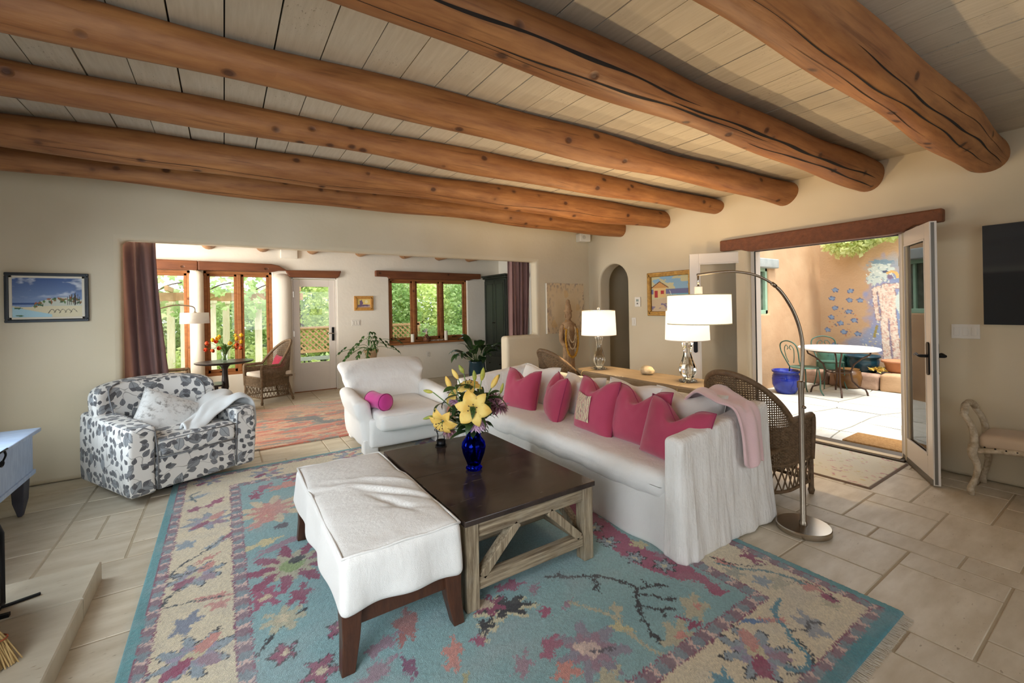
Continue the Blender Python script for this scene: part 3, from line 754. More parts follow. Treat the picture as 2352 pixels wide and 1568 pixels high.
window('window_2', W2, (0.42, 2.13), [0.215], 'stained wood double casement behind the pedestal table')
w3 = window('window_3', W3, (0.78, 2.07), [3.27, 3.87], 'stained wood triple window over the sill ornaments')
MB().box((-0.90, -0.12, -0.045), (0.90, 0.06, 0.0)).build('window_sill', WINWOOD, w3, bevel=0.01)
for nm, lo, hi in (('window_4', (-1.90, -0.9, 0.7), (-1.82, 1.8, 2.25)),):
    r = sroot(nm, (-1.86, 0.45, 0.7)); m = MB()
    for a in (-1.35, -0.02, 1.31): m.box((-0.04, a, 0), (0.04, a+0.05, 1.55))
    m.box((-0.04, -1.35, 0), (0.04, 1.36, 0.05)); m.box((-0.04, -1.35, 1.50), (0.04, 1.36, 1.55)); m.build('window_frame', WINWOOD, r)
    MB().box((0.0, -1.3, 0.05), (0.004, 1.3, 1.5)).build('pane', PANE, r)
r = sroot('window_8', (-1.86, 3.75, 0.72)); m = MB()
for a in (-0.7, -0.02, 0.65): m.box((-0.04, a, 0), (0.04, a+0.05, 1.08))
m.box((-0.04, -0.7, 0), (0.04, 0.7, 0.05)); m.box((-0.04, -0.7, 1.03), (0.04, 0.7, 1.08)); m.build('window_frame', WINWOOD, r)
MB().box((0.0, -0.65, 0.05), (0.004, 0.65, 1.03)).build('pane', PANE, r)
r = sroot('added_sunroom_window', (-2.6, 7.1, 0.75)); m = MB()  # unseen window added to go with the sunroom fill light
for a in (-1.1, -0.02, 1.05): m.box((-0.04, a, 0), (0.04, a+0.05, 1.5))
m.box((-0.04, -1.1, 0), (0.04, 1.1, 0.05)); m.box((-0.04, -1.1, 1.45), (0.04, 1.1, 1.5)); m.build('window_frame', WINWOOD, r)
MB().box((0.0, -1.05, 0.05), (0.004, 1.05, 1.45)).build('pane', PANE, r)
r = sroot('added_back_window', (2.0, -2.5, 0.7)); m = MB()  # unseen window added to go with the fill from behind
for a in (-1.8, -0.62, 0.57, 1.75): m.box((a, -0.04, 0), (a+0.05, 0.04, 1.6))
m.box((-1.8, -0.04, 0), (1.8, 0.04, 0.05)); m.box((-1.8, -0.04, 1.55), (1.8, 0.04, 1.6)); m.build('window_frame', WINWOOD, r)
MB().box((-1.75, 0, 0.05), (1.75, 0.004, 1.55)).build('pane', PANE, r)

# ---- doors
def lever(parent, x, z, side, plate=0.26, dirx=-1):
    """black back plate and lever on the face y=side*0.025"""
    s = side; y = 0.0225 * s
    p = [(x + 0.024*math.cos(a), z + (plate/2-0.024)*(1 if math.sin(a) >= 0 else -1) + 0.024*math.sin(a)) for a in np.linspace(0, 2*PI, 20, endpoint=False)]
    n = len(p); V = [(a, y, b) for a, b in p] + [(a, y + 0.010*s, b) for a, b in p]
    F = [tuple(range(n)), tuple(range(n, 2*n))[::-1]] + [((i+1) % n, i, n+i, n+(i+1) % n) for i in range(n)]
    pl = MB().add(V, F).build('handle_plate', BLACKIRON, parent)
    pts = [(x, y, z+0.02), (x, y+0.05*s, z+0.02), (x+dirx*0.03, y+0.058*s, z+0.022), (x+dirx*0.075, y+0.056*s, z+0.03), (x+dirx*0.115, y+0.052*s, z+0.018)]
    MB().tube(catmull(pts, 4), [0.012]*5+[0.010]*11+[0.007], 8).build('lever', BLACKIRON, pl, smooth=True)
def door_leaf(name, hinge, ang, w, h, label, stile=0.105, top=0.12, bot=0.20, panel=None, sides=(1, -1), flip=False, edge=True):
    r = sroot(name, (hinge[0], hinge[1], 0.012), ang, label); t = 0.0225
    m = MB(); m.box((0, -t, 0), (stile, t, h)); m.box((w-stile, -t, 0), (w, t, h)); m.box((stile, -t, h-top), (w-stile, t, h)); m.box((stile, -t, 0), (w-stile, t, bot))
    m.build('leaf_frame', WHITEPAINT, r, bevel=0.004)
    gz = bot
    if panel:
        MB().box((stile+0.02, -t-0.004, panel[0]), (w-stile-0.02, t+0.004, panel[1])).build('lower_panel', WHITEPAINT, r, bevel=0.01)
    b = MB(); q = 0.014
    for s in (-1, 1):
        y0, y1 = sorted((s*t*0.35, s*(t+0.003)))
        b.box((stile, y0, bot), (stile+q, y1, h-top)); b.box((w-stile-q, y0, bot), (w-stile, y1, h-top)); b.box((stile, y0, bot), (w-stile, y1, bot+q)); b.box((stile, y0, h-top-q), (w-stile, y1, h-top))
    b.build('glazing_bead', WHITEPAINT, r, bevel=0.003)
    MB().box((stile, -0.003, bot), (w-stile, 0.003, h-top)).build('pane', PANE, r)
    for s in sides: lever(r, w - stile/2, 0.98, s)
    if edge:
        e = MB(); e.box((w, -0.013, 0.01), (w+0.003, 0.006, h-0.01)); e.build('weatherstrip', GREYMETAL, r)
        e = MB(); e.box((0.0, -t-0.004, 0.0), (w, -t, 0.045)); e.build('door_sweep', GREYMETAL, r)
    for z in (0.25, h/2, h-0.25):
        MB().box((-0.012, -0.03, z-0.045), (0.006, -0.018, z+0.045)).build('hinge', NICKEL, r)
    return r
d1 = sroot('door_1', (1.0, 8.6, 0), 0, 'white glazed garden door of the sunroom')
m = MB(); m.box((0, -0.03, 0), (0.025, 0.1, 2.05)); m.box((0.735, -0.03, 0), (0.76, 0.1, 2.05)); m.box((0, -0.03, 2.025), (0.76, 0.1, 2.05)); m.build('door_casing', WHITEPAINT, d1, bevel=0.004)
m = MB(); m.box((0.03, 0, 0.01), (0.135, 0.045, 2.02)); m.box((0.625, 0, 0.01), (0.73, 0.045, 2.02)); m.box((0.135, 0, 1.89), (0.625, 0.045, 2.02)); m.box((0.135, 0, 0.01), (0.625, 0.045, 0.52)); m.build('leaf_frame', WHITEPAINT, d1, bevel=0.004)
MB().box((0.16, -0.006, 0.12), (0.60, 0.0, 0.43)).build('lower_panel', WHITEPAINT, d1, bevel=0.005)
MB().box((0.135, 0.02, 0.52), (0.625, 0.025, 1.89)).build('pane', PANE, d1)
for z in (0.3, 1.05, 1.75): MB().box((0.018, -0.012, z-0.05), (0.04, 0.002, z+0.05)).build('hinge', NICKEL, d1)
m = MB(); m.rbox((0.045, 0.02, 0.25), 0.02, (2, 1, 6), (0.685, -0.012, 1.02)); hp = m.build('handle_plate', BLACKIRON, d1, smooth=True)
MB().tube([(0.685, -0.01, 1.03), (0.685, -0.06, 1.03), (0.63, -0.065, 1.035), (0.585, -0.06, 1.025)], 0.010, 8).build('lever', NICKEL, hp, smooth=True)
MB().box((-0.02, -0.02, 0.0), (0.78, 0.12, 0.012)).build('threshold', WINWOOD, d1)
# french doors: both leaves swung into the room
LA = math.atan2(3.26 - 2.69, 4.76 - 5.17); RA = math.atan2(1.01 - 1.345, 4.58 - 5.17)
door_leaf('door_2', (5.17, 2.69), LA, 0.69, 2.05, 'left white french door leaf folded back toward the gold framed painting', sides=(1, -1))
door_leaf('door_3', (5.17, 1.345), RA, 0.68, 2.05, 'right white french door leaf standing open into the room', sides=(1, -1))
fr = sroot('trim_6', (5.17, 2.0, 0), 0, 'white french door frame')
m = MB(); m.box((-0.02, 0.66, 0), (0.10, 0.70, 2.08)); m.box((-0.02, -0.67, 0), (0.10, -0.63, 2.08)); m.box((-0.02, -0.67, 2.055), (0.10, 0.70, 2.08)); m.build('door_casing', WHITEPAINT, fr, bevel=0.004)
m = MB(); m.box((-0.025, 0.652, 0), (-0.02, 0.665, 2.06)); m.box((-0.03, -0.63, 2.045), (0.0, 0.66, 2.058)); m.build('gasket', mk('black_gasket', C(30, 28, 26)), fr)
m = MB(); m.box((-0.12, -0.67, -0.004), (0.14, 0.70, 0.018)); m.build('threshold', mk('bronze_threshold', C(96, 86, 74), rough=0.4, metal=0.5), fr, bevel=0.004)
m = MB(); m.box((-0.10, -0.64, 0.018), (-0.02, 0.66, 0.026)); m.build('sill_strip', mk('oak_sill_strip', C(214, 190, 150), rough=0.5), fr)

# ================================================================== furniture
def wr(P, amp, s, seed): return amp * n3(P, s, seed) * 2
# ---------------------------------------------------------------- long white sofa (runs along Y)
sofa = thing('sofa', 'long white slipcovered sofa loaded with magenta and white pillows', 'sofa', (2.58, 2.9, 0))
def skirt_fn(h):
    def f(P):
        P = P.copy(); zn = np.clip((P[:, 2] + h/2) / h, 0, 1)
        P[:, 0] += np.sign(P[:, 0]) * (np.abs(P[:, 0]) > 0.3) * ((1-zn)**1.5 * 0.02 + (1-zn) * 0.012 * np.sin(P[:, 1] * 13 + 2*np.sin(P[:, 1]*5)))
        P[:, 0] += wr(P, 0.008, 6, 3); return P
    return f
MB().rbox((0.90, 2.62, 0.36), 0.03, (6, 120, 12), (-0.005, 0, 0.185), skirt_fn(0.36)).build('skirt', LINEN, sofa, smooth=True)
def seat_fn(P):
    P = P.copy(); up = P[:, 2] > 0
    P[:, 2] += up * (0.018 * np.cos(P[:, 0] * 3.4) * np.cos(P[:, 1] * 0.9) - 0.02 * np.exp(-((P[:, 0] - 0.36)/0.12)**2))
    fr = np.clip((-P[:, 0] - 0.15) / 0.22, 0, 1)
    P[:, 2] += wr(P, 0.012, 5, 5) * up; P[:, 0] += fr * wr(P, 0.022, 4, 8) + fr * (vnoise(P[:, 1]*16, P[:, 2]*14, 5)-0.5)*0.016
    P[:, 2] += fr * 0.006 * np.sin(P[:, 1]*17 + 3*np.sin(P[:, 1]*4)); return P
MB().rbox((0.78, 2.54, 0.17), 0.07, (20, 120, 6), (-0.09, 0, 0.375), seat_fn).build('seat_cushion', LINEN, sofa, smooth=True)
def back_fn(P):
    P = P.copy(); zn = (P[:, 2] + 0.35) / 0.7
    P[:, 0] += 0.05 * (zn - 0.5) + wr(P, 0.012, 5, 9); P[:, 2] += (zn > 0.6) * wr(P, 0.015, 4, 2); return P
MB().rbox((0.20, 2.66, 0.72), 0.06, (3, 50, 12), (0.36, 0, 0.39), back_fn).build('backrest', LINEN, sofa, smooth=True)
def arm_fn(side):
    def f(P):
        P = P.copy(); zn = (P[:, 2] + 0.34) / 0.68; xn = (P[:, 0] + 0.48) / 0.96
        P[:, 2] += np.clip(zn, 0, 1) * 0.10 * xn
        out = (P[:, 1] * side) > 0.0
        low = np.clip(1 - zn, 0, 1)
        fold = (vnoise(P[:, 0]*11+zn*0.8, zn*1.6, 7)-0.5) * 0.026 * low**0.55 + (vnoise(P[:, 0]*34, zn*2.6+P[:, 0]*3, 17)-0.5) * 0.008 * (0.25+low**0.5)
        P[:, 1] += out * side * (0.045 * low**1.8 + fold + wr(P, 0.008, 7, 11))
        P[:, 0] += (xn - 0.5) * 0.06 * low**2 + (xn < 0.1) * low * 0.012 * np.sin(P[:, 1]*60)
        P[:, 2] += (zn > 0.85) * wr(P, 0.012, 9, 4); return P
    return f
for s, lab in ((-1, None), (1, None)):
    MB().rbox((0.96, 0.12, 0.68), 0.028, (120, 3, 36), (0, s * 1.335, 0.345), arm_fn(s)).build('arm', LINENV, sofa, smooth=True)
for s in (-1, 1): MB().tube([(-0.455, s*1.27, 0.45), (-0.455, s*1.272, 0.2), (-0.46, s*1.27, 0.02)], 0.006, 6).build('corner_pleat', LINEN, sofa, smooth=True)

def pillow_mesh(w, h, t, chop=0.0, ears=0.06, seed=0, n=26, p=2.6, slump=0.0):
    u = np.linspace(-1, 1, n + 1); U_, V_ = np.meshgrid(u, u, indexing='ij')
    f = (np.clip(1 - np.abs(U_)**p, 0, 1) * np.clip(1 - np.abs(V_)**p, 0, 1))**0.5
    x = w/2 * U_ * (1 - ears * (1 - V_**2)); z = h/2 * V_ * (1 - ears * (1 - U_**2))
    dip = chop * np.exp(-(U_/0.36)**2) * np.clip((V_ + 0.15)/1.15, 0, 1)**2
    z = z - dip; bul = 1 + 0.5 * dip / max(chop, 1e-6) * 0.4 * (chop > 0)
    wri = (fbm(U_*3+seed, V_*3+seed*1.7, seed) - 0.5) * 0.12 * f
    crease = np.exp(-((np.abs(U_) - 0.42 + 0.25*(1-V_))/0.10)**2) * np.clip(V_-0.1, 0, 1) * (chop > 0) * 0.22
    ft = t/2 * (f * bul * (1 - crease) + wri); bk = -t/2 * (f * bul + wri)
    z = z + slump * (1 - V_) * 0
    A = np.stack([x, -ft, z + h/2], -1); B = np.stack([x, -bk, z + h/2], -1)
    V = []; idxA = -np.ones((n+1, n+1), int); idxB = idxA.copy()
    for i in range(n+1):
        for j in range(n+1):
            e = i in (0, n) or j in (0, n)
            idxA[i, j] = len(V); V.append(A[i, j])
            if e: idxB[i, j] = idxA[i, j]
            else: idxB[i, j] = len(V); V.append(B[i, j])
    F = []
    for i in range(n):
        for j in range(n):
            F.append((idxA[i, j], idxA[i+1, j], idxA[i+1, j+1], idxA[i, j+1])); F.append((idxB[i, j], idxB[i, j+1], idxB[i+1, j+1], idxB[i+1, j]))
    mb = MB().add(V, F); mb.hasuv = False; return mb, A
def pillow(name, label, loc, yaw, lean, w, h, t, mat, chop=0.0, seed=0, roll=0.0, group=None, piping=None, ears=0.06):
    mb, A = pillow_mesh(w, h, t, chop, ears, seed)
    o = thing(name, label, 'pillow', loc, 0, group)
    from mathutils import Euler
    o.rotation_mode = 'QUATERNION'
    o.rotation_quaternion = (Euler((0, 0, yaw)).to_matrix() @ Euler((-lean, 0, 0)).to_matrix() @ Euler((0, roll, 0)).to_matrix()).to_quaternion()
    mb.build('cover', mat, o, smooth=True)
    n = A.shape[0] - 1
    ring = [A[i, 0] for i in range(n)] + [A[n, j] for j in range(n)] + [A[n-i, n] for i in range(n)] + [A[0, n-j] for j in range(n)]
    MB().tube([tuple(p) for p in ring], 0.0035, 5, closed=True).build('seam', piping or mat, o, smooth=True)
    return o
Z90 = -PI/2
WP = [(2.72, 3.68, 0.10, 0.54, 0.50, 'white linen pillow at the far end of the sofa back row'), (2.72, 3.02, 0.0, 0.52, 0.48, 'white linen pillow behind the patterned magenta pillow'),
      (2.70, 2.42, -0.05, 0.60, 0.50, 'wide white linen pillow in the middle of the back row, crumpled top'), (2.72, 1.93, 0.05, 0.56, 0.50, 'white linen pillow beside the pale pink throw')]
for i, (x, y, yw, w, h, lab) in enumerate(WP):
    pillow('white_pillow', lab, (x - 0.02, y, 0.435), Z90 + yw, 0.30, w, h - 0.09, 0.20, LINENW, chop=0.03 + 0.02*(i % 2), seed=3*i+1, group='white pillows along the sofa back', ears=0.05)
MAGSEAM = mk('dark_magenta_seam', C(150, 46, 84), rough=0.9)
MP = [(2.40, 3.55, 0.15, 0.46, 0.43, 0.10, 'magenta pillow farthest along the sofa, behind the lilies'), (2.42, 3.05, -0.50, 0.42, 0.44, 0.11, 'magenta pillow second from the far end, turned edge on'),
      (2.40, 2.53, -0.06, 0.44, 0.47, 0.10, 'magenta pillow with a cream brocade panel'), (2.45, 2.14, -0.06, 0.52, 0.45, 0.12, 'plain magenta pillow next after the brocade one, deeply chopped'),
      (2.34, 1.775, -0.02, 0.48, 0.42, 0.12, 'magenta pillow leaning on the near sofa arm')]
for i, (x, y, yw, w, h, ch, lab) in enumerate(MP):
    po = pillow('magenta_pillow', lab, (x, y, 0.435), Z90 + yw, 0.26, w, h - 0.02, 0.21, MAGENTA, chop=ch, seed=5*i+2, roll=(0.10 if i == 4 else 0.0), group='magenta pillows on the sofa', piping=MAGSEAM)
    if i == 2:
        u = np.linspace(-0.62, 0.22, 16); v = np.linspace(-0.62, 0.42, 18); P = []; pp = 2.6
        for a in u:
            row = []
            for b in v:
                f = ((1-abs(a)**pp)*(1-abs(b)**pp))**0.5; dip = 0.09*math.exp(-(a/0.36)**2)*max(0, (b+0.15)/1.15)**2
                row.append((w/2*a*(1-0.06*(1-b*b)), -0.105*f*(1+0.2*dip/0.09) - 0.009, (h-0.02)/2*b*(1-0.06*(1-a*a)) - dip + (h-0.02)/2))
            P.append(row)
        t = NT('cream_brocade'); c = t.coord('Object')
        wv = t.n('TexWave', Vector=c, Scale=16.0, Distortion=7.0, Detail=2.0); n_ = t.noise(c, 30, 3)
        col = t.mix(t.ramp(wv.outputs[0], 0.70, 0.78), C(214, 204, 166), C(176, 96, 112)); col = t.mix(t.math('MULTIPLY', t.ramp(n_, 0.56, 0.62), 0.6), col, C(132, 122, 112))
        MB().grid(P).build('brocade_panel', t.pbr(col, 0.8), po, smooth=True, label='cream brocade panel with mauve scrolls')

# pale pink throw over the near arm and back corner
def drape(name, label, cat, path, width_dir, widths, mat, thick=0.014, seed=0, amp=0.02, nw=16, fringe=None, wave=9):
    pts = catmull(path, 8); m = len(pts); wd = Vector(width_dir).normalized(); P = []
    for i, p in enumerate(pts):
        t = i / (m - 1); w = np.interp(t, np.linspace(0, 1, len(widths)), widths); row = []
        T = (pts[min(i+1, m-1)] - pts[max(i-1, 0)]).normalized(); N = T.cross(wd).normalized()
        for k in range(nw + 1):
            s = k / nw - 0.5
            off = amp * (math.sin(s * wave + t * 5 + seed) * 0.5 + (float(vnoise(s*5+seed, t*7)) - 0.5) * 1.4)
            row.append(tuple(p + wd * s * w + N * off + T * 0.02 * math.sin(s*7+seed)))
        P.append(row)
    o = MB().grid(P).build(name, mat, None, smooth=True, solid=thick, sub=1)
    return tag(o, label, cat)
drape('throw_blanket', 'pale pink fleece throw hanging over the near sofa arm', 'blanket', [(2.86, 2.00, 0.70), (2.90, 1.86, 0.835), (2.83, 1.70, 0.82), (2.80, 1.60, 0.80), (2.78, 1.525, 0.795), (2.76, 1.475, 0.74), (2.76, 1.462, 0.62), (2.77, 1.445, 0.44)], (1, 0.05, -0.06), [0.30, 0.36, 0.38, 0.32, 0.28, 0.24], PINKTHROW, 0.016, 3, 0.022)

# ---------------------------------------------------------------- coffee table
ct = thing('coffee_table', 'low coffee table with dark top and weathered trestle base', 'coffee table', (1.335, 2.44, 0.015))
tx, ty, th = 0.415, 0.62, 0.44
MB().box((-tx, -ty, th - 0.028), (tx, ty, th)).build('table_top', TABLETOP, ct, bevel=0.004)
MB().box((-tx+0.001, 0.02, th), (tx-0.001, 0.0225, th+0.0004)).build('top_seam', mk('top_seam_dark', C(30, 26, 24), rough=0.3), ct)
L = 0.07; lx, ly = tx - 0.045, ty - 0.045; zt = th - 0.028
for sx in (-1, 1):
    for sy in (-1, 1):
        MB().box((sx*lx-L/2, sy*ly-L/2, 0), (sx*lx+L/2, sy*ly+L/2, zt)).build('leg', WEATHER, ct, bevel=0.006)
for sy in (-1, 1):
    MB().box((-lx+L/2, sy*ly-0.026, zt-0.075), (lx-L/2, sy*ly+0.026, zt)).build('top_rail', WEATHX, ct, bevel=0.005)
    MB().box((-lx+L/2, sy*ly-0.026, 0.085), (lx-L/2, sy*ly+0.026, 0.145)).build('bottom_rail', WEATHX, ct, bevel=0.005)
    for s in (-1, 1):
        MB().bar((s*(lx-0.055), sy*ly, 0.14), (s*0.10, sy*ly, zt-0.07), 0.044, 0.052, (0, 1, 0)).build('diagonal_brace', WEATHER, ct, bevel=0.004)
for sx in (-1, 1):
    MB().box((sx*lx-0.026, -ly+L/2, zt-0.075), (sx*lx+0.026, ly-L/2, zt)).build('top_rail', WEATHY, ct, bevel=0.005)
    MB().box((sx*lx-0.026, -ly+L/2, 0.085), (sx*lx+0.026, ly-L/2, 0.145)).build('bottom_rail', WEATHY, ct, bevel=0.005)
    for s in (-1, 1):
        MB().bar((sx*lx, s*(ly-0.06), 0.14), (sx*lx, s*0.20, zt-0.07), 0.044, 0.052, (1, 0, 0)).build('diagonal_brace', WEATHER, ct, bevel=0.004)
for y in (-0.2, 0.2):
    MB().box((-lx, y-0.03, 0.09), (lx, y+0.03, 0.125)).build('stretcher', WEATHX, ct, bevel=0.004)

# ---------------------------------------------------------------- ottoman
ot = thing('ottoman', 'white slipcovered ottoman bench on dark walnut legs', 'ottoman', (0.63, 2.43, 0.015))
ohx, ohy = 0.265, 0.63
def ott_fn(P):
    P = P.copy(); x, y, z = P[:, 0]/ohx, P[:, 1]/ohy, P[:, 2]; zn = np.clip((z + 0.115)/0.23, 0, 1)
    top = z > 0.06
    P[:, 2] += top * (0.028 * (1-x**2) * (1-y**4) + wr(P, 0.012, 5, 21))
    # diagonal pulled creases running across the loose cover
    for (cx, cy, ang, ln, wd, am) in ((0.02, -0.10, 2.3, 0.26, 0.020, -0.022), (-0.04, -0.02, 2.35, 0.30, 0.026, 0.020), (0.05, -0.28, 2.0, 0.16, 0.018, -0.018), (0.10, 0.02, 2.5, 0.20, 0.02, 0.012), (0.08, -0.36, 2.6, 0.10, 0.014, -0.014)):
        dx, dy = P[:, 0]-cx, P[:, 1]-cy; a = dx*math.cos(ang)+dy*math.sin(ang); b = -dx*math.sin(ang)+dy*math.cos(ang) + 0.10*a*a
        P[:, 2] += top * am * np.exp(-(b/wd)**2) * np.exp(-(a/ln)**2)
    P[:, 2] += top * 0.014 / (1 + np.exp((P[:, 1] - 0.12 - 0.25*P[:, 0]) / 0.014))     # loose front cover sits over the back half
    low = 1 - zn
    sx = np.abs(P[:, 0]) > ohx*0.85; sy = np.abs(P[:, 1]) > ohy*0.93
    P[:, 0] += np.sign(P[:, 0]) * sx * low * (0.012 + 0.010*np.sin(P[:, 1]*14+1.2*np.sin(P[:, 1]*5)))
    P[:, 1] += np.sign(P[:, 1]) * sy * low * (0.012 + 0.012*np.sin(P[:, 0]*24+1))
    P[:, 2] += low * 0.004 * np.sin(P[:, 0]*9 + P[:, 1]*6)
    P[:, 0] += sx * wr(P, 0.012, 6, 5); P[:, 1] += sy * wr(P, 0.014, 7, 6); return P
MB().rbox((2*ohx, 2*ohy, 0.225), 0.035, (34, 70, 10), (0, 0, 0.335), ott_fn).build('slipcover', LINEN, ot, smooth=True)
ring = []
for (x0, y0, x1, y1) in ((-1,-1,1,-1), (1,-1,1,1), (1,1,-1,1), (-1,1,-1,-1)):
    for k in range(12): t = k/12; ring.append(((x0+(x1-x0)*t)*(ohx-0.008), (y0+(y1-y0)*t)*(ohy-0.008), 0.443 + (0.012 if (y0+(y1-y0)*t)*ohy < 0.12 else 0.0) + 0.003*math.sin(k*1.3)))
MB().tube(ring, 0.006, 6, closed=True).build('piping', LINEN, ot, smooth=True)
for sx in (-1, 1):
    for sy in (-1, 1):
        a = (sx*(ohx-0.045), sy*(ohy-0.05)); b = (a[0]+sx*0.022, a[1]+sy*0.03); m = MB(); V = []
        for (cx, cy, w, z) in ((b[0], b[1], 0.026, 0), (a[0]+sx*0.006, a[1]+sy*0.010, 0.034, 0.12), (a[0], a[1], 0.042, 0.25)):
            for dx, dy in ((-1,-1),(1,-1),(1,1),(-1,1)): V.append((cx+dx*w, cy+dy*w, z))
        F = [(3,2,1,0)] + [(4*i+k, 4*i+(k+1) % 4, 4*i+4+(k+1) % 4, 4*i+4+k) for i in (0, 1) for k in range(4)] + [(8,9,10,11)]
        m.add(V, F).build('leg', WALNUT, ot, bevel=0.004)
for sy in (-1, 1): MB().box((-ohx+0.06, sy*(ohy-0.05)-0.018, 0.16), (ohx-0.06, sy*(ohy-0.05)+0.018, 0.26)).build('rail', WALNUT, ot, bevel=0.003)
for sx in (-1, 1): MB().box((sx*(ohx-0.045)-0.018, -ohy+0.06, 0.16), (sx*(ohx-0.045)+0.018, ohy-0.06, 0.26)).build('rail', WALNUT, ot, bevel=0.003)

# ---------------------------------------------------------------- leaf print swivel armchair
fa = math.radians(28.0)
fl = thing('armchair', 'swivel armchair in grey and white leaf print upholstery', 'armchair', (-0.395, 4.885, 0), fa)
fl.scale = (1.07, 1.07, 1.0)
def nz(a, s, sd):
    def f(P):
        P = P.copy(); P += np.stack([wr(P, a, s, sd), wr(P, a, s, sd+3), wr(P, a, s, sd+6)], 1); return P
    return f
MB().lathe([(0.0, 0.0), (0.27, 0.0), (0.275, 0.012), (0.25, 0.03), (0.10, 0.045), (0.10, 0.09), (0, 0.09)], 36, (0, 0.02, 0.0)).build('swivel_base', BLACKIRON, fl, smooth=True, auto=40)
MB().rbox((0.56, 0.80, 0.26), 0.025, (14, 14, 6), (0, -0.015, 0.205), nz(0.008, 6, 1)).build('front_panel', FLORAL, fl, smooth=True)
def cush(P):
    P = P.copy(); P[:, 2] += (P[:, 2] > 0) * 0.03 * np.cos(P[:, 0]*4.6) * np.cos(P[:, 1]*3.5) + wr(P, 0.01, 5, 12); return P
MB().rbox((0.545, 0.62, 0.15), 0.04, (14, 14, 4), (0, -0.125, 0.395), cush, (0.13, 0.4)).build('seat_cushion', FLORAL, fl, smooth=True)
m = MB(); rg = [(sx*0.268, sy*0.306-0.125, zz) for sx, sy, zz in ((-1,-1,0.325), (1,-1,0.325))]
m.tube(rg, 0.006, 6); m.tube([(-0.268, -0.431, 0.46), (0.268, -0.431, 0.46)], 0.005, 6); m.build('piping', mk('dark_grey_piping', C(120, 120, 122), rough=0.8), fl, smooth=True)
for s in (-1, 1):
    def armf(P, s=s):
        P = P.copy(); zn = (P[:, 2]+0.26)/0.52; yn = (P[:, 1]+0.42)/0.84
        P[:, 2] += np.clip(zn, 0, 1) * 0.05 * yn; P[:, 0] += s * 0.012 * np.sin(zn*PI) + wr(P, 0.010, 5, 7); return P
    MB().rbox((0.17, 0.84, 0.52), 0.032, (5, 22, 14), (s*0.355, 0.0, 0.325), armf, (0.3*s+0.7, 0.2)).build('arm', FLORAL, fl, smooth=True)
    MB().tube([(s*0.275, -0.416, 0.09), (s*0.275, -0.424, 0.35), (s*0.29, -0.420, 0.54), (s*0.355, -0.415, 0.585), (s*0.425, -0.415, 0.54)], 0.005, 6).build('arm_piping', bpy.data.materials['dark_grey_piping'], fl, smooth=True)
def fback(P):
    P = P.copy(); zn = (P[:, 2]+0.30)/0.60
    P[:, 1] += 0.10*zn - 0.16*(np.abs(P[:, 0])/0.43)**2.6 * 1.0
    P[:, 2] -= np.clip(zn, 0, 1) * 0.07 * (np.abs(P[:, 0])/0.43)**3
    P[:, 1] -= 0.035*np.sin(np.clip(zn, 0, 1)*PI) * np.exp(-(P[:, 0]/0.3)**2) * (P[:, 1] < 0.15)
    P += np.stack([wr(P, 0.006, 5, 1), wr(P, 0.014, 5, 4), wr(P, 0.01, 5, 7)], 1); return P
MB().rbox((0.86, 0.20, 0.60), 0.07, (26, 4, 16), (0, 0.33, 0.575), fback, (0.5, 0.9)).build('backrest', FLORAL, fl, smooth=True)
for s in (-1, 1): MB().tube(catmull([(s*0.31, 0.135, 0.50), (s*0.325, 0.15, 0.62), (s*0.335, 0.19, 0.74), (s*0.31, 0.26, 0.82), (s*0.22, 0.33, 0.862)], 5), 0.005, 6).build('back_piping', bpy.data.materials['dark_grey_piping'], fl, smooth=True)
pillow('velvet_pillow', 'silver crushed velvet pillow set on its corner in the leaf print armchair', (-0.47, 4.665, 0.40), fa + 0.15, 0.62, 0.46, 0.46, 0.16, VELVET, 0.0, 4, roll=0.62)
drape('white_throw', 'white plush throw spilling over the right arm of the leaf print armchair', 'blanket', [(-0.29, 4.50, 0.49), (-0.22, 4.70, 0.53), (-0.13, 4.86, 0.60), (-0.01, 4.93, 0.665), (0.085, 4.98, 0.64), (0.125, 5.00, 0.52), (0.15, 5.01, 0.36)], (-0.42, 0.88, 0.10), [0.16, 0.34, 0.44, 0.48, 0.46, 0.40], WHITETHROW, 0.022, 1, 0.045, 18, wave=7)

# ---------------------------------------------------------------- white slipcovered armchair
wc = thing('slipcovered_armchair', 'white slipcovered armchair with flared back beside the red rug', 'armchair', (1.585, 4.77, 0))
wc.scale = (1.12, 1.16, 1.0)
def wbase(P):
    P = P.copy(); zn = (P[:, 2]+0.14)/0.28
    P[:, 1] += (P[:, 1] < -0.2) * (-0.03*np.cos(P[:, 0]*2.6)) + wr(P, 0.012, 6, 3); P[:, 0] *= 1 + 0.02*(1-zn); return P
MB().rbox((0.70, 0.72, 0.28), 0.03, (16, 12, 8), (0, 0.02, 0.22), wbase).build('base_cover', LINEN, wc, smooth=True)
def wseat(P):
    P = P.copy(); P[:, 1] -= (P[:, 1] < -0.1) * 0.045 * np.cos(P[:, 0]*3.6)
    P[:, 2] += (P[:, 2] > 0) * (0.03*np.cos(P[:, 0]*3.5)*np.cos(P[:, 1]*2.5)) + wr(P, 0.016, 6, 6); return P
MB().rbox((0.62, 0.76, 0.17), 0.05, (18, 18, 4), (0, -0.10, 0.345), wseat).build('seat_cushion', LINEN, wc, smooth=True)
MB().tube([(-0.29 + 0.058*k, -0.475-0.045*math.cos((-0.29+0.058*k)*3.6), 0.415+0.006*math.sin(k*2)) for k in range(11)], 0.004, 6).build('piping', LINEN, wc, smooth=True)
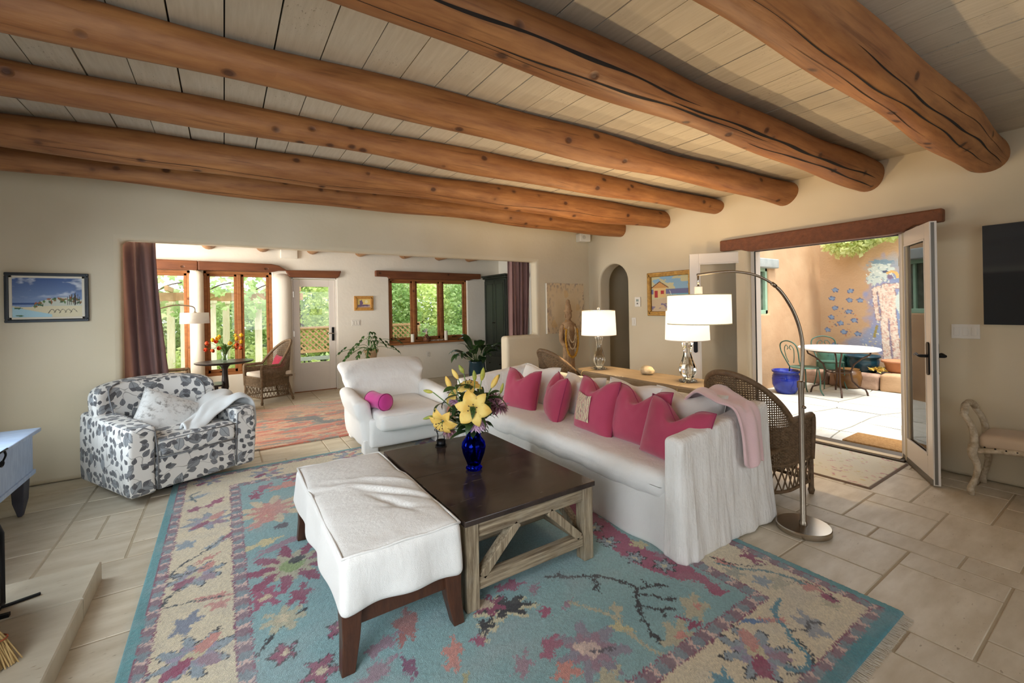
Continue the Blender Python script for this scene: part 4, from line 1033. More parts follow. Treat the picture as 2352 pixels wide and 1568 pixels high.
for s in (-1, 1):
    def warm(P, s=s):
        P = P.copy(); zn = (P[:, 2]+0.24)/0.48; roll = np.clip((zn-0.55)/0.45, 0, 1)
        P[:, 0] += s*(0.045*roll - 0.02*(1-zn)) ; P[:, 0] += (P[:, 0]*0) + (np.abs(P[:, 0]) > 0) * s * 0.02*np.sin(roll*PI)
        P[:, 2] += zn * 0.05 * (P[:, 1]+0.35)/0.7
        P += np.stack([wr(P, 0.024, 7, 1), wr(P, 0.02, 7, 4), wr(P, 0.014, 7, 7)], 1); return P
    MB().rbox((0.14, 0.66, 0.48), 0.06, (4, 18, 14), (s*0.365, 0.02, 0.31), warm).build('arm', LINEN, wc, smooth=True)
    def legf(P): P = P.copy(); P += np.stack([wr(P, 0.008, 9, 1), wr(P, 0.008, 9, 4), 0*P[:, 0]], 1); return P
    MB().rbox((0.13, 0.10, 0.14), 0.015, (3, 3, 3), (s*0.335, -0.265, 0.085), legf).build('skirt_leg', LINEN, wc, smooth=True)
    MB().rbox((0.10, 0.10, 0.14), 0.015, (3, 3, 3), (s*0.32, 0.32, 0.085), legf).build('skirt_leg', LINEN, wc, smooth=True)
def wback(P):
    P = P.copy(); zn = np.clip((P[:, 2]+0.30)/0.60, 0, 1)
    P[:, 0] *= 0.80 + 0.28*zn**1.3; P[:, 1] += 0.20*zn**1.2 + 0.05*np.clip((zn-0.8)/0.2, 0, 1)
    P[:, 2] += 0.035*np.cos(P[:, 0]*3.2)*(zn > 0.7)
    edge = np.clip((np.abs(P[:, 0])/0.42-0.55)/0.45, 0, 1)
    P[:, 1] += 0.016*edge*np.sin(P[:, 2]*34 + np.abs(P[:, 0])*26) + wr(P, 0.014, 5, 5); return P
MB().rbox((0.86, 0.17, 0.60), 0.07, (28, 4, 24), (0, 0.24, 0.535), wback).build('backrest', LINEN, wc, smooth=True)
bl = thing('bolster_pillow', 'fuchsia bolster pillow lying on the white armchair seat', 'pillow', (1.30, 4.46, 0.525), math.radians(-74))
pr = [(0.0, -0.15), (0.055, -0.148), (0.080, -0.135), (0.086, -0.11), (0.076, -0.02), (0.074, 0.03), (0.086, 0.11), (0.080, 0.135), (0.055, 0.148), (0.0, 0.15)]
MB().lathe(pr, 28).xf(rot(0, PI/2, 0)).build('cover', FUCHSIA, bl, smooth=True)
for x in (-0.128, 0.128): MB().tube([(x, 0.084*math.cos(a), 0.084*math.sin(a)) for a in np.linspace(0, 2*PI, 24, endpoint=False)], 0.004, 5, closed=True).build('piping', mk('dark_fuchsia_cord', C(140, 20, 90)), bl, smooth=True)

# ---------------------------------------------------------------- console behind the sofa
cs = thing('console_table', 'pale oak console table behind the sofa', 'console table', (3.49, 2.94, 0))
poly = [(-0.22, -0.78), (0.18, -0.76), (0.235, -0.62), (0.235, 0.62), (0.16, 0.76), (-0.16, 0.78), (-0.235, 0.66), (-0.235, -0.70)]
MB().prism(poly, 0.722, 0.75).build('table_top', CONSOLE, cs, bevel=0.006)
MB().prism([(x*0.93, y*0.965) for x, y in poly], 0.700, 0.722).build('edge_moulding', CONSOLE, cs, bevel=0.005)
MB().prism([(x*0.86, y*0.94) for x, y in poly], 0.60, 0.700).build('apron', CONSOLE, cs, bevel=0.003)
for sx in (-1, 1):
    for sy in (-1, 1):
        MB().lathe([(0.022, 0), (0.028, 0.05), (0.022, 0.08), (0.03, 0.35), (0.034, 0.55), (0.034, 0.62)], 12, (sx*0.165, sy*0.66, 0)).build('leg', CONSOLE, cs, smooth=True, auto=40)

# ---------------------------------------------------------------- crystal table lamps
def point(name, loc, energy, color, size, parent):
    d = bpy.data.lights.new(name, 'POINT'); d.energy = energy; d.color = color; d.shadow_soft_size = size
    o = bpy.data.objects.new(name, d); COL.objects.link(o); o.location = loc; o.parent = parent; return o
def table_lamp(loc, label, rz):
    r = thing('table_lamp', label, 'lamp', loc, rz, 'crystal lamps on the console')
    m = MB()
    for k in range(8):
        a = 2*PI*k/8; m.ball((0.062*math.cos(a), 0.062*math.sin(a), 0.012), (0.02, 0.02, 0.011), 8, 6)
    m.lathe([(0, 0.002), (0.062, 0.002), (0.064, 0.014), (0.05, 0.022), (0, 0.022)], 24); m.build('base', CRYSTAL, r, smooth=True)
    prof = [(0.0, 0.024), (0.030, 0.024), (0.046, 0.040), (0.067, 0.080), (0.072, 0.115), (0.062, 0.155), (0.045, 0.20), (0.032, 0.25), (0.031, 0.285), (0.040, 0.325), (0.050, 0.352), (0.046, 0.358), (0.0, 0.358)]
    V = []; n = 32; F = []
    for q, z in prof:
        for k in range(n):
            a = 2*PI*k/n; s = q*(1 + 0.10*math.cos(4*a)); V.append((s*math.cos(a), s*math.sin(a), z))
    F = [(i*n+k, i*n+(k+1) % n, (i+1)*n+(k+1) % n, (i+1)*n+k) for i in range(len(prof)-1) for k in range(n)]
    MB().add(V, F).build('body', CRYSTAL, r, smooth=True)
    MB().tube([(0, 0, 0.358), (0, 0, 0.385)], 0.022, 12).build('socket', NICKEL, r, smooth=True, auto=40)
    MB().tube([(0, 0, 0.385), (0, 0, 0.655)], 0.004, 8).build('rod', NICKEL, r)
    sh = MB(); sh.lathe([(0.190, 0.378), (0.180, 0.648)], 48); sh.f = [q for q in sh.f if len(q) == 4]; sh.uv = [[(0, 0)]*4 for q in sh.f]
    so = sh.build('shade', SHADELIT, r, smooth=True, solid=0.002)
    tr = MB(); tr2 = MB(); tr.tube([(0.1905*math.cos(a), 0.1905*math.sin(a), 0.379) for a in np.linspace(0, 2*PI, 48, endpoint=False)], 0.003, 5, closed=True); tr2.tube([(0.1805*math.cos(a), 0.1805*math.sin(a), 0.647) for a in np.linspace(0, 2*PI, 48, endpoint=False)], 0.003, 5, closed=True)
    _tm = mk('shade_trim_pink', C(240, 224, 210), rough=0.8); tr.build('shade_trim', _tm, so, smooth=True); tr2.build('shade_trim', _tm, so, smooth=True)
    m = MB(); 
    for k in range(3): a = 2*PI*k/3; m.tube([(0, 0, 0.64), (0.178*math.cos(a), 0.178*math.sin(a), 0.645)], 0.002, 5)
    m.build('spider', NICKEL, r)
    MB().rbox((0.022, 0.022, 0.026), 0.005, (1, 1, 1), (0, 0, 0.668)).build('finial', CRYSTAL, r, smooth=True)
    MB().ball((0, 0, 0.50), (0.028, 0.028, 0.04), 12, 8).build('bulb', BULB, r, smooth=True)
    point('bulb_light', (0, 0, 0.56), 50, (1, 0.72, 0.40), 0.03, r)
    MB().tube(catmull([(-0.06, 0.0, 0.012), (-0.12, -0.015, 0.006), (-0.19, 0.0, 0.004), (-0.245, 0.01, -0.002), (-0.262, 0.01, -0.05), (-0.265, 0.01, -0.25)], 5), 0.0028, 6).build('cord', mk('clear_gold_cord', C(206, 180, 120), rough=0.4), r, smooth=True)
    return r
_t = NT('warm_bulb'); _e = _t.n('Emission', Color=(1, 0.85, 0.6, 1), Strength=6.0); _t.t.links.new(_e.outputs[0], _t.out.inputs[0]); BULB = _t.m
table_lamp((3.47, 3.51, 0.75), 'lit crystal lamp on the console nearest the stone statue', 0)
table_lamp((3.51, 2.43, 0.75), 'lit crystal lamp on the console partly hidden by the arc lamp shade', 0.3)
def rockf(P):
    n = n3(P, 16, 4) + 0.5*n3(P, 38, 9); r = 1 + 0.75*n; return P * r[:, None]
m = MB().ball((0, 0, 0), (0.085, 0.06, 0.048), 40, 26); m.v = [rockf(m.v[0])]
rk = m.build('geode_rock', ROCK, smooth=True); rk.location = (3.56, 2.93, 0.795); rk.rotation_euler = (0, 0, 1.4); tag(rk, 'lumpy pale quartz rock on the console between the lamps', 'rock')

# ---------------------------------------------------------------- wicker armchairs
def wicker_chair(name, label, loc, rz, mat, scale=1.0, zback=0.95, group=None, cushion=False):
    r = thing(name, label, 'chair', loc, rz, group); R = 0.29; yf, yc = -0.30, 0.0; st = yc - yf; arc = PI*R; T = 2*st + arc
    def plan(s, d=0.0):
        q = s*T; rr = R + d
        if q < st: return (-rr, yf + q)
        if q > st + arc: return (rr, yc - (q - st - arc))
        a = PI - (q - st)/R; return (rr*math.cos(a), yc + rr*math.sin(a))
    def top(s):
        c = abs(s-0.5)*2; k = 0.60
        return 0.60 + 0.015*(c > 0.9)*0 + (zback-0.60)*(0.5+0.5*math.cos(PI*min(c/k, 1)))**0.5
    def pos(s, z, d=0.0):
        x, y = plan(s, d); c = abs(s-0.5)*2; b = max(0, 1-c/0.6); y += max(0, z-0.40)*0.14*b; x *= 1 + 0.06*max(0, z-0.3)
        return (x, y, z)
    m = MB(); N = 96; zb = 0.27
    for k in range(N+1):
        s = k/N; zt = top(s); m.tube([pos(s, zb+(zt-zb)*q/4) for q in range(5)], 0.0045, 4, caps=False)
    z = zb + 0.008; row = 0
    while z < zback:
        segs = []; cur = []
        for k in range(2*N+1):
            s = k/(2*N)
            if top(s) >= z: cur.append(pos(s, z, 0.0055*(1 if ((k//2 + row) % 2) else -1)*(1 if k % 2 == 0 else 0)))
            elif cur: segs.append(cur); cur = []
        if cur: segs.append(cur)
        for sg in segs:
            if len(sg) > 2: m.tube(sg, 0.0048, 4, caps=False)
        z += 0.0105 if z < 0.56 else 0.0165; row += 1
    for k in range(21):   # woven front apron
        x = -0.29 + 0.58*k/20; m.tube([(x, yf, 0.27), (x, yf, 0.41)], 0.0045, 4, caps=False)
    for q in range(13): m.tube([(-0.29+0.029*k, yf+0.005*(1 if (k+q) % 2 else -1), 0.275+0.0105*q) for k in range(21)], 0.0048, 4, caps=False)
    m.build('woven_shell', mat, r, kind='stuff')
    rim = [(-R-0.005, yf, 0.27), (-R-0.012, yf-0.012, 0.50), (-R-0.012, yf-0.005, 0.595)] + [pos(k/40, top(k/40)) for k in range(1, 40)] + [(R+0.012, yf-0.005, 0.595), (R+0.012, yf-0.012, 0.50), (R+0.005, yf, 0.27)]
    MB().tube(catmull(rim, 3), 0.021, 10).build('rolled_rim', mat, r, smooth=True)
    for zz, q in ((0.41, 0.010), (0.29, 0.011), (0.105, 0.013)):
        ring = [pos(k/36, zz) for k in range(37)]; MB().tube(ring + [(0.1, yf, zz), (-0.1, yf, zz)], q, 6, closed=True).build('hoop', mat, r, smooth=True)
    l = MB(); n = 26
    for k in range(n):
        for d in (-1, 1):
            a, b = k/n, min(max((k+d*1.3)/n, 0), 1); l.tube([pos(a, 0.105), pos(b, 0.285)], 0.0055, 5, caps=False)
    for k in range(10):
        for d in (-1, 1):
            a = -0.27+0.06*k; b = min(max(a+d*0.075, -0.29), 0.29); l.tube([(a, yf, 0.105), (b, yf, 0.285)], 0.0055, 5, caps=False)
    l.build('lattice', mat, r, kind='stuff')
    for (x, y, dx, dy) in ((-R, yf, 0, 0), (R, yf, 0, 0), (-0.22, 0.20, -0.03, 0.07), (0.22, 0.20, 0.03, 0.07)):
        MB().tube([(x+dx, y+dy, 0.0), (x+dx, y+dy, 0.03), (x+dx*0.9, y+dy*0.9, 0.05), (x, y, 0.30)], [0.016, 0.024, 0.018, 0.017], 10).build('leg', mat, r, smooth=True)
    MB().rbox((0.55, 0.56, 0.03), 0.01, (2, 2, 1), (0, -0.02, 0.405)).build('seat', mat, r, smooth=True)
    if cushion:
        MB().rbox((0.53, 0.54, 0.065), 0.02, (6, 6, 2), (0, -0.025, 0.452)).build('seat_cushion', CREAMCUSH, r, smooth=True)
    return r
w1 = wicker_chair('wicker_armchair', 'brown wicker armchair beside the arc lamp, back to the sofa', (3.40, 1.81, 0), PI/2, WICKER, group='wicker armchairs')
dup(w1, (3.42, 4.02, 0), PI/2, 'brown wicker armchair at the far end of the console, only its back showing')
w2 = wicker_chair('wicker_armchair', 'grey brown wicker armchair with cream cushion and red pillow in the sunroom', (0.62, 8.12, 0), math.atan2(-0.39, -0.92) + PI/2, WICKERG, zback=0.97, cushion=True, group='wicker armchairs')
for ch in w2.children: pass
w2.scale = (0.90, 0.90, 1.0)
pillow('red_pillow', 'small red patterned pillow in the sunroom wicker chair', (0.71, 8.15, 0.485), math.atan2(-0.39, -0.92) + PI/2, 0.35, 0.36, 0.24, 0.12, REDPIL, 0.0, 6, roll=0.10)

# ---------------------------------------------------------------- arc floor lamp beside the sofa
al = thing('arc_floor_lamp', 'brushed nickel arc floor lamp with white drum shade over the sofa', 'lamp', (3.07, 1.31, 0))
MB().lathe([(0, 0), (0.150, 0), (0.152, 0.004), (0.152, 0.030), (0.148, 0.035), (0, 0.036)], 56, (0, 0, 0)).build('base', NICKEL, al, smooth=True, auto=30)
MB().lathe([(0.024, 0.036), (0.022, 0.05), (0.0165, 0.058), (0.0165, 0.93)], 20).build('pole', DARKNICKEL, al, smooth=True, auto=40)
MB().lathe([(0.022, 0.905), (0.022, 0.945), (0.014, 0.95)], 20).build('collar', DARKNICKEL, al, smooth=True, auto=40)
MB().tube([(0, -0.005, 0.79), (-0.035, -0.035, 0.79)], 0.009, 10).build('knob', DARKNICKEL, al, smooth=True)
ap = catmull([(0.0, 0.0, 0.93), (0.012, -0.006, 1.06), (0.012, -0.006, 1.20), (-0.01, 0.01, 1.33), (-0.055, 0.04, 1.45), (-0.12, 0.085, 1.555), (-0.215, 0.15, 1.625), (-0.33, 0.22, 1.653), (-0.43, 0.29, 1.652), (-0.54, 0.362, 1.638)], 8)
MB().tube(ap, [0.011]*40 + [0.008]*(len(ap)-40), 10).build('arc_arm', DARKNICKEL, al, smooth=True)
MB().tube(ap[40:43], 0.0125, 10).build('arm_joint', DARKNICKEL, al, smooth=True)
ex, ey = -0.535, 0.358
MB().tube([(ex, ey, 1.64), (ex, ey, 1.56)], 0.0065, 8).build('drop_rod', NICKEL, al, smooth=True)
MB().lathe([(0.024, 1.50), (0.024, 1.562), (0.010, 1.566)], 20, (ex, ey, 0)).build('socket_cup', WHITEPL, al, smooth=True, auto=40)
sh = MB().lathe([(0.19, 1.325), (0.188, 1.510)], 56, (ex, ey, 0)); sh.f = [q for q in sh.f if len(q) == 4]; sh.uv = [[(0, 0)]*4 for q in sh.f]
so = sh.build('shade', SHADELIT, al, smooth=True, solid=0.002)
MB().lathe([(0.0, 1.335), (0.186, 1.335)], 48, (ex, ey, 0)).build('diffuser', SHADEOFF, al)
tr = MB(); tr2 = MB(); tr.tube([(ex+0.1905*math.cos(a), ey+0.1905*math.sin(a), 1.326) for a in np.linspace(0, 2*PI, 48, endpoint=False)], 0.003, 5, closed=True); tr2.tube([(ex+0.1885*math.cos(a), ey+0.1885*math.sin(a), 1.509) for a in np.linspace(0, 2*PI, 48, endpoint=False)], 0.003, 5, closed=True)
_tm = mk('shade_trim_gold', C(214, 196, 150), rough=0.6); tr.build('shade_trim', _tm, so, smooth=True); tr2.build('shade_trim', _tm, so, smooth=True)
point('bulb_light', (ex, ey, 1.44), 36, (1, 0.74, 0.43), 0.03, al)

# ---------------------------------------------------------------- carved bench at the right wall
bn = thing('carved_bench', 'limed carved bench with beige seat under the dark wall panel', 'bench', (4.80, 0.10, 0))
by = 0.73
MB().rbox((0.36, 1.40, 0.10), 0.04, (8, 20, 3), (0, 0, 0.405), lambda P: P + np.stack([0*P[:, 0], 0*P[:, 0], (P[:, 2] > 0)*0.03*np.cos(P[:, 1]*2.1)*np.cos(P[:, 0]*6)], 1)).build('seat', BENCHFAB, bn, smooth=True)
for sx in (-1, 1):
    MB().tube(catmull([(sx*0.17, -0.70, 0.33), (sx*0.178, -0.5, 0.365), (sx*0.182, 0, 0.345), (sx*0.178, 0.5, 0.365), (sx*0.17, 0.70, 0.33)], 6), 0.02, 8).build('seat_rail', BENCHWOOD, bn, smooth=True)
for sy in (-1, 1):
    for sx in (-1, 1):
        MB().tube(catmull([(sx*0.185, sy*0.73, 0.0), (sx*0.19, sy*0.735, 0.05), (sx*0.175, sy*0.715, 0.12), (sx*0.17, sy*0.70, 0.22), (sx*0.178, sy*0.725, 0.30), (sx*0.178, sy*0.72, 0.37)], 5), list(np.interp(range(26), [0, 3, 10, 16, 22, 25], [0.016, 0.021, 0.017, 0.021, 0.029, 0.027])), 10).build('leg', BENCHWOOD, bn, smooth=True)
        MB().tube(catmull([(sx*0.178, sy*0.715, 0.36), (sx*0.178, sy*0.715, 0.45), (sx*0.178, sy*0.735, 0.53), (sx*0.175, sy*0.775, 0.60)], 5), list(np.linspace(0.023, 0.019, 16)), 10).build('arm_post', BENCHWOOD, bn, smooth=True)
    MB().tube(catmull([(-0.178, sy*0.765, 0.595), (-0.08, sy*0.775, 0.645), (0.08, sy*0.775, 0.645), (0.178, sy*0.765, 0.595)], 5), 0.023, 10).build('arm_rail', BENCHWOOD, bn, smooth=True)
nh = MB()
for k in range(26): nh.ball((-0.192, -0.66+0.0528*k, 0.372 - 0.0*(k)), 0.006, 6, 4)
nh.build('nail_heads', BRONZE, bn, smooth=True)

# ---------------------------------------------------------------- blue chest at far left
ch = thing('blue_chest', 'pale blue painted chest with iron latch on tapered legs', 'chest', (-1.46, 4.10, 0))
MB().box((-0.25, -0.62, 0.27), (0.25, 0.62, 0.57)).build('body', BLUECHEST, ch, bevel=0.006)
MB().box((-0.27, -0.66, 0.572), (0.285, 0.665, 0.60)).build('lid', BLUECHEST, ch, bevel=0.006)
MB().box((0.245, -0.63, 0.268), (0.262, 0.63, 0.30)).build('base_moulding', BLUECHEST, ch, bevel=0.004)
for sx in (-1, 1):
    for sy in (-1, 1):
        V = []
        for (w, z, d) in ((0.02, 0, 0.03), (0.05, 0.10, 0), (0.06, 0.275, 0)):
            for dx, dy in ((-1,-1),(1,-1),(1,1),(-1,1)): V.append((sx*(0.20+d*0.3)+dx*w*0.6, sy*(0.55-d)+dy*w, z))
        F = [(3,2,1,0)] + [(4*i+k, 4*i+(k+1) % 4, 4*i+4+(k+1) % 4, 4*i+4+k) for i in (0, 1) for k in range(4)] + [(8,9,10,11)]
        MB().add(V, F).build('leg', CHESTLEG, ch, bevel=0.004)
m = MB(); m.tube(catmull([(0.29, -0.02, 0.595), (0.288, 0.0, 0.565), (0.27, 0.01, 0.52), (0.268, 0.0, 0.50)], 4), 0.006, 6); m.tube([(0.272, 0.0+0.028*math.cos(a), 0.515+0.018*math.sin(a)) for a in np.linspace(0, 2*PI, 14, endpoint=False)], 0.004, 5, closed=True); m.tube([(0.285, -0.12, 0.60), (0.287, 0.03, 0.602)], 0.006, 6)
m.build('latch', BLACKIRON, ch, smooth=True)

# ---------------------------------------------------------------- fireplace, hearth, tools
hp = MB(); hp.cbox((-0.585, -0.62, 0.0), (0.585, 0.80, 0.10), 0.008)
he = sroot('trim_7', (-1.165, 2.45, 0), 0, 'raised limestone hearth slab')
for (a, b, c, d) in ((-0.585, -1.10, 0.585, -0.33), (-0.585, -0.322, 0.585, 0.425), (-0.585, 0.433, 0.585, 0.80)):
    MB().cbox((a, b, 0.0), (c, d, 0.10), 0.006).build('hearth_stone', HEARTH, he)
kv = sroot('wall_fireplace', (-1.38, 2.40, 0), 0, 'plaster corner fireplace mass')
def kf(P): P = P.copy(); zn = (P[:, 2]+1.4)/2.8; P[:, 0] -= 0.12*zn; P[:, 1] *= 1-0.12*zn; return P
MB().rbox((0.40, 1.5, 2.80), 0.12, (4, 8, 16), (-0.18, -0.15, 1.45), kf).build('chimney_breast', PLASTER, kv, smooth=True)
fs = thing('fire_screen', 'black metal fire screen at the left edge standing on the hearth', 'fire screen', (-0.885, 2.60, 0.10))
ar = [(0, -0.36), (0, -0.36)]
prof = [(y, 0.34 + 0.13*math.sqrt(max(0, 1-(y/0.42)**2))) for y in np.linspace(-0.42, 0.42, 17)]
MB().tube([(0, -0.42, 0.01)] + [(0, y, z) for y, z in prof] + [(0, 0.42, 0.01)], 0.014, 8, closed=True).build('frame', BLACKIRON, fs, smooth=True)
MB().prism([(-0.41, 0.02)] + [(y*0.98, z-0.01) for y, z in prof] + [(0.41, 0.02)], -0.003, 0.003, Matrix(((0, 0, 1, 0), (1, 0, 0, 0), (0, 1, 0, 0), (0, 0, 0, 1)))).build('mesh_panel', mk('black_screen_mesh', C(18, 17, 16), rough=0.8), fs)
for s in (-1, 1): MB().bar((-0.06, s*0.3, 0.008), (0.06, s*0.3, 0.008), 0.02, 0.016).build('foot', BLACKIRON, fs)
pk = MB().bar((-0.93, 2.98, 0.106), (-0.76, 3.035, 0.106), 0.016, 0.010).build('fire_poker', BLACKIRON, bevel=0.002); tag(pk, 'short black iron bar lying on the hearth slab', 'fire poker')
br = thing('straw_broom', 'straw hearth broom at the lower left corner', 'broom', (-0.765, 2.50, 0.10))
m = MB(); rb = random.Random(3)
for k in range(240):
    a = rb.uniform(0, 2*PI); q = math.sqrt(rb.random()); x1, y1 = 0.075*q*math.cos(a), 0.035*q*math.sin(a)
    m.tube([(x1+rb.uniform(-.012, .012), y1+rb.uniform(-.012, .012), 0.004), (x1*0.75-0.01, y1*0.8, 0.10), (x1*0.28-0.045, y1*0.5, 0.23)], 0.0022, 3, caps=False)
m.build('bristles', STRAW, br, kind='stuff')
MB().tube([(-0.043, 0, 0.21), (-0.06, 0, 0.29), (-0.10, 0, 0.55)], [0.03, 0.015, 0.013], 10).build('handle', WALNUT, br, smooth=True)
m = MB()
for z, w in ((0.11, 0.062), (0.15, 0.050), (0.19, 0.040)): m.tube([(-0.012-(z-0.1)*0.25+w*math.cos(a), 0.6*w*math.sin(a), z) for a in np.linspace(0, 2*PI, 16, endpoint=False)], 0.003, 5, closed=True)
m.build('binding', mk('red_binding_thread', C(150, 70, 40)), br, smooth=True)

# ================================================================== rugs (coloured knot grids)
class Paint:
    def __init__(s, x0, x1, y0, y1, step):
        s.nx = int(round((x1-x0)/step))+1; s.ny = int(round((y1-y0)/step))+1
        s.x = np.linspace(x0, x1, s.nx); s.y = np.linspace(y0, y1, s.ny); s.X, s.Y = np.meshgrid(s.x, s.y)
        s.col = np.zeros((s.ny, s.nx, 3)); s.step = step
        s.jx = (fbm(s.X*38, s.Y*38, 5, 3)-0.44)*0.030; s.jy = (fbm(s.X*38+50, s.Y*38, 9, 3)-0.44)*0.030
    def win(s, cx, cy, r):
        i0, i1 = np.searchsorted(s.x, [cx-r, cx+r]); j0, j1 = np.searchsorted(s.y, [cy-r, cy+r])
        return slice(j0, j1), slice(i0, i1)
    def put(s, w, mask, col, a=1.0):
        c = s.col[w]; m = (np.clip(mask, 0, 1)*a)[..., None]; s.col[w] = c*(1-m) + np.asarray(col)*m
    def blob(s, cx, cy, rx, ry, ang, col, lobes=0, depth=0.3, outline=None, a=1.0, jag=1.0, ph=0.0):
        R = max(rx, ry)*1.5+0.04; w = s.win(cx, cy, R)
        X = s.X[w]+s.jx[w]*jag-cx; Y = s.Y[w]+s.jy[w]*jag-cy
        p = X*math.cos(ang)+Y*math.sin(ang); q = -X*math.sin(ang)+Y*math.cos(ang)
        d = np.sqrt((p/rx)**2+(q/ry)**2); th = np.arctan2(q/ry, p/rx)
        lim = 1 - depth*0.5 + depth*0.5*np.cos(lobes*th+ph) if lobes else np.ones_like(d)
        if outline is not None: s.put(w, (d < lim*1.0+0.011/min(rx, ry)).astype(float), outline, a)
        s.put(w, (d < lim).astype(float), col, a)
    def stroke(s, pts, wd, col, jag=0.6, a=1.0):
        P = [tuple(p)[:2] for p in catmull([(x, y, 0) for x, y in pts], 6)]
        for (x0, y0), (x1, y1) in zip(P[:-1], P[1:]):
            cx, cy = (x0+x1)/2, (y0+y1)/2; w = s.win(cx, cy, math.hypot(x1-x0, y1-y0)/2+wd+0.03)
            X = s.X[w]+s.jx[w]*jag; Y = s.Y[w]+s.jy[w]*jag; dx, dy = x1-x0, y1-y0; L = dx*dx+dy*dy+1e-12
            t = np.clip(((X-x0)*dx+(Y-y0)*dy)/L, 0, 1); d = np.hypot(X-x0-t*dx, Y-y0-t*dy)
            s.put(w, (d < wd/2).astype(float), col, a)
    def flower(s, cx, cy, r, n, petal, core, outline=None, ang=0.0, second=None, a=1.0):
        s.blob(cx, cy, r, r, ang, petal, n, 0.55, outline, a, ph=ang*3)
        if second is not None: s.blob(cx, cy, r*0.62, r*0.62, ang+0.3, second, n, 0.5, None, a, ph=1.5)
        s.blob(cx, cy, r*0.26, r*0.26, 0, core, 0, 0, None, a)
    def leafy(s, cx, cy, L, wd, ang, col, outline=None, a=1.0, n=5):
        s.blob(cx, cy, L, wd, ang, col, n, 0.5, outline, a, 1.3)
AQ, AQ2, TEAL = C3(150, 186, 186), C3(124, 166, 172), C3(92, 154, 160)
CRE, CRE2 = C3(226, 213, 184), C3(214, 198, 166)
MAG, MAG2, SAL, MAU, GBL, BEI, BLK, PIN = C3(150, 64, 96), C3(164, 84, 112), C3(208, 144, 132), C3(160, 130, 144), C3(148, 162, 172), C3(190, 184, 156), C3(34, 34, 38), C3(212, 168, 166)
pt = Paint(-0.38, 2.60, 0.69, 4.72, 0.0062); X, Y = pt.X, pt.Y
abr = fbm(X*0.7, Y*5.0, 31, 4); pt.col[:] = AQ*(1-abr[..., None]) + AQ2*abr[..., None]
patch = np.clip((fbm(X*3.1, Y*3.1, 77, 3)-0.50)*6, 0, 1)[..., None]; pt.col = pt.col*(1-patch*0.45)+C3(150, 176, 180)*patch*0.45
# field motifs
F_ = pt.flower; L_ = pt.leafy; S_ = pt.stroke; B_ = pt.blob
F_(0.30, 2.76, 0.25, 9, MAG, C3(150, 170, 110), None, 0.4, BEI); L_(0.30, 2.45, 0.10, 0.06, 1.2, MAG); L_(0.14, 2.62, 0.05, 0.06, 0.5, MAG); B_(0.33, 2.80, 0.05, 0.035, 0.5, BLK)
F_(0.27, 3.62, 0.26, 9, CRE2, SAL, None, 1.0, SAL); L_(0.20, 3.45, 0.16, 0.06, 0.7, SAL); L_(0.17, 3.12, 0.15, 0.05, 0.2, C3(214, 200, 150)); L_(0.28, 3.05, 0.18, 0.03, 0.4, MAU); S_([(0.12, 2.95), (0.22, 3.0), (0.34, 3.04), (0.5, 3.1)], 0.018, MAU)
B_(0.30, 3.30, 0.045, 0.035, 0.4, C3(90, 86, 96)); L_(0.25, 4.1, 0.12, 0.06, 0.9, MAG2); L_(0.40, 4.05, 0.16, 0.08, 0.2, SAL); L_(0.18, 3.95, 0.08, 0.05, 1.4, MAG)
S_([(0.10, 2.12), (0.15, 2.20), (0.21, 2.26), (0.31, 2.32)], 0.017, BLK)
for (cx, cy, r) in ((0.19, 2.07, 0.062), (0.30, 1.885, 0.075), (0.42, 2.09, 0.062), (0.22, 1.75, 0.06), (0.06, 1.9, 0.06)): F_(cx, cy, r, 5, MAG, CRE2, BLK, cx*7)
# black / cream / magenta medallion beside the table leg
B_(1.10, 1.77, 0.17, 0.10, -0.5, C3(214, 206, 170), 7, 0.55); B_(1.11, 1.78, 0.145, 0.085, -0.5, BLK, 7, 0.55); F_(1.05, 1.83, 0.085, 6, MAG, CRE2, None, 0.3); B_(1.02, 1.86, 0.045, 0.04, 0, C3(206, 184, 156)); B_(0.96, 1.70, 0.09, 0.05, 0.7, C3(214, 206, 170), 5, 0.6); B_(0.965, 1.715, 0.075, 0.04, 0.7, BLK, 5, 0.6)
L_(1.20, 1.90, 0.10, 0.045, -0.3, MAG2); L_(1.30, 1.80, 0.06, 0.03, 0.6, MAU); B_(1.24, 1.64, 0.035, 0.035, 0, MAG2, 5, 0.3); B_(0.90, 1.66, 0.035, 0.04, 0, MAG2, 5, 0.3); B_(1.36, 1.62, 0.05, 0.02, 0.3, MAU, 4, .4)
# magenta band by the sofa with grey flowers
S_([(2.06, 2.4), (2.02, 2.1), (1.98, 1.85), (1.98, 1.65), (2.02, 1.48)], 0.17, MAG2, 1.6); S_([(2.03, 1.48), (2.06, 1.36), (2.03, 1.27)], 0.08, MAG2, 1.8)
for (cx, cy) in ((1.93, 1.90), (1.93, 1.70), (2.00, 1.55), (1.98, 2.08)): F_(cx, cy, 0.062, 6, GBL, C3(206, 200, 170), BLK, cx*9)
B_(2.06, 1.78, 0.05, 0.06, 0.4, C3(206, 196, 150), 5, .5); B_(2.07, 1.62, 0.04, 0.05, 0.2, MAU, 5, .5)
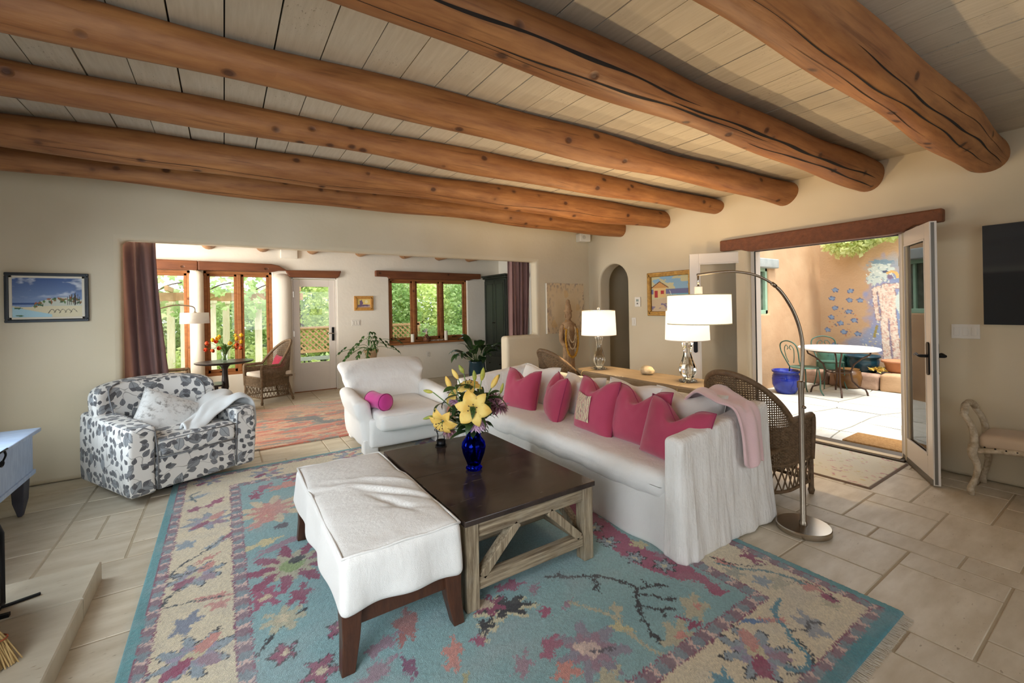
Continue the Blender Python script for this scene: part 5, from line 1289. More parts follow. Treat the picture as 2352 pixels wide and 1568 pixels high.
# black branches
for br_ in ([(1.40, 1.86), (1.47, 1.80), (1.56, 1.74), (1.64, 1.69), (1.71, 1.58), (1.73, 1.51)], [(1.72, 1.50), (1.67, 1.47), (1.62, 1.40), (1.57, 1.33), (1.545, 1.27), (1.53, 1.20)], [(1.68, 1.48), (1.75, 1.42), (1.79, 1.34)], [(1.62, 1.42), (1.69, 1.35), (1.67, 1.30)], [(1.69, 1.35), (1.76, 1.31)], [(1.72, 1.50), (1.80, 1.48), (1.86, 1.44)], [(1.79, 1.48), (1.80, 1.54)]): S_(br_, 0.017, BLK, 0.9)
for (cx, cy) in ((1.58, 1.64), (1.60, 1.68), (1.48, 1.82), (1.55, 1.62), (1.80, 1.36), (1.83, 1.46)): B_(cx, cy, 0.032, 0.022, cx*5, BLK, 4, 0.7)
F_(1.26, 1.35, 0.17, 7, C3(146, 142, 156), C3(214, 190, 180), None, 0.5, MAU); S_([(1.26, 1.34), (1.34, 1.30)], 0.016, C3(96, 88, 98)); B_(1.22, 1.38, 0.02, 0.035, 0, C3(226, 200, 186)); L_(1.13, 1.46, 0.09, 0.045, 0.6, MAG2)
S_([(1.38, 1.62), (1.47, 1.46), (1.46, 1.32), (1.46, 1.22), (1.50, 1.12)], 0.020, BEI); L_(1.52, 1.45, 0.08, 0.03, 0.9, BEI); L_(1.46, 1.36, 0.07, 0.03, 2.3, C3(206, 196, 150))
L_(1.84, 1.26, 0.12, 0.07, 0.6, BEI); B_(1.86, 1.26, 0.025, 0.02, 0, SAL); L_(1.62, 1.20, 0.12, 0.07, 0.4, BEI); B_(1.64, 1.19, 0.03, 0.02, 0, SAL); S_([(1.72, 1.27), (1.74, 1.21), (1.70, 1.19), (1.77, 1.18)], 0.018, MAG)
for (cx, cy, L, w_, an, cc) in ((0.77, 1.66, 0.11, 0.045, 1.1, SAL), (0.67, 1.93, 0.14, 0.06, 1.3, C3(176, 110, 104)), (1.10, 1.33, 0.07, 0.05, 0.5, SAL), (0.55, 1.88, 0.10, 0.04, 0.3, MAU), (0.47, 1.74, 0.14, 0.05, 0.4, MAU), (0.60, 1.70, 0.08, 0.03, 1.6, C3(132, 84, 112)), (0.98, 1.45, 0.08, 0.04, 0.7, MAU), (1.2, 1.2, 0.1, 0.06, 0.2, BEI), (0.7, 1.45, 0.12, 0.05, 0.9, C3(176, 170, 120)), (0.5, 1.5, 0.09, 0.07, 0.1, MAG2), (0.9, 1.25, 0.1, 0.06, 1.9, MAU)): L_(cx, cy, L, w_, an, cc)
for k in range(14):
    cx = 0.15 + 1.85*((k*0.618) % 1); cy = 2.3 + 2.2*((k*0.377+0.1) % 1); F_(cx, cy, 0.10+0.05*((k*0.7) % 1), 6+k % 3, [MAG2, SAL, MAU, BEI, GBL][k % 5], CRE2, None, k*0.8)
# border bands
d = np.minimum(np.minimum(X+0.38, 2.60-X), np.minimum(Y-0.69, 4.72-Y))
cre = (d < 0.47); tex = fbm(X*9, Y*9, 3, 3)[..., None]
pt.col = np.where(cre[..., None], CRE*(1-tex*0.5)+CRE2*tex*0.5, pt.col)
# border motifs on a repeat, kept inside the cream band
def bclip(fn):
    save = pt.col.copy(); fn(); keep = (d > 0.105) & (d < 0.40); pt.col = np.where(keep[..., None], pt.col, save)
def border():
    for (cx, cy, s, an) in ((-0.13, 4.55, 0.10, 0.2), (-0.11, 3.68, 0.145, 0.1), (-0.15, 2.96, 0.13, 0.4), (-0.13, 2.27, 0.15, 0.3), (-0.13, 1.55, 0.14, 0.3), (1.80, 0.95, 0.145, 0.5), (1.0, 0.93, 0.14, 0.2), (0.35, 0.93, 0.14, 0.7), (2.35, 2.3, 0.14, 0.4), (2.35, 3.1, 0.14, 0.2), (2.34, 3.9, 0.14, 0.1), (0.3, 4.47, 0.13, 0.2), (1.0, 4.48, 0.14, 0.1), (1.8, 4.48, 0.14, 0.5)):
        F_(cx, cy, s, 8, GBL, C3(206, 196, 160), BLK if cy < 3.2 else C3(120, 130, 150), an, C3(160, 150, 172)); B_(cx-0.05, cy-0.05, s*0.42, s*0.22, 0.7, MAG); B_(cx+0.05, cy+0.06, s*0.42, s*0.2, 0.9, SAL); B_(cx+0.06, cy-0.06, s*0.35, s*0.2, 2.2, MAU)
    for (cx, cy, L, w_, an, cc) in ((-0.04, 3.32, 0.13, 0.035, 0.9, GBL), (0.0, 3.36, 0.08, 0.022, 0.9, MAG), (-0.22, 3.38, 0.06, 0.07, 0.4, GBL), (-0.10, 3.12, 0.08, 0.025, 0.5, SAL), (-0.06, 2.68, 0.11, 0.03, -0.3, SAL), (-0.04, 2.60, 0.06, 0.05, 0.2, SAL), (-0.17, 2.52, 0.10, 0.06, 1.2, C3(132, 140, 158)), (-0.2, 4.2, 0.09, 0.04, 0.5, GBL), (-0.08, 4.0, 0.11, 0.04, 0.9, MAG2), (-0.2, 3.95, 0.06, 0.05, 0.2, MAG), (0.0, 1.9, 0.12, 0.04, 0.9, MAG2), (-0.2, 1.9, 0.09, 0.06, 0.4, GBL), (-0.1, 1.2, 0.13, 0.05, 0.8, SAL),
        (2.03, 1.02, 0.10, 0.022, 2.5, SAL), (1.97, 1.05, 0.08, 0.02, 2.6, C3(96, 130, 176)), (2.16, 0.90, 0.10, 0.06, 0.9, C3(156, 160, 166)), (2.38, 0.90, 0.04, 0.05, 0, BEI), (2.45, 1.02, 0.05, 0.06, 0.9, SAL), (2.43, 0.93, 0.04, 0.045, 1.2, MAG), (2.35, 1.12, 0.08, 0.05, 0.4, BEI), (2.46, 1.32, 0.09, 0.04, 1.3, MAG), (2.30, 1.38, 0.07, 0.03, 1.6, SAL), (2.25, 1.30, 0.06, 0.06, 0.3, C3(176, 176, 160)), (2.30, 1.18, 0.06, 0.05, 0.3, GBL), (1.55, 0.95, 0.09, 0.04, 0.4, C3(96, 150, 170)), (1.3, 0.95, 0.1, 0.04, 0.7, MAG2), (0.68, 0.95, 0.1, 0.05, 0.4, SAL)):
        L_(cx, cy, L, w_, an, cc)
    for v, cc, w_ in (([(-0.02, 3.35), (-0.12, 3.22), (-0.22, 3.12), (-0.27, 3.02), (-0.20, 3.0), (-0.10, 3.02)], C3(60, 66, 70), 0.012), ([(-0.18, 2.9), (-0.26, 2.8), (-0.26, 2.72), (-0.16, 2.70), (-0.02, 2.66)], C3(60, 66, 70), 0.012), ([(-0.20, 4.1), (-0.24, 4.25), (-0.18, 4.32)], C3(80, 100, 104), 0.014),
        ([(1.82, 0.84), (1.88, 0.80), (1.95, 0.82), (2.00, 0.90), (2.04, 0.95), (2.10, 1.02), (2.22, 1.06)], C3(80, 140, 160), 0.022), ([(1.80, 0.83), (1.88, 0.785), (1.965, 0.81), (2.015, 0.89)], BLK, 0.008), ([(2.05, 0.93), (2.12, 0.89), (2.17, 0.91), (2.21, 0.87)], BLK, 0.014),
        ([(2.26, 1.40), (2.33, 1.28), (2.40, 1.22), (2.44, 1.12), (2.45, 1.04)], C3(96, 140, 148), 0.016), ([(2.28, 1.45), (2.34, 1.32), (2.45, 1.24)], BLK, 0.008), ([(2.40, 1.10), (2.47, 1.05), (2.48, 0.98), (2.43, 0.90)], BLK, 0.007)): S_(v, w_, cc, 0.6)
bclip(border)
def guard(d0, d1):
    global pt
    g = (d >= d0) & (d < d1); side = np.where(np.minimum(X+0.38, 2.60-X) <= np.minimum(Y-0.69, 4.72-Y), Y, X)
    ph = (side*8.3) % 1.0; mid = np.abs(d-(d0+d1)/2)/((d1-d0)/2)
    base = np.where((ph < 0.5)[..., None], C3(146, 118, 128), C3(134, 150, 160)); nn = fbm(X*60, Y*60, 8, 2)[..., None]; base = base*(0.75+0.5*nn)
    cross = (np.abs(np.abs(ph-0.5)-mid*0.16) < 0.055) & (mid < 0.75); base = np.where(cross[..., None], C3(220, 190, 180), base)
    base = np.where((mid > 0.80)[..., None], C3(140, 74, 98), base); pt.col = np.where(g[..., None], base, pt.col)
guard(0.045, 0.105); guard(0.40, 0.47)
jd = d + (fbm(X*40, Y*40, 2, 2)-0.4)*0.01
pt.col = np.where((jd < 0.048)[..., None], TEAL*(0.8+0.4*abr[..., None]), pt.col)
near = (Y-0.69 < 0.058) & (X > -0.36) & (X < 2.58); pt.col = np.where((near & (d < 0.058))[..., None], C3(78, 144, 156)*(0.8+0.4*abr[..., None]), pt.col)
# knotted edges: every knot borrows the colour of a near neighbour
jj = np.clip(np.arange(pt.ny)[:, None] + np.rint(RNG.normal(0, 0.6, X.shape) + (fbm(X*70, Y*70, 61, 2)-0.38)*4).astype(int), 0, pt.ny-1); ii = np.clip(np.arange(pt.nx)[None, :] + np.rint(RNG.normal(0, 0.6, X.shape) + (fbm(X*70+31, Y*70, 71, 2)-0.38)*4).astype(int), 0, pt.nx-1)
keep_ = d < 0.05; pt.col = np.where(keep_[..., None], pt.col, pt.col[jj, ii])
mott = np.clip((fbm(X*6, Y*9, 91, 4)-0.46)*3.0, 0, 1)[..., None]; pt.col = pt.col*(1-0.28*mott) + C3(176, 176, 176)*0.28*mott
knot = RNG.random(X.shape)
pt.col = pt.col*(0.84+0.30*knot)[..., None]
Zr = 0.0135 + 0.0035*knot + 0.002*fbm(X*14, Y*14, 4, 2); edge = d < 0.0061; Zr[edge] = 0.002
rug = thing('floral_rug', 'large aqua floral wool rug with cream border under the coffee table', 'rug', (0, 0, 0))
colorgrid('pile', pt.nx, pt.ny, np.stack([X, Y, Zr], -1), pt.col, RUGMAT, rug)
fr_ = MB(); rf = random.Random(5)
for k in range(700):
    x = -0.37+2.96*k/700; fr_.tube([(x, 0.694, 0.007), (x+rf.uniform(-.006, .006), 0.675, 0.005), (x+rf.uniform(-.012, .012), 0.655+rf.uniform(-.006, .006), 0.003)], 0.0013, 3, caps=False)
fr_.build('fringe', mk('wool_fringe', C(206, 196, 180), rough=0.95), rug, kind='stuff')

# distressed red rug in the sunroom
p2 = Paint(RED[0], RED[1], RED[2], RED[3], 0.0125); X, Y = p2.X, p2.Y
a = fbm(X*1.2, Y*6, 11, 5); b = fbm(X*5, Y*18, 23, 4); c = fbm(X*8, Y*30, 41, 3); e = fbm(X*2.2, Y*2.2, 51, 3)
p2.col[:] = C3(204, 116, 92); p2.col = np.where((a > 0.50)[..., None], C3(214, 160, 128), p2.col); p2.col = np.where((b > 0.56)[..., None], C3(146, 142, 132), p2.col); p2.col = np.where((c > 0.60)[..., None], C3(212, 190, 156), p2.col); p2.col = np.where(((e > 0.58) & (b > 0.47))[..., None], C3(110, 116, 116), p2.col)
fade = np.clip((Y-6.4)/1.0, 0, 1)[..., None]; p2.col = p2.col*(1-fade*0.45)+C3(226, 204, 180)*fade*0.45
p2.col *= (0.86+0.26*RNG.random(X.shape))[..., None]
dd = np.minimum(np.minimum(X-RED[0], RED[1]-X), np.minimum(Y-RED[2], RED[3]-Y)); Z2 = 0.012+0.003*RNG.random(X.shape); Z2[dd < 0.0124] = 0.002
tag(colorgrid('red_rug', p2.nx, p2.ny, np.stack([X, Y, Z2], -1), p2.col, RUGMAT), 'distressed red and grey rug on the sunroom floor', 'rug')

# speckled mat inside the french doors
p3 = Paint(4.13, 5.03, 1.29, 2.42, 0.012); X, Y = p3.X, p3.Y
p3.col[:] = C3(236, 226, 200)
for k in range(190):
    cx = 4.13+0.9*random.random(); cy = 1.29+1.13*random.random(); p3.blob(cx, cy, random.uniform(0.012, 0.035), random.uniform(0.006, 0.014), random.uniform(0, 3), [C3(206, 120, 132), C3(224, 200, 120), C3(214, 150, 150), C3(226, 186, 170), C3(180, 110, 120), C3(216, 206, 160)][k % 6], 4, 0.4, a=0.75)
dd = np.minimum(np.minimum(X-4.13, 5.03-X), np.minimum(Y-1.29, 2.42-Y)); p3.col = np.where((dd < 0.014)[..., None], C3(110, 84, 60), p3.col); Z3 = np.full(X.shape, 0.011); Z3[dd < 0.011] = 0.001
tag(colorgrid('door_mat', p3.nx, p3.ny, np.stack([X, Y, Z3], -1), p3.col, RUGMAT), 'cream mat speckled with pink and yellow inside the french doors', 'mat')

# ================================================================== things on walls
def picture(name, label, cat, c, w, h, normal, frame, fw, fd, paint, canvas=CANVAS, liner=None, step=0.006):
    """framed picture; local x along the wall, y out of the wall (-y faces viewer), z up"""
    rz = {'-Y': 0, '-X': -PI/2}[normal]; r = thing(name, label, cat, c, rz)
    if fw:
        m = MB(); 
        for (x0, x1, z0, z1) in ((-w/2, w/2, h/2-fw, h/2), (-w/2, w/2, -h/2, -h/2+fw), (-w/2, -w/2+fw, -h/2+fw, h/2-fw), (w/2-fw, w/2, -h/2+fw, h/2-fw)): m.box((x0, -fd, z0), (x1, -0.002, z1))
        m.build('frame', frame, r, bevel=0.006)
        m = MB(); q = fw*0.35
        for (x0, x1, z0, z1) in ((-w/2+fw*0.45, w/2-fw*0.45, h/2-fw*0.45-q, h/2-fw*0.45), (-w/2+fw*0.45, w/2-fw*0.45, -h/2+fw*0.45, -h/2+fw*0.45+q), (-w/2+fw*0.45, -w/2+fw*0.45+q, -h/2+fw*0.45, h/2-fw*0.45), (w/2-fw*0.45-q, w/2-fw*0.45, -h/2+fw*0.45, h/2-fw*0.45)): m.box((x0, -fd-0.006, z0), (x1, -fd+0.002, z1))
        m.build('frame_moulding', frame, r, bevel=0.003)
    iw, ih = w-2*fw, h-2*fw
    if liner:
        m = MB()
        for (x0, x1, z0, z1) in ((-iw/2, iw/2, ih/2-liner, ih/2), (-iw/2, iw/2, -ih/2, -ih/2+liner), (-iw/2, -iw/2+liner, -ih/2, ih/2), (iw/2-liner, iw/2, -ih/2, ih/2)): m.box((x0, -fd*0.75, z0), (x1, -0.002, z1))
        m.build('liner', LINER, r, bevel=0.002); iw -= 2*liner; ih -= 2*liner
    p = Paint(-iw/2, iw/2, -ih/2, ih/2, step); p.jx *= 0.35; p.jy *= 0.35
    paint(p, iw, ih); yy = np.full(p.X.shape, -fd*0.55 if fw else -fd)
    colorgrid('painting', p.nx, p.ny, np.stack([p.X, yy, p.Y], -1), p.col, canvas, r)
    if not fw: MB().box((-w/2, -fd+0.001, -h/2), (w/2, -0.002, h/2)).build('stretcher', LINER, r)
    return r
def sea(p, w, h):
    X, Y = p.X/w, p.Y/h
    t = np.clip(Y+0.5, 0, 1)[..., None]; p.col[:] = C3(150, 172, 206)*(1-t)+C3(70, 98, 150)*t
    n = fbm(X*4+1, Y*7, 5, 4); cl = np.clip((n-0.48)*7, 0, 1)*np.clip((Y+0.05)*5, 0, 1); p.col = p.col*(1-cl[..., None])+C3(226, 230, 236)*cl[..., None]
    sh = np.clip((fbm(X*4+1.2, Y*7+0.5, 5, 4)-0.5)*6, 0, 1)*np.clip((Y+0.05)*5, 0, 1)*0.5; p.col = p.col*(1-sh[..., None])+C3(96, 112, 146)*sh[..., None]
    p.col = np.where(((Y < -0.13) & (Y > -0.18) & (X < -0.1))[..., None], C3(52, 82, 132), p.col)
    sand = Y < -0.18 + 0.06*np.sin(X*5); p.col = np.where(sand[..., None], C3(226, 214, 178), p.col)
    p.col = np.where(((Y < -0.24-0.35*(X+0.5)) & (X < 0.05))[..., None], C3(176, 212, 222), p.col)
    dune = (Y < 0.02-0.9*(X-0.22)**2-0.02) & (Y > -0.22) & (X > -0.12); p.col = np.where(dune[..., None], C3(206, 208, 190), p.col)
    for k in range(44):
        cx = w*(-0.20+0.68*random.random()); t_ = (cx/w-0.22)**2; cy = h*(0.0-0.9*t_-0.12*random.random())
        p.blob(cx, cy, 0.015, 0.008, random.random()*3, [C3(58, 96, 60), C3(140, 100, 50), C3(88, 120, 62), C3(160, 90, 50)][k % 4], 4, .4)
    for k in range(7): p.stroke([(w*(0.28+0.03*k), h*-0.18), (w*(0.285+0.03*k), h*(0.02+0.03*(k % 3)))], 0.005, C3(70, 60, 48), 0.2)
    p.stroke([(w*0.39, -h*0.2), (w*0.395, h*0.12)], 0.007, C3(60, 52, 44), 0.2)
    for k in range(5): p.stroke([(w*(0.0+0.08*k), -h*0.40), (w*(0.05+0.08*k), -h*0.30), (w*(0.10+0.08*k), -h*0.38)], 0.004, C3(90, 80, 60), 0.3)
    p.blob(-w*0.42, -h*0.27, 0.03, 0.008, 0, C3(72, 110, 74), 5, .4); p.blob(-w*0.4, -h*0.46, 0.03, 0.006, 0, C3(72, 110, 74), 5, .4)
picture('seascape_painting', 'seascape painting with sand dunes in a dark frame on the plaster wall', 'painting', (-1.255, 5.33, 1.605), 0.51, 0.42, '-Y', DARKFRAME, 0.026, 0.035, sea, liner=0.018, step=0.004)
def house(p, w, h):
    X, Y = p.X/w, p.Y/h; p.col[:] = C3(206, 196, 150); n = fbm(X*5, Y*8, 3, 4)
    p.col = np.where(((Y > 0.08) & (n > 0.5))[..., None], C3(140, 176, 200), p.col); p.col = np.where(((Y < 0.14) & (Y > 0.0))[..., None], C3(110, 112, 150), p.col); p.col = np.where(((Y < 0.0) & (X > 0.0))[..., None], C3(120, 180, 196), p.col)
    p.col = np.where((Y < -0.10+0.12*X)[..., None], C3(206, 180, 146), p.col); sh = (fbm(X*6, Y*10, 9, 3) > 0.5) & (Y < -0.22+0.1*X); p.col = np.where(sh[..., None], C3(132, 116, 140), p.col)
    ho = (X > -0.44) & (X < -0.10) & (Y > -0.10) & (Y < 0.20); p.col = np.where(ho[..., None], C3(226, 190, 126), p.col)
    ro = (Y > 0.18) & (Y < 0.36-0.75*np.abs(X+0.27)) ; p.col = np.where(ro[..., None], C3(206, 150, 84), p.col); p.col = np.where(((np.abs(Y-(0.36-0.75*np.abs(X+0.27))) < 0.015) & (np.abs(X+0.27) < 0.24))[..., None], C3(96, 60, 44), p.col)
    for cx in (-0.37, -0.20): p.col = np.where(((np.abs(X-cx) < 0.045) & (Y > -0.10+0.10*(cx > -0.3)) & (Y < 0.10))[..., None], C3(176, 44, 44), p.col)
    p.stroke([(w*0.05, -h*0.05), (w*0.0, h*0.10)], 0.008, C3(230, 226, 210), 0.3); p.blob(w*0.08, -h*0.06, 0.06, 0.012, 0.2, C3(214, 208, 190))
    p.blob(w*0.3, -h*0.3, 0.12, 0.05, 0.3, C3(92, 104, 160), 6, .4)
picture('beach_house_painting', 'gold framed painting of a beach house by the left french door leaf', 'painting', (5.06, 3.74, 1.60), 0.72, 0.60, '-X', GOLD, 0.062, 0.05, house, step=0.006)
def abstract(p, w, h):
    X, Y = p.X/w, p.Y/h; n = fbm(X*4, Y*5, 13, 5)[..., None]; p.col[:] = C3(226, 204, 166); p.col = p.col*(1-n*0.5)+C3(214, 178, 130)*n*0.5
    e = np.clip((np.maximum(np.abs(X)*2, np.abs(Y)*2)-0.55)*2.2, 0, 1); m = (np.clip((fbm(X*30, Y*16, 4, 3)-0.46)*8, 0, 1)*e)[..., None]; p.col = p.col*(1-m*0.75)+C3(142, 120, 118)*m*0.75
    m = (fbm(X*3+4, Y*3, 21, 3) > 0.6)[..., None]*0.5; p.col = p.col*(1-m)+C3(222, 180, 112)*m
picture('abstract_canvas', 'unframed beige abstract canvas behind the stone statue', 'painting', (4.52, 5.33, 1.425), 0.76, 0.78, '-Y', LINER, 0, 0.045, abstract, step=0.010)
def small(p, w, h):
    X, Y = p.X/w, p.Y/h; p.col[:] = C3(240, 214, 130); p.col = np.where((Y < -0.15)[..., None], C3(196, 172, 160), p.col); p.blob(w*0.2, h*0.18, 0.03, 0.03, 0, C3(250, 236, 190)); p.blob(-w*0.2, h*0.02, 0.035, 0.07, 0, C3(120, 96, 130), 5, .3); p.blob(w*0.1, -h*0.25, 0.10, 0.02, 0, C3(110, 92, 130), 6, .4); p.blob(-w*0.3, -h*0.3, 0.05, 0.02, 0, C3(120, 100, 120), 5, .4)
picture('small_landscape', 'small yellow landscape in a wide pine frame beside the glazed door', 'painting', (2.24, 8.55, 1.58), 0.36, 0.28, '-Y', PINEFRAME, 0.06, 0.025, small, step=0.006)
def dark(p, w, h):
    X, Y = p.X/w, p.Y/h; n = fbm(X*2, Y*9, 6, 4)[..., None]; p.col[:] = C3(6, 6, 7)
    up = (Y > 0.03)[..., None]; p.col = np.where(up, C3(46, 47, 48)*(1-n)+C3(24, 25, 27)*n, p.col); hz = np.exp(-((Y-0.05)/0.035)**2)[..., None]*0.35; p.col = p.col*(1-hz)+C3(84, 82, 76)*hz; p.col = np.where((Y < 0.02)[..., None], C3(6, 6, 7), p.col)
picture('dark_wall_panel', 'large near black seascape panel on the wall above the bench', 'wall art', (5.06, 0.15, 1.64), 1.34, 0.78, '-X', LINER, 0, 0.04, dark, canvas=PRINT, step=0.02)

def plate(name, label, cat, c, normal, w, h, rockers=1, kind='rocker'):
    r = thing(name, label, cat, c, {'-Y': 0, '-X': -PI/2}[normal])
    MB().box((-w/2, -0.006, -h/2), (w/2, -0.0005, h/2)).build('cover_plate', WHITEPL, r, bevel=0.003)
    for k in range(rockers):
        x = (k-(rockers-1)/2)*(w/rockers)*0.92
        if kind == 'rocker': MB().box((x-0.016, -0.011, -0.034), (x+0.016, -0.005, 0.034)).build('rocker', WHITEPL, r, bevel=0.003)
        else:
            for z in (-0.022, 0.022):
                so = MB().rbox((0.032, 0.006, 0.028), 0.0028, (1, 1, 1), (x, -0.0075, z)).build('socket', WHITEPL, r, smooth=True)
                MB().box((x-0.008, -0.0112, z-0.005), (x-0.005, -0.0102, z+0.007)).build('slot', BLACKIRON, so); MB().box((x+0.005, -0.0112, z-0.005), (x+0.008, -0.0102, z+0.007)).build('slot', BLACKIRON, so)
    return r
plate('light_switch', 'white three rocker switch plate between the open door and dark panel', 'light switch', (5.06, 0.93, 1.19), '-X', 0.165, 0.118, 3)
plate('light_switch', 'white switch plate on the sunroom wall beneath the small pine framed picture', 'light switch', (2.09, 8.55, 1.21), '-Y', 0.16, 0.115, 3)
plate('light_switch', 'single white switch low on the wall between arch and gold frame', 'light switch', (5.06, 4.385, 1.21), '-X', 0.08, 0.12, 1)
plate('wall_outlet', 'white wall outlet under the triple window', 'outlet', (3.53, 8.55, 0.51), '-Y', 0.08, 0.12, 1, 'outlet')
th_ = thing('thermostat', 'small white wall control with two slots left of the gold framed painting', 'thermostat', (5.06, 4.30, 1.50), -PI/2)
MB().box((-0.05, -0.02, -0.07), (0.05, -0.0005, 0.07)).build('case', WHITEPL, th_, bevel=0.004); MB().box((-0.022, -0.0215, 0.005), (0.022, -0.0195, 0.04)).build('display', mk('grey_display', C(150, 160, 150), rough=0.3), th_); MB().box((-0.012, -0.023, -0.035), (0.012, -0.0195, -0.012)).build('button', GREYMETAL, th_)
sp = thing('wall_speaker', 'small white speaker box high in the corner below the beams', 'speaker', (4.88, 5.25, 2.555), -0.2)
MB().rbox((0.20, 0.14, 0.13), 0.015, (2, 2, 2)).build('cabinet', WHITEPL, sp, smooth=True); MB().lathe([(0.0, 0), (0.03, 0), (0.032, 0.004), (0.028, 0.004), (0, 0.002)], 20).xf(rot(PI/2, 0, 0, (-0.03, -0.071, 0.0))).build('driver', mk('pale_grille', C(206, 200, 188)), sp, smooth=True)
MB().box((-0.02, 0.06, -0.02), (0.02, 0.09, 0.02)).build('bracket', WHITEPL, sp)
vs = MB().rbox((0.27, 0.05, 0.16), 0.012, (2, 2, 2)).build('wall_vent_box', PLASTER2, smooth=True); vs.location = (0.97, 8.53, 2.46); tag(vs, 'pale boxy wall unit high above the glazed door', 'wall unit')

# ================================================================== curtains
def curtain(name, label, x0, x1, y, z0, z1, folds, spread=None, seed=0, xb=None):
    n = folds*12; rows = 14; P = []; xb = xb or (x0, x1)
    for k in range(n+1):
        s = k/n; row = []
        for q in range(rows+1):
            t = q/rows; z = z0+(z1-z0)*t; e = 1-t
            xa = x0+(x1-x0)*s; xc = xb[0]+(xb[1]-xb[0])*s; x = xa*(1-e**1.4)+xc*e**1.4
            row.append((x + 0.012*math.sin(s*17+e*3), y + 0.035*(0.7+0.5*e)*math.sin(s*folds*2*PI + 0.8*math.sin(e*3+s*4)) + 0.012*math.sin(s*folds*4.3+seed), z))
        P.append(row)
    o = MB().grid(P).build(name, CURTAIN, smooth=True, solid=0.004); return tag(o, label, 'curtain', 'mauve curtains of the sunroom opening')
curtain('curtain', 'long mauve brown curtain at the left end of the sunroom opening', -0.90, -0.55, 5.60, 0.03, 2.16, 5, xb=(-0.90, -0.40))
curtain('curtain', 'mauve brown curtain hanging behind the low half wall', 3.64, 4.05, 5.60, 0.03, 2.28, 6, seed=2, xb=(3.66, 3.90))
rd = MB().tube([(-0.9, 5.60, 2.30), (4.3, 5.60, 2.30)], 0.012, 8).build('curtain_rod', BRONZE, smooth=True); tag(rd, 'dark curtain rod hidden above the sunroom opening', 'curtain rod')
for ob in (o for o in bpy.data.objects if o.name == 'curtain'):
    pass

# ================================================================== stone statue with garland
st = thing('stone_statue', 'carved tan stone statue of a standing figure wearing a marigold garland', 'statue', (4.33, 5.02, 0), math.radians(-12)); st.scale = (0.82, 0.82, 1.0)
MB().box((-0.17, -0.15, 0), (0.17, 0.15, 0.30)).build('plinth', STATUE, st, bevel=0.01)
prof = [(0.0, 0.30), (0.155, 0.30), (0.160, 0.34), (0.135, 0.37), (0.115, 0.55), (0.110, 0.75), (0.108, 0.86), (0.100, 0.92), (0.112, 1.02), (0.128, 1.13), (0.118, 1.20), (0.060, 1.235), (0.045, 1.265), (0.0, 1.27)]
def robe(mb):
    V = mb.v[0]; a = np.arctan2(V[:, 1], V[:, 0]); low = np.clip((0.95-V[:, 2])/0.6, 0, 1); s = 1+0.06*low*np.sin(a*11); V[:, 0] *= s; V[:, 1] *= s; mb.v = [V]; return mb
robe(MB().lathe(prof, 44, (0, 0, 0), 1.0, 0.80)).build('robed_body', STATUE, st, smooth=True)
hd = MB(); hd.ball((0, -0.01, 1.325), (0.062, 0.068, 0.085), 20, 14); hd.ball((0, -0.078, 1.315), (0.011, 0.014, 0.022), 8, 6); hd.ball((-0.024, -0.066, 1.335), (0.012, 0.007, 0.006), 8, 5); hd.ball((0.024, -0.066, 1.335), (0.012, 0.007, 0.006), 8, 5); hd.ball((0, -0.068, 1.282), (0.018, 0.008, 0.006), 8, 5); hd.ball((-0.064, 0, 1.31), (0.010, 0.018, 0.038), 8, 6); hd.ball((0.064, 0, 1.31), (0.010, 0.018, 0.038), 8, 6)
hd.build('head', STATUE, st, smooth=True)
MB().lathe([(0.066, 1.365), (0.078, 1.375), (0.076, 1.395), (0.062, 1.40), (0.058, 1.43), (0.050, 1.475), (0.036, 1.50), (0.040, 1.515), (0.030, 1.545), (0.0, 1.56)], 24).build('headdress', STATUE, st, smooth=True)
for s in (-1, 1):
    MB().tube(catmull([(s*0.105, 0.0, 1.17), (s*0.155, -0.01, 1.05), (s*0.150, -0.04, 0.92), (s*0.085, -0.10, 0.86), (s*0.03, -0.115, 0.89)], 5), [0.045]*5+[0.042]*5+[0.036]*5+[0.028]*6, 10).build('arm', STATUE, st, smooth=True)
def garland(R, z0, z1, n, br, mat, name, w):
    m = MB(); rq = random.Random(int(R*1000))
    for k in range(n):
        t = k/n*2*PI; x = w*math.sin(t); dz = (1+math.cos(t))/2; z = z1-(z1-z0)*(1-dz); y = -0.12-0.03*(1-dz)+0.0*x if math.cos(t) < 0.55 else -0.05+0.09*(math.cos(t)-0.55)
        m.ball((x+rq.uniform(-.004, .004), y, z), br*rq.uniform(0.8, 1.2), 7, 5)
    m.build(name, mat, st, smooth=True, kind='stuff')
garland(0.12, 0.70, 1.24, 84, 0.019, MARIGOLD, 'marigold_garland', 0.125); garland(0.10, 0.82, 1.23, 60, 0.011, BEIGEBEAD, 'bead_strand', 0.085); garland(0.09, 0.92, 1.22, 48, 0.010, BEIGEBEAD, 'bead_strand', 0.065)

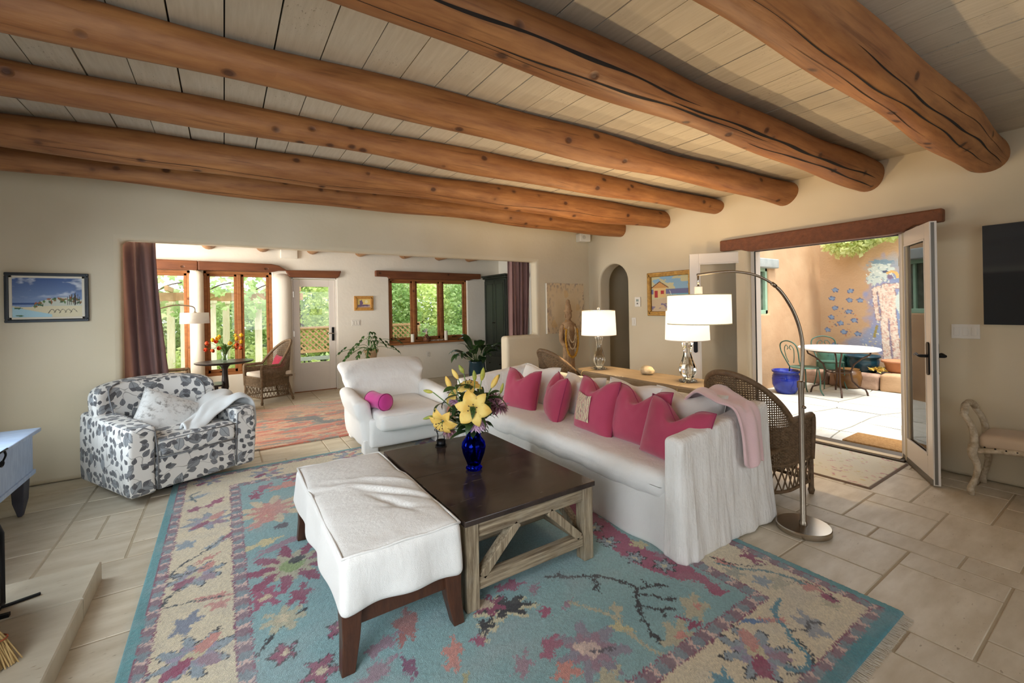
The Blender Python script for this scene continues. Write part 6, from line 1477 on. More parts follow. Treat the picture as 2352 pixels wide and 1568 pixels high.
# ================================================================== leaves / flowers toolkit
def leaf_strip(mb, M, L, W, bend=0.6, n=7, fold=0.25, prof=None, tip=0.0):
    """curved, folded leaf: grows along +y of M then bends towards -z"""
    P = []; y = z = 0.0
    for i in range(n+1):
        t = i/n; a = -bend*t*t + 0.25*bend; w = W/2*(prof(t) if prof else math.sin(PI*min(1, t*0.94+0.06))**0.75)
        if i: y += L/n*math.cos(a); z += L/n*math.sin(a)
        P.append([tuple(M @ Vector((-w, y, z+fold*w))), tuple(M @ Vector((0, y, z))), tuple(M @ Vector((w, y, z+fold*w)))])
    mb.grid(P)
def aim(o, d, roll=0.0):
    """matrix with +y along d at origin o"""
    y = Vector(d).normalized(); ref = Vector((0, 0, 1)) if abs(y.z) < 0.95 else Vector((1, 0, 0))
    x = y.cross(ref).normalized(); z = x.cross(y); M = Matrix(((x.x, y.x, z.x, o[0]), (x.y, y.y, z.y, o[1]), (x.z, y.z, z.z, o[2]), (0, 0, 0, 1)))
    return M @ Matrix.Rotation(roll, 4, 'Y')
def lily(parent, c, d, r, openness=1.0):
    """open lily bloom facing d"""
    M = aim(c, d)
    b = thing_part('bloom', parent)
    for k in range(6):
        m = MB(); a = 2*PI*k/6 + 0.2; W = r*(0.74 if k % 2 else 0.56)
        P = []
        for i in range(9):
            t = i/8; rad = r*(0.08 + 0.92*t**1.0)*openness; h = r*(0.30*(1-(1-t)**2) - 0.34*t**3) ; w = W/2*math.sin(PI*min(1, 0.10+0.90*t))**0.8
            row = []
            for s in (-1, -0.5, 0, 0.5, 1):
                px = rad*math.cos(a)-w*s*math.sin(a); pz = rad*math.sin(a)+w*s*math.cos(a); row.append(tuple(M @ Vector((px, h+abs(s)*w*0.18*(1-t), pz))))
            P.append(row)
        m.grid(P).build('petal', PETALY, b, smooth=True, solid=0.0015)
    m = MB()
    for k in range(6):
        a = 2*PI*k/6+0.7; e = M @ Vector((r*0.24*math.cos(a), r*0.52, r*0.24*math.sin(a))); m.tube([tuple(M @ Vector((0, 0, 0))), tuple(M @ Vector((r*0.10*math.cos(a), r*0.3, r*0.10*math.sin(a)))), tuple(e)], 0.0012, 4)
    m.build('filaments', STEM, b, smooth=True, kind='stuff')
    m = MB()
    for k in range(6):
        a = 2*PI*k/6+0.7; e = M @ Vector((r*0.24*math.cos(a), r*0.54, r*0.24*math.sin(a))); m.ball(tuple(e), (0.0035, 0.0075, 0.0035), 6, 4)
    m.build('anthers', ANTHER, b, smooth=True, kind='stuff'); return b
def thing_part(name, parent):
    o = bpy.data.objects.new(name, None); COL.objects.link(o); o.parent = parent; return o
def bud(parent, c, d, L, w, mat):
    M = aim(c, d); m = MB(); n = 9; V = []
    prof = [(0.10, 0), (0.62, 0.12), (0.95, 0.32), (1.0, 0.5), (0.82, 0.72), (0.45, 0.9), (0.08, 1.0)]
    for q, t in prof:
        for k in range(12):
            a = 2*PI*k/12; rr = w/2*q*(1+0.10*math.cos(3*a)); V.append(tuple(M @ Vector((rr*math.cos(a), L*t, rr*math.sin(a)))))
    F = [(i*12+k, i*12+(k+1) % 12, (i+1)*12+(k+1) % 12, (i+1)*12+k) for i in range(len(prof)-1) for k in range(12)]
    m.add(V, F).build('bud', mat, parent, smooth=True)

# ---------------------------------------------------------------- cobalt vase of lilies on the coffee table
VX, VY, VZ = 1.275, 2.385, 0.4555
va = thing('blue_vase', 'cobalt blue glass vase on the coffee table', 'vase', (VX, VY, VZ))
vp = [(0.0, 0.004), (0.040, 0.0), (0.046, 0.006), (0.044, 0.018), (0.038, 0.026), (0.046, 0.05), (0.066, 0.10), (0.074, 0.140), (0.070, 0.170), (0.054, 0.192), (0.044, 0.205), (0.043, 0.225), (0.052, 0.262), (0.049, 0.264), (0.039, 0.226), (0.040, 0.205), (0.050, 0.188), (0.066, 0.165), (0.070, 0.140), (0.062, 0.102), (0.042, 0.052), (0.030, 0.030), (0.0, 0.028)]
MB().lathe(vp, 48).build('glass', COBALT, va, smooth=True)
m = MB()
for k in range(16): a = 2*PI*k/16; m.ball((0.046*math.cos(a), 0.046*math.sin(a), 0.012), 0.006, 8, 6)
m.build('foot_beads', COBALT, va, smooth=True, kind='stuff')
RIGHT = Vector((math.sin(TH), -math.cos(TH), 0)); BACK = Vector((math.cos(TH), math.sin(TH), 0)); UP = Vector((0, 0, 1))
def vpos(a, h, b=0.0): return Vector((VX, VY, 0)) + RIGHT*a + BACK*b + UP*h     # offset right / back, height
def lily_stem(label, tip, face=None, r=0.0, budL=0.0, budw=0.0, budd=None, nleaf=4, seed=0, mat=BUDG, bend=0.0):
    t = thing('lily_stem', label, 'flower', (VX, VY, VZ+0.20), 0, 'flowers in the cobalt vase'); o = Vector(t.location)
    rq = random.Random(seed); base = Vector((rq.uniform(-.015, .015), rq.uniform(-.015, .015), -0.15)); tip = tip - o
    neck = Vector((tip.x*0.10, tip.y*0.10, 0.045)); mid = tip*0.55 + Vector((0, 0, 0.03+bend)); pts = catmull([base, neck, mid, tip], 8)
    MB().tube(pts, 0.0032, 6).build('stem', STEM, t, smooth=True)
    for k in range(nleaf):
        i = int(len(pts)*((0.42+0.5*k/max(1, nleaf)) if face is None else (0.38+0.26*k/max(1, nleaf)))); p = pts[min(i, len(pts)-2)]; a = rq.uniform(0, 2*PI); d_ = Vector((math.cos(a), math.sin(a), rq.uniform(-0.2, 0.7)))
        m = MB(); leaf_strip(m, aim(p, d_, rq.uniform(-.5, .5)), rq.uniform(0.09, 0.15), rq.uniform(0.022, 0.038), rq.uniform(0.5, 1.4)); m.build('leaf', LILYLEAF, t, smooth=True)
    if face is not None: lily(t, tip, face, r)
    if budL: bud(t, tip, budd or (tip-mid), budL, budw, mat)
    return t
TOC = -BACK
lily_stem('yellow lily in the blue vase, fully open and facing out at the centre', vpos(0.015, 0.865, -0.145), TOC + UP*0.15, 0.112, seed=1)
lily_stem('yellow lily in the blue vase, drooping open at the left', vpos(-0.175, 0.775, -0.07), TOC*0.9 - RIGHT*0.35 - UP*0.45, 0.095, seed=2)
lily_stem('yellow orange lily in the blue vase, half open at the top', vpos(-0.025, 0.955, 0.03), UP*0.9 + TOC*0.35, 0.085, seed=3)
lily_stem('pale lily in the blue vase, half hidden at the back left', vpos(-0.12, 0.905, 0.06), RIGHT*-0.6 + UP*0.6 + TOC*0.2, 0.08, seed=4)
for i, (a, h, b, bl_, bw, dx, mt, lab) in enumerate(((-0.135, 0.955, 0.0, 0.085, 0.032, -0.35, PETALY, 'fat yellow lily bud at upper left of the blue vase'), (-0.09, 1.01, 0.02, 0.075, 0.028, -0.55, PETALY, 'yellow lily bud slanting left near the top of the bouquet'), (-0.055, 1.045, 0.02, 0.062, 0.026, -0.5, BUDG, 'greenish lily bud, the topmost left one of the bouquet'),
        (0.015, 1.00, -0.02, 0.070, 0.026, -0.05, BUDG, 'upright green lily bud above the open centre lily'), (0.055, 1.00, 0.0, 0.085, 0.030, 0.15, BUDG, 'upright yellow green lily bud right of the centre one'), (0.115, 0.955, -0.01, 0.095, 0.034, 0.5, PETALY, 'long yellow lily bud slanting right beside the magenta pillow'), (0.135, 0.985, 0.03, 0.06, 0.022, 0.6, BUDG, 'small pale lily bud behind the long right one'),
        (-0.245, 0.935, 0.0, 0.062, 0.022, -1.6, BUDG, 'green lily bud on a stem reaching out left over the white chair'), (-0.235, 0.795, -0.02, 0.075, 0.020, -1.3, BUDG, 'closed lily bud hanging lowest at the far left'), (0.17, 0.915, 0.02, 0.07, 0.02, 0.25, BUDG, 'slim green lily bud at the right edge of the bouquet'))):
    d_ = (RIGHT*dx + UP*(0.9 if abs(dx) < 1 else (0.35 if i == 7 else -0.35))); lily_stem(lab, vpos(a, h, b), None, 0, bl_, bw, d_, 3, 20+i, mt)
def mum(label, c, r, mat, droop, seed, n=120, shape=0.55):
    t = thing('chrysanthemum', label, 'flower', (VX, VY, VZ+0.20), 0, 'flowers in the cobalt vase'); o = Vector(t.location); c = c - o; rq = random.Random(seed)
    MB().tube(catmull([Vector((0, 0, -0.15)), Vector((c.x*.1, c.y*.1, 0.04)), c*0.6+Vector((0, 0, 0.02)), c], 6), 0.003, 6).build('stem', STEM, t, smooth=True)
    m = MB()
    for k in range(n):
        z = 1-2*(k+0.5)/n*0.75; a = k*2.39996; s = math.sqrt(max(0, 1-z*z)); d_ = Vector((s*math.cos(a), s*math.sin(a), z*0.75-droop)).normalized()
        leaf_strip(m, aim(c+d_*r*0.15, d_, rq.uniform(-1, 1)), r*rq.uniform(0.75, 0.95), r*0.20, rq.uniform(0.2, 1.0), 4, 0.5)
    m.build('petals', mat, t, smooth=True, kind='stuff')
    return t
mum('lilac white chrysanthemum under the open yellow lily', vpos(0.03, 0.755, -0.07), 0.068, MUMP, 0.35, 1)
mum('faded mauve bloom drooping at the right of the blue vase', vpos(0.155, 0.845, -0.02), 0.072, MAUVEP, 0.5, 2, 60)
mum('faded mauve bloom curling above the right rim', vpos(0.125, 0.885, 0.02), 0.06, MAUVEP, 0.2, 3, 50)
mum('withered mauve bloom hanging low at the left', vpos(-0.15, 0.70, 0.0), 0.055, MAUVEP, 0.8, 4, 30)
mum('small lilac bloom tucked behind the left leaves', vpos(-0.115, 0.865, 0.04), 0.045, MUMP, 0.1, 5, 50)
for i in range(5):
    rq = random.Random(60+i); t = thing('foliage_sprig', 'dark green leafy sprig filling the cobalt vase bouquet', 'foliage', (VX, VY, VZ+0.20), 0, 'greenery in the cobalt vase'); a0 = 2*PI*i/5+0.4
    tip = Vector((0.11*math.cos(a0), 0.11*math.sin(a0), 0.24+0.04*(i % 3))); pts = catmull([Vector((0, 0, -0.14)), Vector((0.02*math.cos(a0), 0.02*math.sin(a0), 0.05)), tip*0.7, tip], 6)
    MB().tube(pts, 0.003, 5).build('stem', STEM, t, smooth=True)
    for k in range(13):
        p = pts[min(len(pts)-2, 6+k)]; a = k*2.4+i; m = MB(); leaf_strip(m, aim(p, Vector((math.cos(a), math.sin(a), rq.uniform(-0.7, 0.5))), rq.uniform(-.6, .6)), rq.uniform(0.09, 0.17), rq.uniform(0.026, 0.046), rq.uniform(0.6, 1.6)); m.build('leaf', LILYLEAF, t, smooth=True)
rm = thing('candle_stand', 'small black wire stand at the far end of the coffee table', 'stand', (1.30, 2.93, 0.455))
m = MB()
for k in range(4): a = PI/2*k+0.4; m.tube([(0.04*math.cos(a), 0.04*math.sin(a), 0.003), (0.03*math.cos(a), 0.03*math.sin(a), 0.08), (0.045*math.cos(a), 0.045*math.sin(a), 0.12)], 0.003, 6)
for z, q in ((0.006, 0.04), (0.12, 0.045)): m.tube([(q*math.cos(a), q*math.sin(a), z) for a in np.linspace(0, 2*PI, 20, endpoint=False)], 0.003, 5, closed=True)
m.build('wire_frame', BLACKIRON, rm, smooth=True); MB().lathe([(0.0, 0.0), (0.032, 0.0), (0.034, 0.045), (0.03, 0.045), (0.028, 0.004), (0, 0.004)], 20).build('cup', BLACKIRON, rm, smooth=True)

# ================================================================== sunroom furniture
tb = thing('pedestal_table', 'dark oval pedestal table holding the tulips', 'table', (0.0, 7.62, 0))
MB().lathe([(0, 0.705), (0.30, 0.705), (0.345, 0.715), (0.352, 0.722), (0.365, 0.728), (0.368, 0.736), (0.362, 0.742), (0, 0.742)], 48, (0, 0, 0), 1.0, 0.80).build('table_top', DARKWOOD, tb, smooth=True, auto=40)
MB().lathe([(0.20, 0.0), (0.21, 0.03), (0.12, 0.06), (0.055, 0.10), (0.05, 0.16), (0.068, 0.20), (0.072, 0.25), (0.045, 0.28), (0.040, 0.33), (0.048, 0.36), (0.040, 0.50), (0.034, 0.62), (0.05, 0.66), (0.09, 0.705)], 28).build('pedestal', DARKWOOD, tb, smooth=True)
gv = thing('glass_vase', 'clear glass vase of water on the dark pedestal table', 'vase', (0.0, 7.60, 0.742))
MB().lathe([(0.0, 0.0), (0.045, 0.0), (0.05, 0.02), (0.048, 0.08), (0.060, 0.165), (0.057, 0.165), (0.044, 0.08), (0.045, 0.02), (0, 0.012)], 32).build('glass', VASEGLASS, gv, smooth=True)
rq = random.Random(9)
TUL = [(-0.05, 0.31, 0, 'y'), (-0.075, 0.29, 1, 'y'), (-0.09, 0.245, 1, 'o'), (-0.13, 0.26, 0, 'y'), (-0.205, 0.21, 0, 'o'), (-0.215, 0.14, 1, 'o'), (-0.14, 0.115, 0, 'o'), (-0.06, 0.15, 1, 'o'), (0.13, 0.31, 0, 'y'), (0.20, 0.32, 1, 'y'), (0.14, 0.27, 1, 'y'), (0.20, 0.21, 0, 'y'), (0.06, 0.21, 1, 'y'), (0.14, 0.18, 1, 'o'), (0.14, 0.14, 0, 'o'), (0.19, 0.14, 1, 'o'), (0.11, 0.15, 0, 'y')]
for i, (dx, dz, b, cc) in enumerate(TUL):
    t = thing('tulip', 'yellow tulip in the sunroom glass vase' if cc == 'y' else 'orange tulip drooping from the sunroom glass vase', 'flower', (0, 7.60, 0.80), 0, 'yellow tulips' if cc == 'y' else 'orange tulips')
    tip = Vector((dx*0.95, (-0.10 if b else 0.05)+rq.uniform(-.06, .06), dz)); pts = catmull([Vector((rq.uniform(-.02, .02), rq.uniform(-.02, .02), -0.04)), Vector((dx*0.15, 0, 0.10)), Vector((tip.x*0.7, tip.y*0.7, max(dz*0.95, 0.15))), tip], 6)
    MB().tube(pts, 0.003, 5).build('stem', STEM, t, smooth=True)
    d_ = (pts[-1]-pts[-3]).normalized(); M = aim(tip-d_*0.004, d_)
    for k in range(6):
        m = MB(); a = 2*PI*k/6; P = []; rr = 0.021 if k % 2 else 0.019
        for j in range(6):
            s = j/5; rad = rr*(0.35+0.95*math.sin(PI*min(1, s*0.72+0.08))); w = 0.017*math.sin(PI*min(0.97, 0.12+0.86*s))
            P.append([tuple(M @ Vector((rad*math.cos(a)-q*w*math.sin(a), 0.046*s, rad*math.sin(a)+q*w*math.cos(a)))) for q in (-1, 0, 1)])
        m.grid(P).build('petal', TULY if cc == 'y' else TULO, t, smooth=True, solid=0.0012)
    for k in range(1 + (i % 2)):
        m = MB(); a = rq.uniform(0, 2*PI); leaf_strip(m, aim(Vector((0.012*math.cos(a), 0.012*math.sin(a), 0.02)), Vector((0.55*math.cos(a), 0.55*math.sin(a), 1)), rq.uniform(-.5, .5)), rq.uniform(0.17, 0.24), 0.036, rq.uniform(0.6, 1.2), 7, 0.4); m.build('leaf', TULEAF, t, smooth=True)
sl = thing('arc_floor_lamp', 'unlit arc lamp with white drum shade in front of the sunroom windows', 'lamp', (-0.86, 6.95, 0))
MB().lathe([(0, 0), (0.14, 0), (0.142, 0.03), (0, 0.034)], 36).build('base', NICKEL, sl, smooth=True, auto=40)
MB().tube(catmull([(0, 0, 0.03), (0, 0, 0.9), (0.02, 0, 1.2), (0.12, 0.0, 1.46), (0.30, 0.0, 1.545), (0.44, 0.0, 1.55), (0.535, 0.0, 1.525), (0.545, 0, 1.46)], 6), 0.008, 8).build('arc_arm', DARKNICKEL, sl, smooth=True)
sh = MB().lathe([(0.158, 1.315), (0.152, 1.455)], 40, (0.545, 0, 0)); sh.f = [q for q in sh.f if len(q) == 4]; sh.uv = [[(0, 0)]*4 for q in sh.f]; sh.build('shade', SHADEOFF, sl, smooth=True, solid=0.002)
MB().lathe([(0.02, 1.40), (0.02, 1.465), (0.006, 1.47)], 14, (0.545, 0, 0)).build('socket_cup', NICKEL, sl, smooth=True)
sd = thing('side_table', 'low black side table with ogee edge behind the leaf print armchair', 'side table', (-0.30, 7.42, 0))
MB().prism([(-0.26, -0.19), (0.24, -0.19), (0.285, -0.15), (0.26, -0.10), (0.285, 0.0), (0.26, 0.10), (0.285, 0.15), (0.24, 0.19), (-0.26, 0.19)], 0.43, 0.455).build('table_top', DARKWOOD, sd, bevel=0.006)
MB().box((-0.22, -0.16, 0.33), (0.22, 0.16, 0.43)).build('drawer_case', DARKWOOD, sd, bevel=0.004); MB().ball((0.29, 0.0, 0.44), 0.014, 10, 8).build('knob', BLACKIRON, sd, smooth=True)
for sx in (-1, 1):
    for sy in (-1, 1): MB().tube([(sx*0.20, sy*0.14, 0), (sx*0.20, sy*0.14, 0.36)], [0.012, 0.02], 8).build('leg', DARKWOOD, sd, smooth=True)
gs = thing('grey_crate', 'pale grey wooden box seat seen behind the leaf print armchair', 'box', (-0.545, 6.93, 0))
MB().box((-0.22, -0.20, 0.0), (0.20, 0.20, 0.56)).build('body', GREYWOOD, gs, bevel=0.006); MB().box((-0.24, -0.22, 0.56), (0.225, 0.22, 0.59)).build('lid', GREYWOOD, gs, bevel=0.006)
wl = dup(w2, (-0.72, 8.05, 0), math.radians(90), 'wicker armchair mostly hidden behind the leaf print armchair', 'wicker armchairs'); wl.scale = (0.85, 0.85, 1.0)
lo = thing('lounge_chair', 'slate blue lounge chair back by the mauve curtain', 'lounge chair', (-1.15, 7.25, 0), math.radians(70))
MB().rbox((0.50, 0.70, 0.12), 0.04, (4, 4, 2), (0, -0.1, 0.40)).build('seat', BLUEFAB, lo, smooth=True); MB().rbox((0.50, 0.12, 0.62), 0.04, (4, 2, 6), (0, 0.34, 0.66), lambda P: P + np.stack([0*P[:, 0], 0.45*(P[:, 2]+0.3), 0*P[:, 0]], 1)).build('backrest', BLUEFAB, lo, smooth=True)
for sx in (-1, 1): MB().bar((sx*0.27, -0.40, 0.02), (sx*0.27, 0.68, 0.98), 0.035, 0.035).build('side_rail', WALNUT, lo); MB().bar((sx*0.27, 0.35, 0.02), (sx*0.27, -0.2, 0.40), 0.035, 0.035).build('leg', WALNUT, lo)

# ---- dark green armoire
am = thing('armoire', 'tall dark green armoire beside the triple window', 'armoire', (4.96, 7.78, 0))
MB().box((-0.24, -0.42, 0.06), (0.24, 0.42, 2.06)).build('carcass', GREENARM, am, bevel=0.006)
MB().box((-0.27, -0.46, 2.06), (0.26, 0.46, 2.10)).build('cornice', GREENARM, am, bevel=0.012); MB().box((-0.29, -0.48, 2.10), (0.27, 0.48, 2.135)).build('cornice_cap', GREENARM, am, bevel=0.01)
MB().box((-0.26, -0.44, 0.0), (0.25, 0.44, 0.10)).build('plinth', GREENARM, am, bevel=0.006)
for y0, y1, hy in ((-0.40, -0.005, -0.03), (0.005, 0.40, 0.03)):
    d_ = MB().box((-0.258, y0, 0.46), (-0.24, y1, 2.02)).build('door', GREENARM, am, bevel=0.004)
    m = MB()
    for (a, b, c_, e_) in ((y0+0.05, y1-0.05, 0.53, 0.545), (y0+0.05, y1-0.05, 1.94, 1.955), (y0+0.05, y0+0.065, 0.53, 1.955), (y1-0.065, y1-0.05, 0.53, 1.955)): m.box((-0.266, a, c_), (-0.258, b, e_))
    m.build('panel_moulding', GREENARM, d_, bevel=0.003)
    MB().tube([(-0.258, hy, 1.14), (-0.29, hy, 1.14)], [0.006, 0.012], 8).build('knob', BRONZE, d_, smooth=True)
dw = MB().box((-0.258, -0.40, 0.13), (-0.24, 0.40, 0.44)).build('drawer', GREENARM, am, bevel=0.006)
for y in (-0.2, 0.2): MB().tube([(-0.258, y, 0.29), (-0.285, y, 0.29)], [0.008, 0.016], 8).build('knob', BRONZE, dw, smooth=True)

# ---- plants
pp = thing('potted_philodendron', 'sprawling cut leaf philodendron in a pale terracotta pot behind the white armchair', 'potted plant', (2.16, 7.80, 0))
MB().lathe([(0, 0), (0.13, 0), (0.13, 0.02), (0.03, 0.04), (0.03, 0.52), (0.15, 0.555), (0.15, 0.575), (0, 0.575)], 24).build('stand', DARKWOOD, pp, smooth=True, auto=40)
MB().lathe([(0.0, 0.577), (0.085, 0.577), (0.105, 0.70), (0.122, 0.705), (0.125, 0.745), (0.112, 0.745), (0.10, 0.72), (0, 0.715)], 32).build('pot', TERRAL, pp, smooth=True, auto=40)
rq = random.Random(21)
for k, (dx, dz, dy) in enumerate(((-0.44, 0.62, 0), (-0.40, 0.70, -0.1), (-0.30, 0.78, 0.1), (-0.20, 0.88, 0), (-0.06, 0.93, -0.1), (0.10, 0.92, 0.05), (0.22, 0.84, -0.05), (0.34, 0.80, 0.0), (0.43, 0.72, -0.1), (-0.28, 0.62, -0.15), (-0.12, 0.66, -0.2), (0.52, 0.86, 0.0), (-0.50, 0.74, 0.05), (0.02, 0.80, -0.18))):
    tip = Vector((dx, dy, dz)); pts = catmull([Vector((0, 0, 0.72)), Vector((dx*0.35, dy*0.4, max(dz, 0.74)+0.06)), tip], 6)
    MB().tube(pts, 0.004, 5).build('stem', STEM, pp, smooth=True)
    for q in range(3):     # lobed cut leaf
        m = MB(); d_ = (pts[-1]-pts[-3]).normalized(); d_.z -= 0.6; 
        c = tip - d_*0.05*q
        for s in (-1, 0, 1):
            dd_ = d_.normalized() + d_.cross(Vector((0, 0, 1))).normalized()*s*0.9; leaf_strip(m, aim(c, dd_, rq.uniform(-.3, .3)), 0.085 if s else 0.12, 0.034, 0.8, 5, 0.2)
        m.build('leaf', PHILO, pp, smooth=True)
pe = thing('peace_lily', 'large dark leaved house plant in a blue pot beside the armoire', 'potted plant', (4.06, 7.40, 0))
MB().lathe([(0.0, 0.0), (0.12, 0.0), (0.15, 0.06), (0.165, 0.25), (0.15, 0.40), (0.165, 0.43), (0.15, 0.435), (0.135, 0.40), (0, 0.40)], 32).build('pot', TEALGLAZE, pe, smooth=True)
rq = random.Random(8)
for k in range(26):
    a = k*2.4; e = rq.uniform(0.15, 1.2); d_ = Vector((math.cos(a)*math.cos(e)-0.22, math.sin(a)*math.cos(e)-0.15, math.sin(e)+0.25)).normalized()
    Ls = rq.uniform(0.16, 0.36); p0 = Vector((0.03*math.cos(a), 0.03*math.sin(a), 0.40)); p1 = p0+d_*Ls
    MB().tube([tuple(p0), tuple(p0+d_*Ls*0.6+Vector((0, 0, 0.02))), tuple(p1)], 0.005, 5).build('stem', STEM, pe, smooth=True)
    m = MB(); leaf_strip(m, aim(p1, d_+Vector((math.cos(a)*0.5, math.sin(a)*0.5, -0.2)), rq.uniform(-.4, .4)), rq.uniform(0.32, 0.48), rq.uniform(0.11, 0.16), rq.uniform(1.2, 2.5), 9, 0.18); m.build('leaf', PLANTLEAF, pe, smooth=True)

# ---- ornaments on the sill of the triple window
SY, SZ = 8.53, 0.782
kg = thing('sill_figurine', 'dark feathered figurine seated on the triple window sill', 'figurine', (3.50, SY, SZ))
MB().lathe([(0.0, 0), (0.06, 0), (0.07, 0.03), (0.05, 0.09), (0.03, 0.14), (0, 0.15)], 14).build('body', mk('dark_figurine_cloth', C(60, 44, 40), C(150, 96, 60), scale=40, rough=0.8), kg, smooth=True)
MB().ball((0.0, -0.01, 0.175), (0.026, 0.026, 0.032), 12, 8).build('head', mk('pale_figurine_face', C(214, 196, 170)), kg, smooth=True)
m = MB()
for k in range(7): leaf_strip(m, aim((0, 0.0, 0.19), Vector((0.5*math.cos(k*0.5+0.6)-0.1, 0.1, 0.4+0.3*math.sin(k))), k*0.4), 0.10, 0.022, 0.6, 5)
m.build('feathers', mk('white_black_feather', C(230, 226, 220), C(50, 44, 42), scale=30), kg, smooth=True)
m = MB()
for k in range(12): a = k*1.1; leaf_strip(m, aim((0.02*math.cos(a), 0.02*math.sin(a)-0.01, 0.07), Vector((math.cos(a), math.sin(a)*0.5, 0.2)), a), 0.10, 0.018, 0.8, 4)
m.build('fringe', mk('brown_fringe', C(110, 84, 60), C(180, 150, 110), scale=50), kg, smooth=True)
for x, h, lab in ((3.20, 0.16, 'ivory pillar candle on the sill left of the figurine'), (3.94, 0.20, 'tall ivory candle on the sill right of the figurine')):
    t = thing('pillar_candle', lab, 'candle', (x, SY, SZ)); MB().lathe([(0.0, 0), (0.036, 0), (0.036, h), (0.03, h-0.004), (0, h-0.01)], 20).build('wax', WHITECANDLE, t, smooth=True, auto=40); MB().tube([(0, 0, h-0.01), (0, 0, h+0.012)], 0.0015, 5).build('wick', BLACKIRON, t)
rq = random.Random(4)
for k in range(9):
    m = MB().ball((0, 0, 0), (rq.uniform(.014, .024), rq.uniform(.012, .018), rq.uniform(.010, .016)), 9, 6); o = m.build('sill_pebble', mk('sill_pebble', C(190, 176, 160), rand=0.4) if k == 0 else bpy.data.materials['sill_pebble'], smooth=True); o.location = (3.60+0.032*k, SY-0.01, SZ+0.012); tag(o, 'small pebble in the row on the triple window sill', 'pebble', 'pebbles along the window sill')

# ================================================================== patio beyond the french doors
PZ = -0.03
gp = MB().box((5.30, -2.0, -0.15), (10.3, 4.2, PZ-0.02)).build('patio_ground', mk('patio_joint_sand', C(176, 170, 156), C(160, 152, 138), rough=1.0)); struct(gp, 'flagstone patio floor')
rq = random.Random(17); gx = np.linspace(5.31, 10.1, 9); gy = np.linspace(-1.6, 4.05, 9); G = {}
for i, x in enumerate(gx):
    for j, y in enumerate(gy): G[i, j] = (x + (rq.uniform(-.14, .14) if 0 < i < 8 else 0), y + (rq.uniform(-.18, .18) if 0 < j < 8 else 0))
for i in range(8):
    for j in range(8):
        q = [Vector((*G[a, b], 0)) for a, b in ((i, j), (i+1, j), (i+1, j+1), (i, j+1))]; c = sum(q, Vector())/4
        poly = []
        for k in range(4):
            a, b = q[k], q[(k+1) % 4]; poly.append(a); poly.append((a+b)/2 + Vector((rq.uniform(-.04, .04)*0.5, rq.uniform(-.04, .04)*0.5, 0)))
        poly = [((p-c)*0.975) for p in poly]
        o = MB().prism([(p.x, p.y) for p in poly], -0.03, 0.0).build('flagstone', FLAG, gp); o.location = (c.x, c.y, PZ + rq.uniform(-.003, .003))
pw = wall_poly('patio_wall_side', [(5.30, -0.1), (10.2, -0.1), (10.2, 3.4), (5.30, 3.4)], [[(7.25, 1.26), (7.95, 1.26), (7.95, 2.06), (7.25, 2.06)]], 'Y', 3.87, 4.15, ADOBE, 0.03, 'tan adobe wall with a small green window')
gw = sroot('window_6', (7.60, 3.93, 1.26), 0, 'small sage green window in the adobe wall'); m = MB()
for (a, b, c, d) in ((-0.35, -0.28, 0, 0.80), (0.28, 0.35, 0, 0.80), (-0.35, 0.35, 0, 0.07), (-0.35, 0.35, 0.74, 0.80)): m.box((a, -0.03, c), (b, 0.05, d))
m.build('window_frame', GREENFRAME, gw, bevel=0.006); MB().box((-0.28, 0.015, 0.07), (0.28, 0.02, 0.74)).build('pane', mk('dim_window_glass', C(96, 104, 92), C(70, 78, 66), scale=9, rough=0.08), gw); MB().box((-0.02, -0.01, 0.07), (0.02, 0.03, 0.74)).build('mullion', GREENFRAME, gw)
struct(MB().rbox((0.95, 0.16, 0.16), 0.02, (3, 1, 1), (7.68, 3.87, 2.135)).build('trim_8', GREYLINT, smooth=True), 'grey lintel over the green patio window')
struct(MB().box((5.30, -2.1, -0.1), (10.2, -1.9, 3.2)).build('patio_wall_near', ADOBE), 'adobe patio wall out of view')
# back wall carries the mural as paint on the stucco
mp = Paint(-1.9, 3.87, -0.1, 3.3, 0.0135); Y, Z = mp.X, mp.Y
n = fbm(Y*2.5, Z*2.5, 3, 4)[..., None]; mp.col[:] = C3(204, 170, 134)*(1-n)+C3(190, 154, 116)*n
BLU, PER, WHT, FLE = C3(140, 158, 192), C3(156, 158, 188), C3(206, 216, 208), C3(226, 200, 182)
def rgn(cx, cz, ry, rz, col, a=1.0, soft=0.35, seed=1):
    d = np.sqrt(((Y-cx)/ry)**2+((Z-cz)/rz)**2) + (fbm(Y*7, Z*7, seed, 3)-0.45)*0.9; m = np.clip((1-d)/soft, 0, 1)[..., None]*a; mp.col = mp.col*(1-m)+col*m
rgn(2.72, 1.25, 0.44, 1.0, PER, 1.0, 0.3, 2); rgn(2.45, 1.2, 0.42, 1.0, BLU, 0.9, 0.3, 3); rgn(2.98, 0.78, 0.34, 0.30, BLU, 0.8, 0.4, 4); rgn(3.30, 0.66, 0.30, 0.16, C3(140, 156, 186), 0.75, 0.5, 5); rgn(2.80, 2.10, 0.40, 0.22, C3(156, 172, 186), 0.7, 0.6, 6)
blu_ = (mp.col[..., 2] > mp.col[..., 0])
sp_ = (fbm(Y*34, Z*34, 8, 2) > 0.585) & blu_ & (Z < 2.0); mp.col = np.where(sp_[..., None], C3(220, 220, 196), mp.col)
sp_ = (fbm(Y*24+9, Z*24, 18, 2) > 0.60) & (Y < 3.2) & (Z > 0.15) & (Z < 0.8); mp.col = np.where(sp_[..., None], C3(214, 200, 140), mp.col)
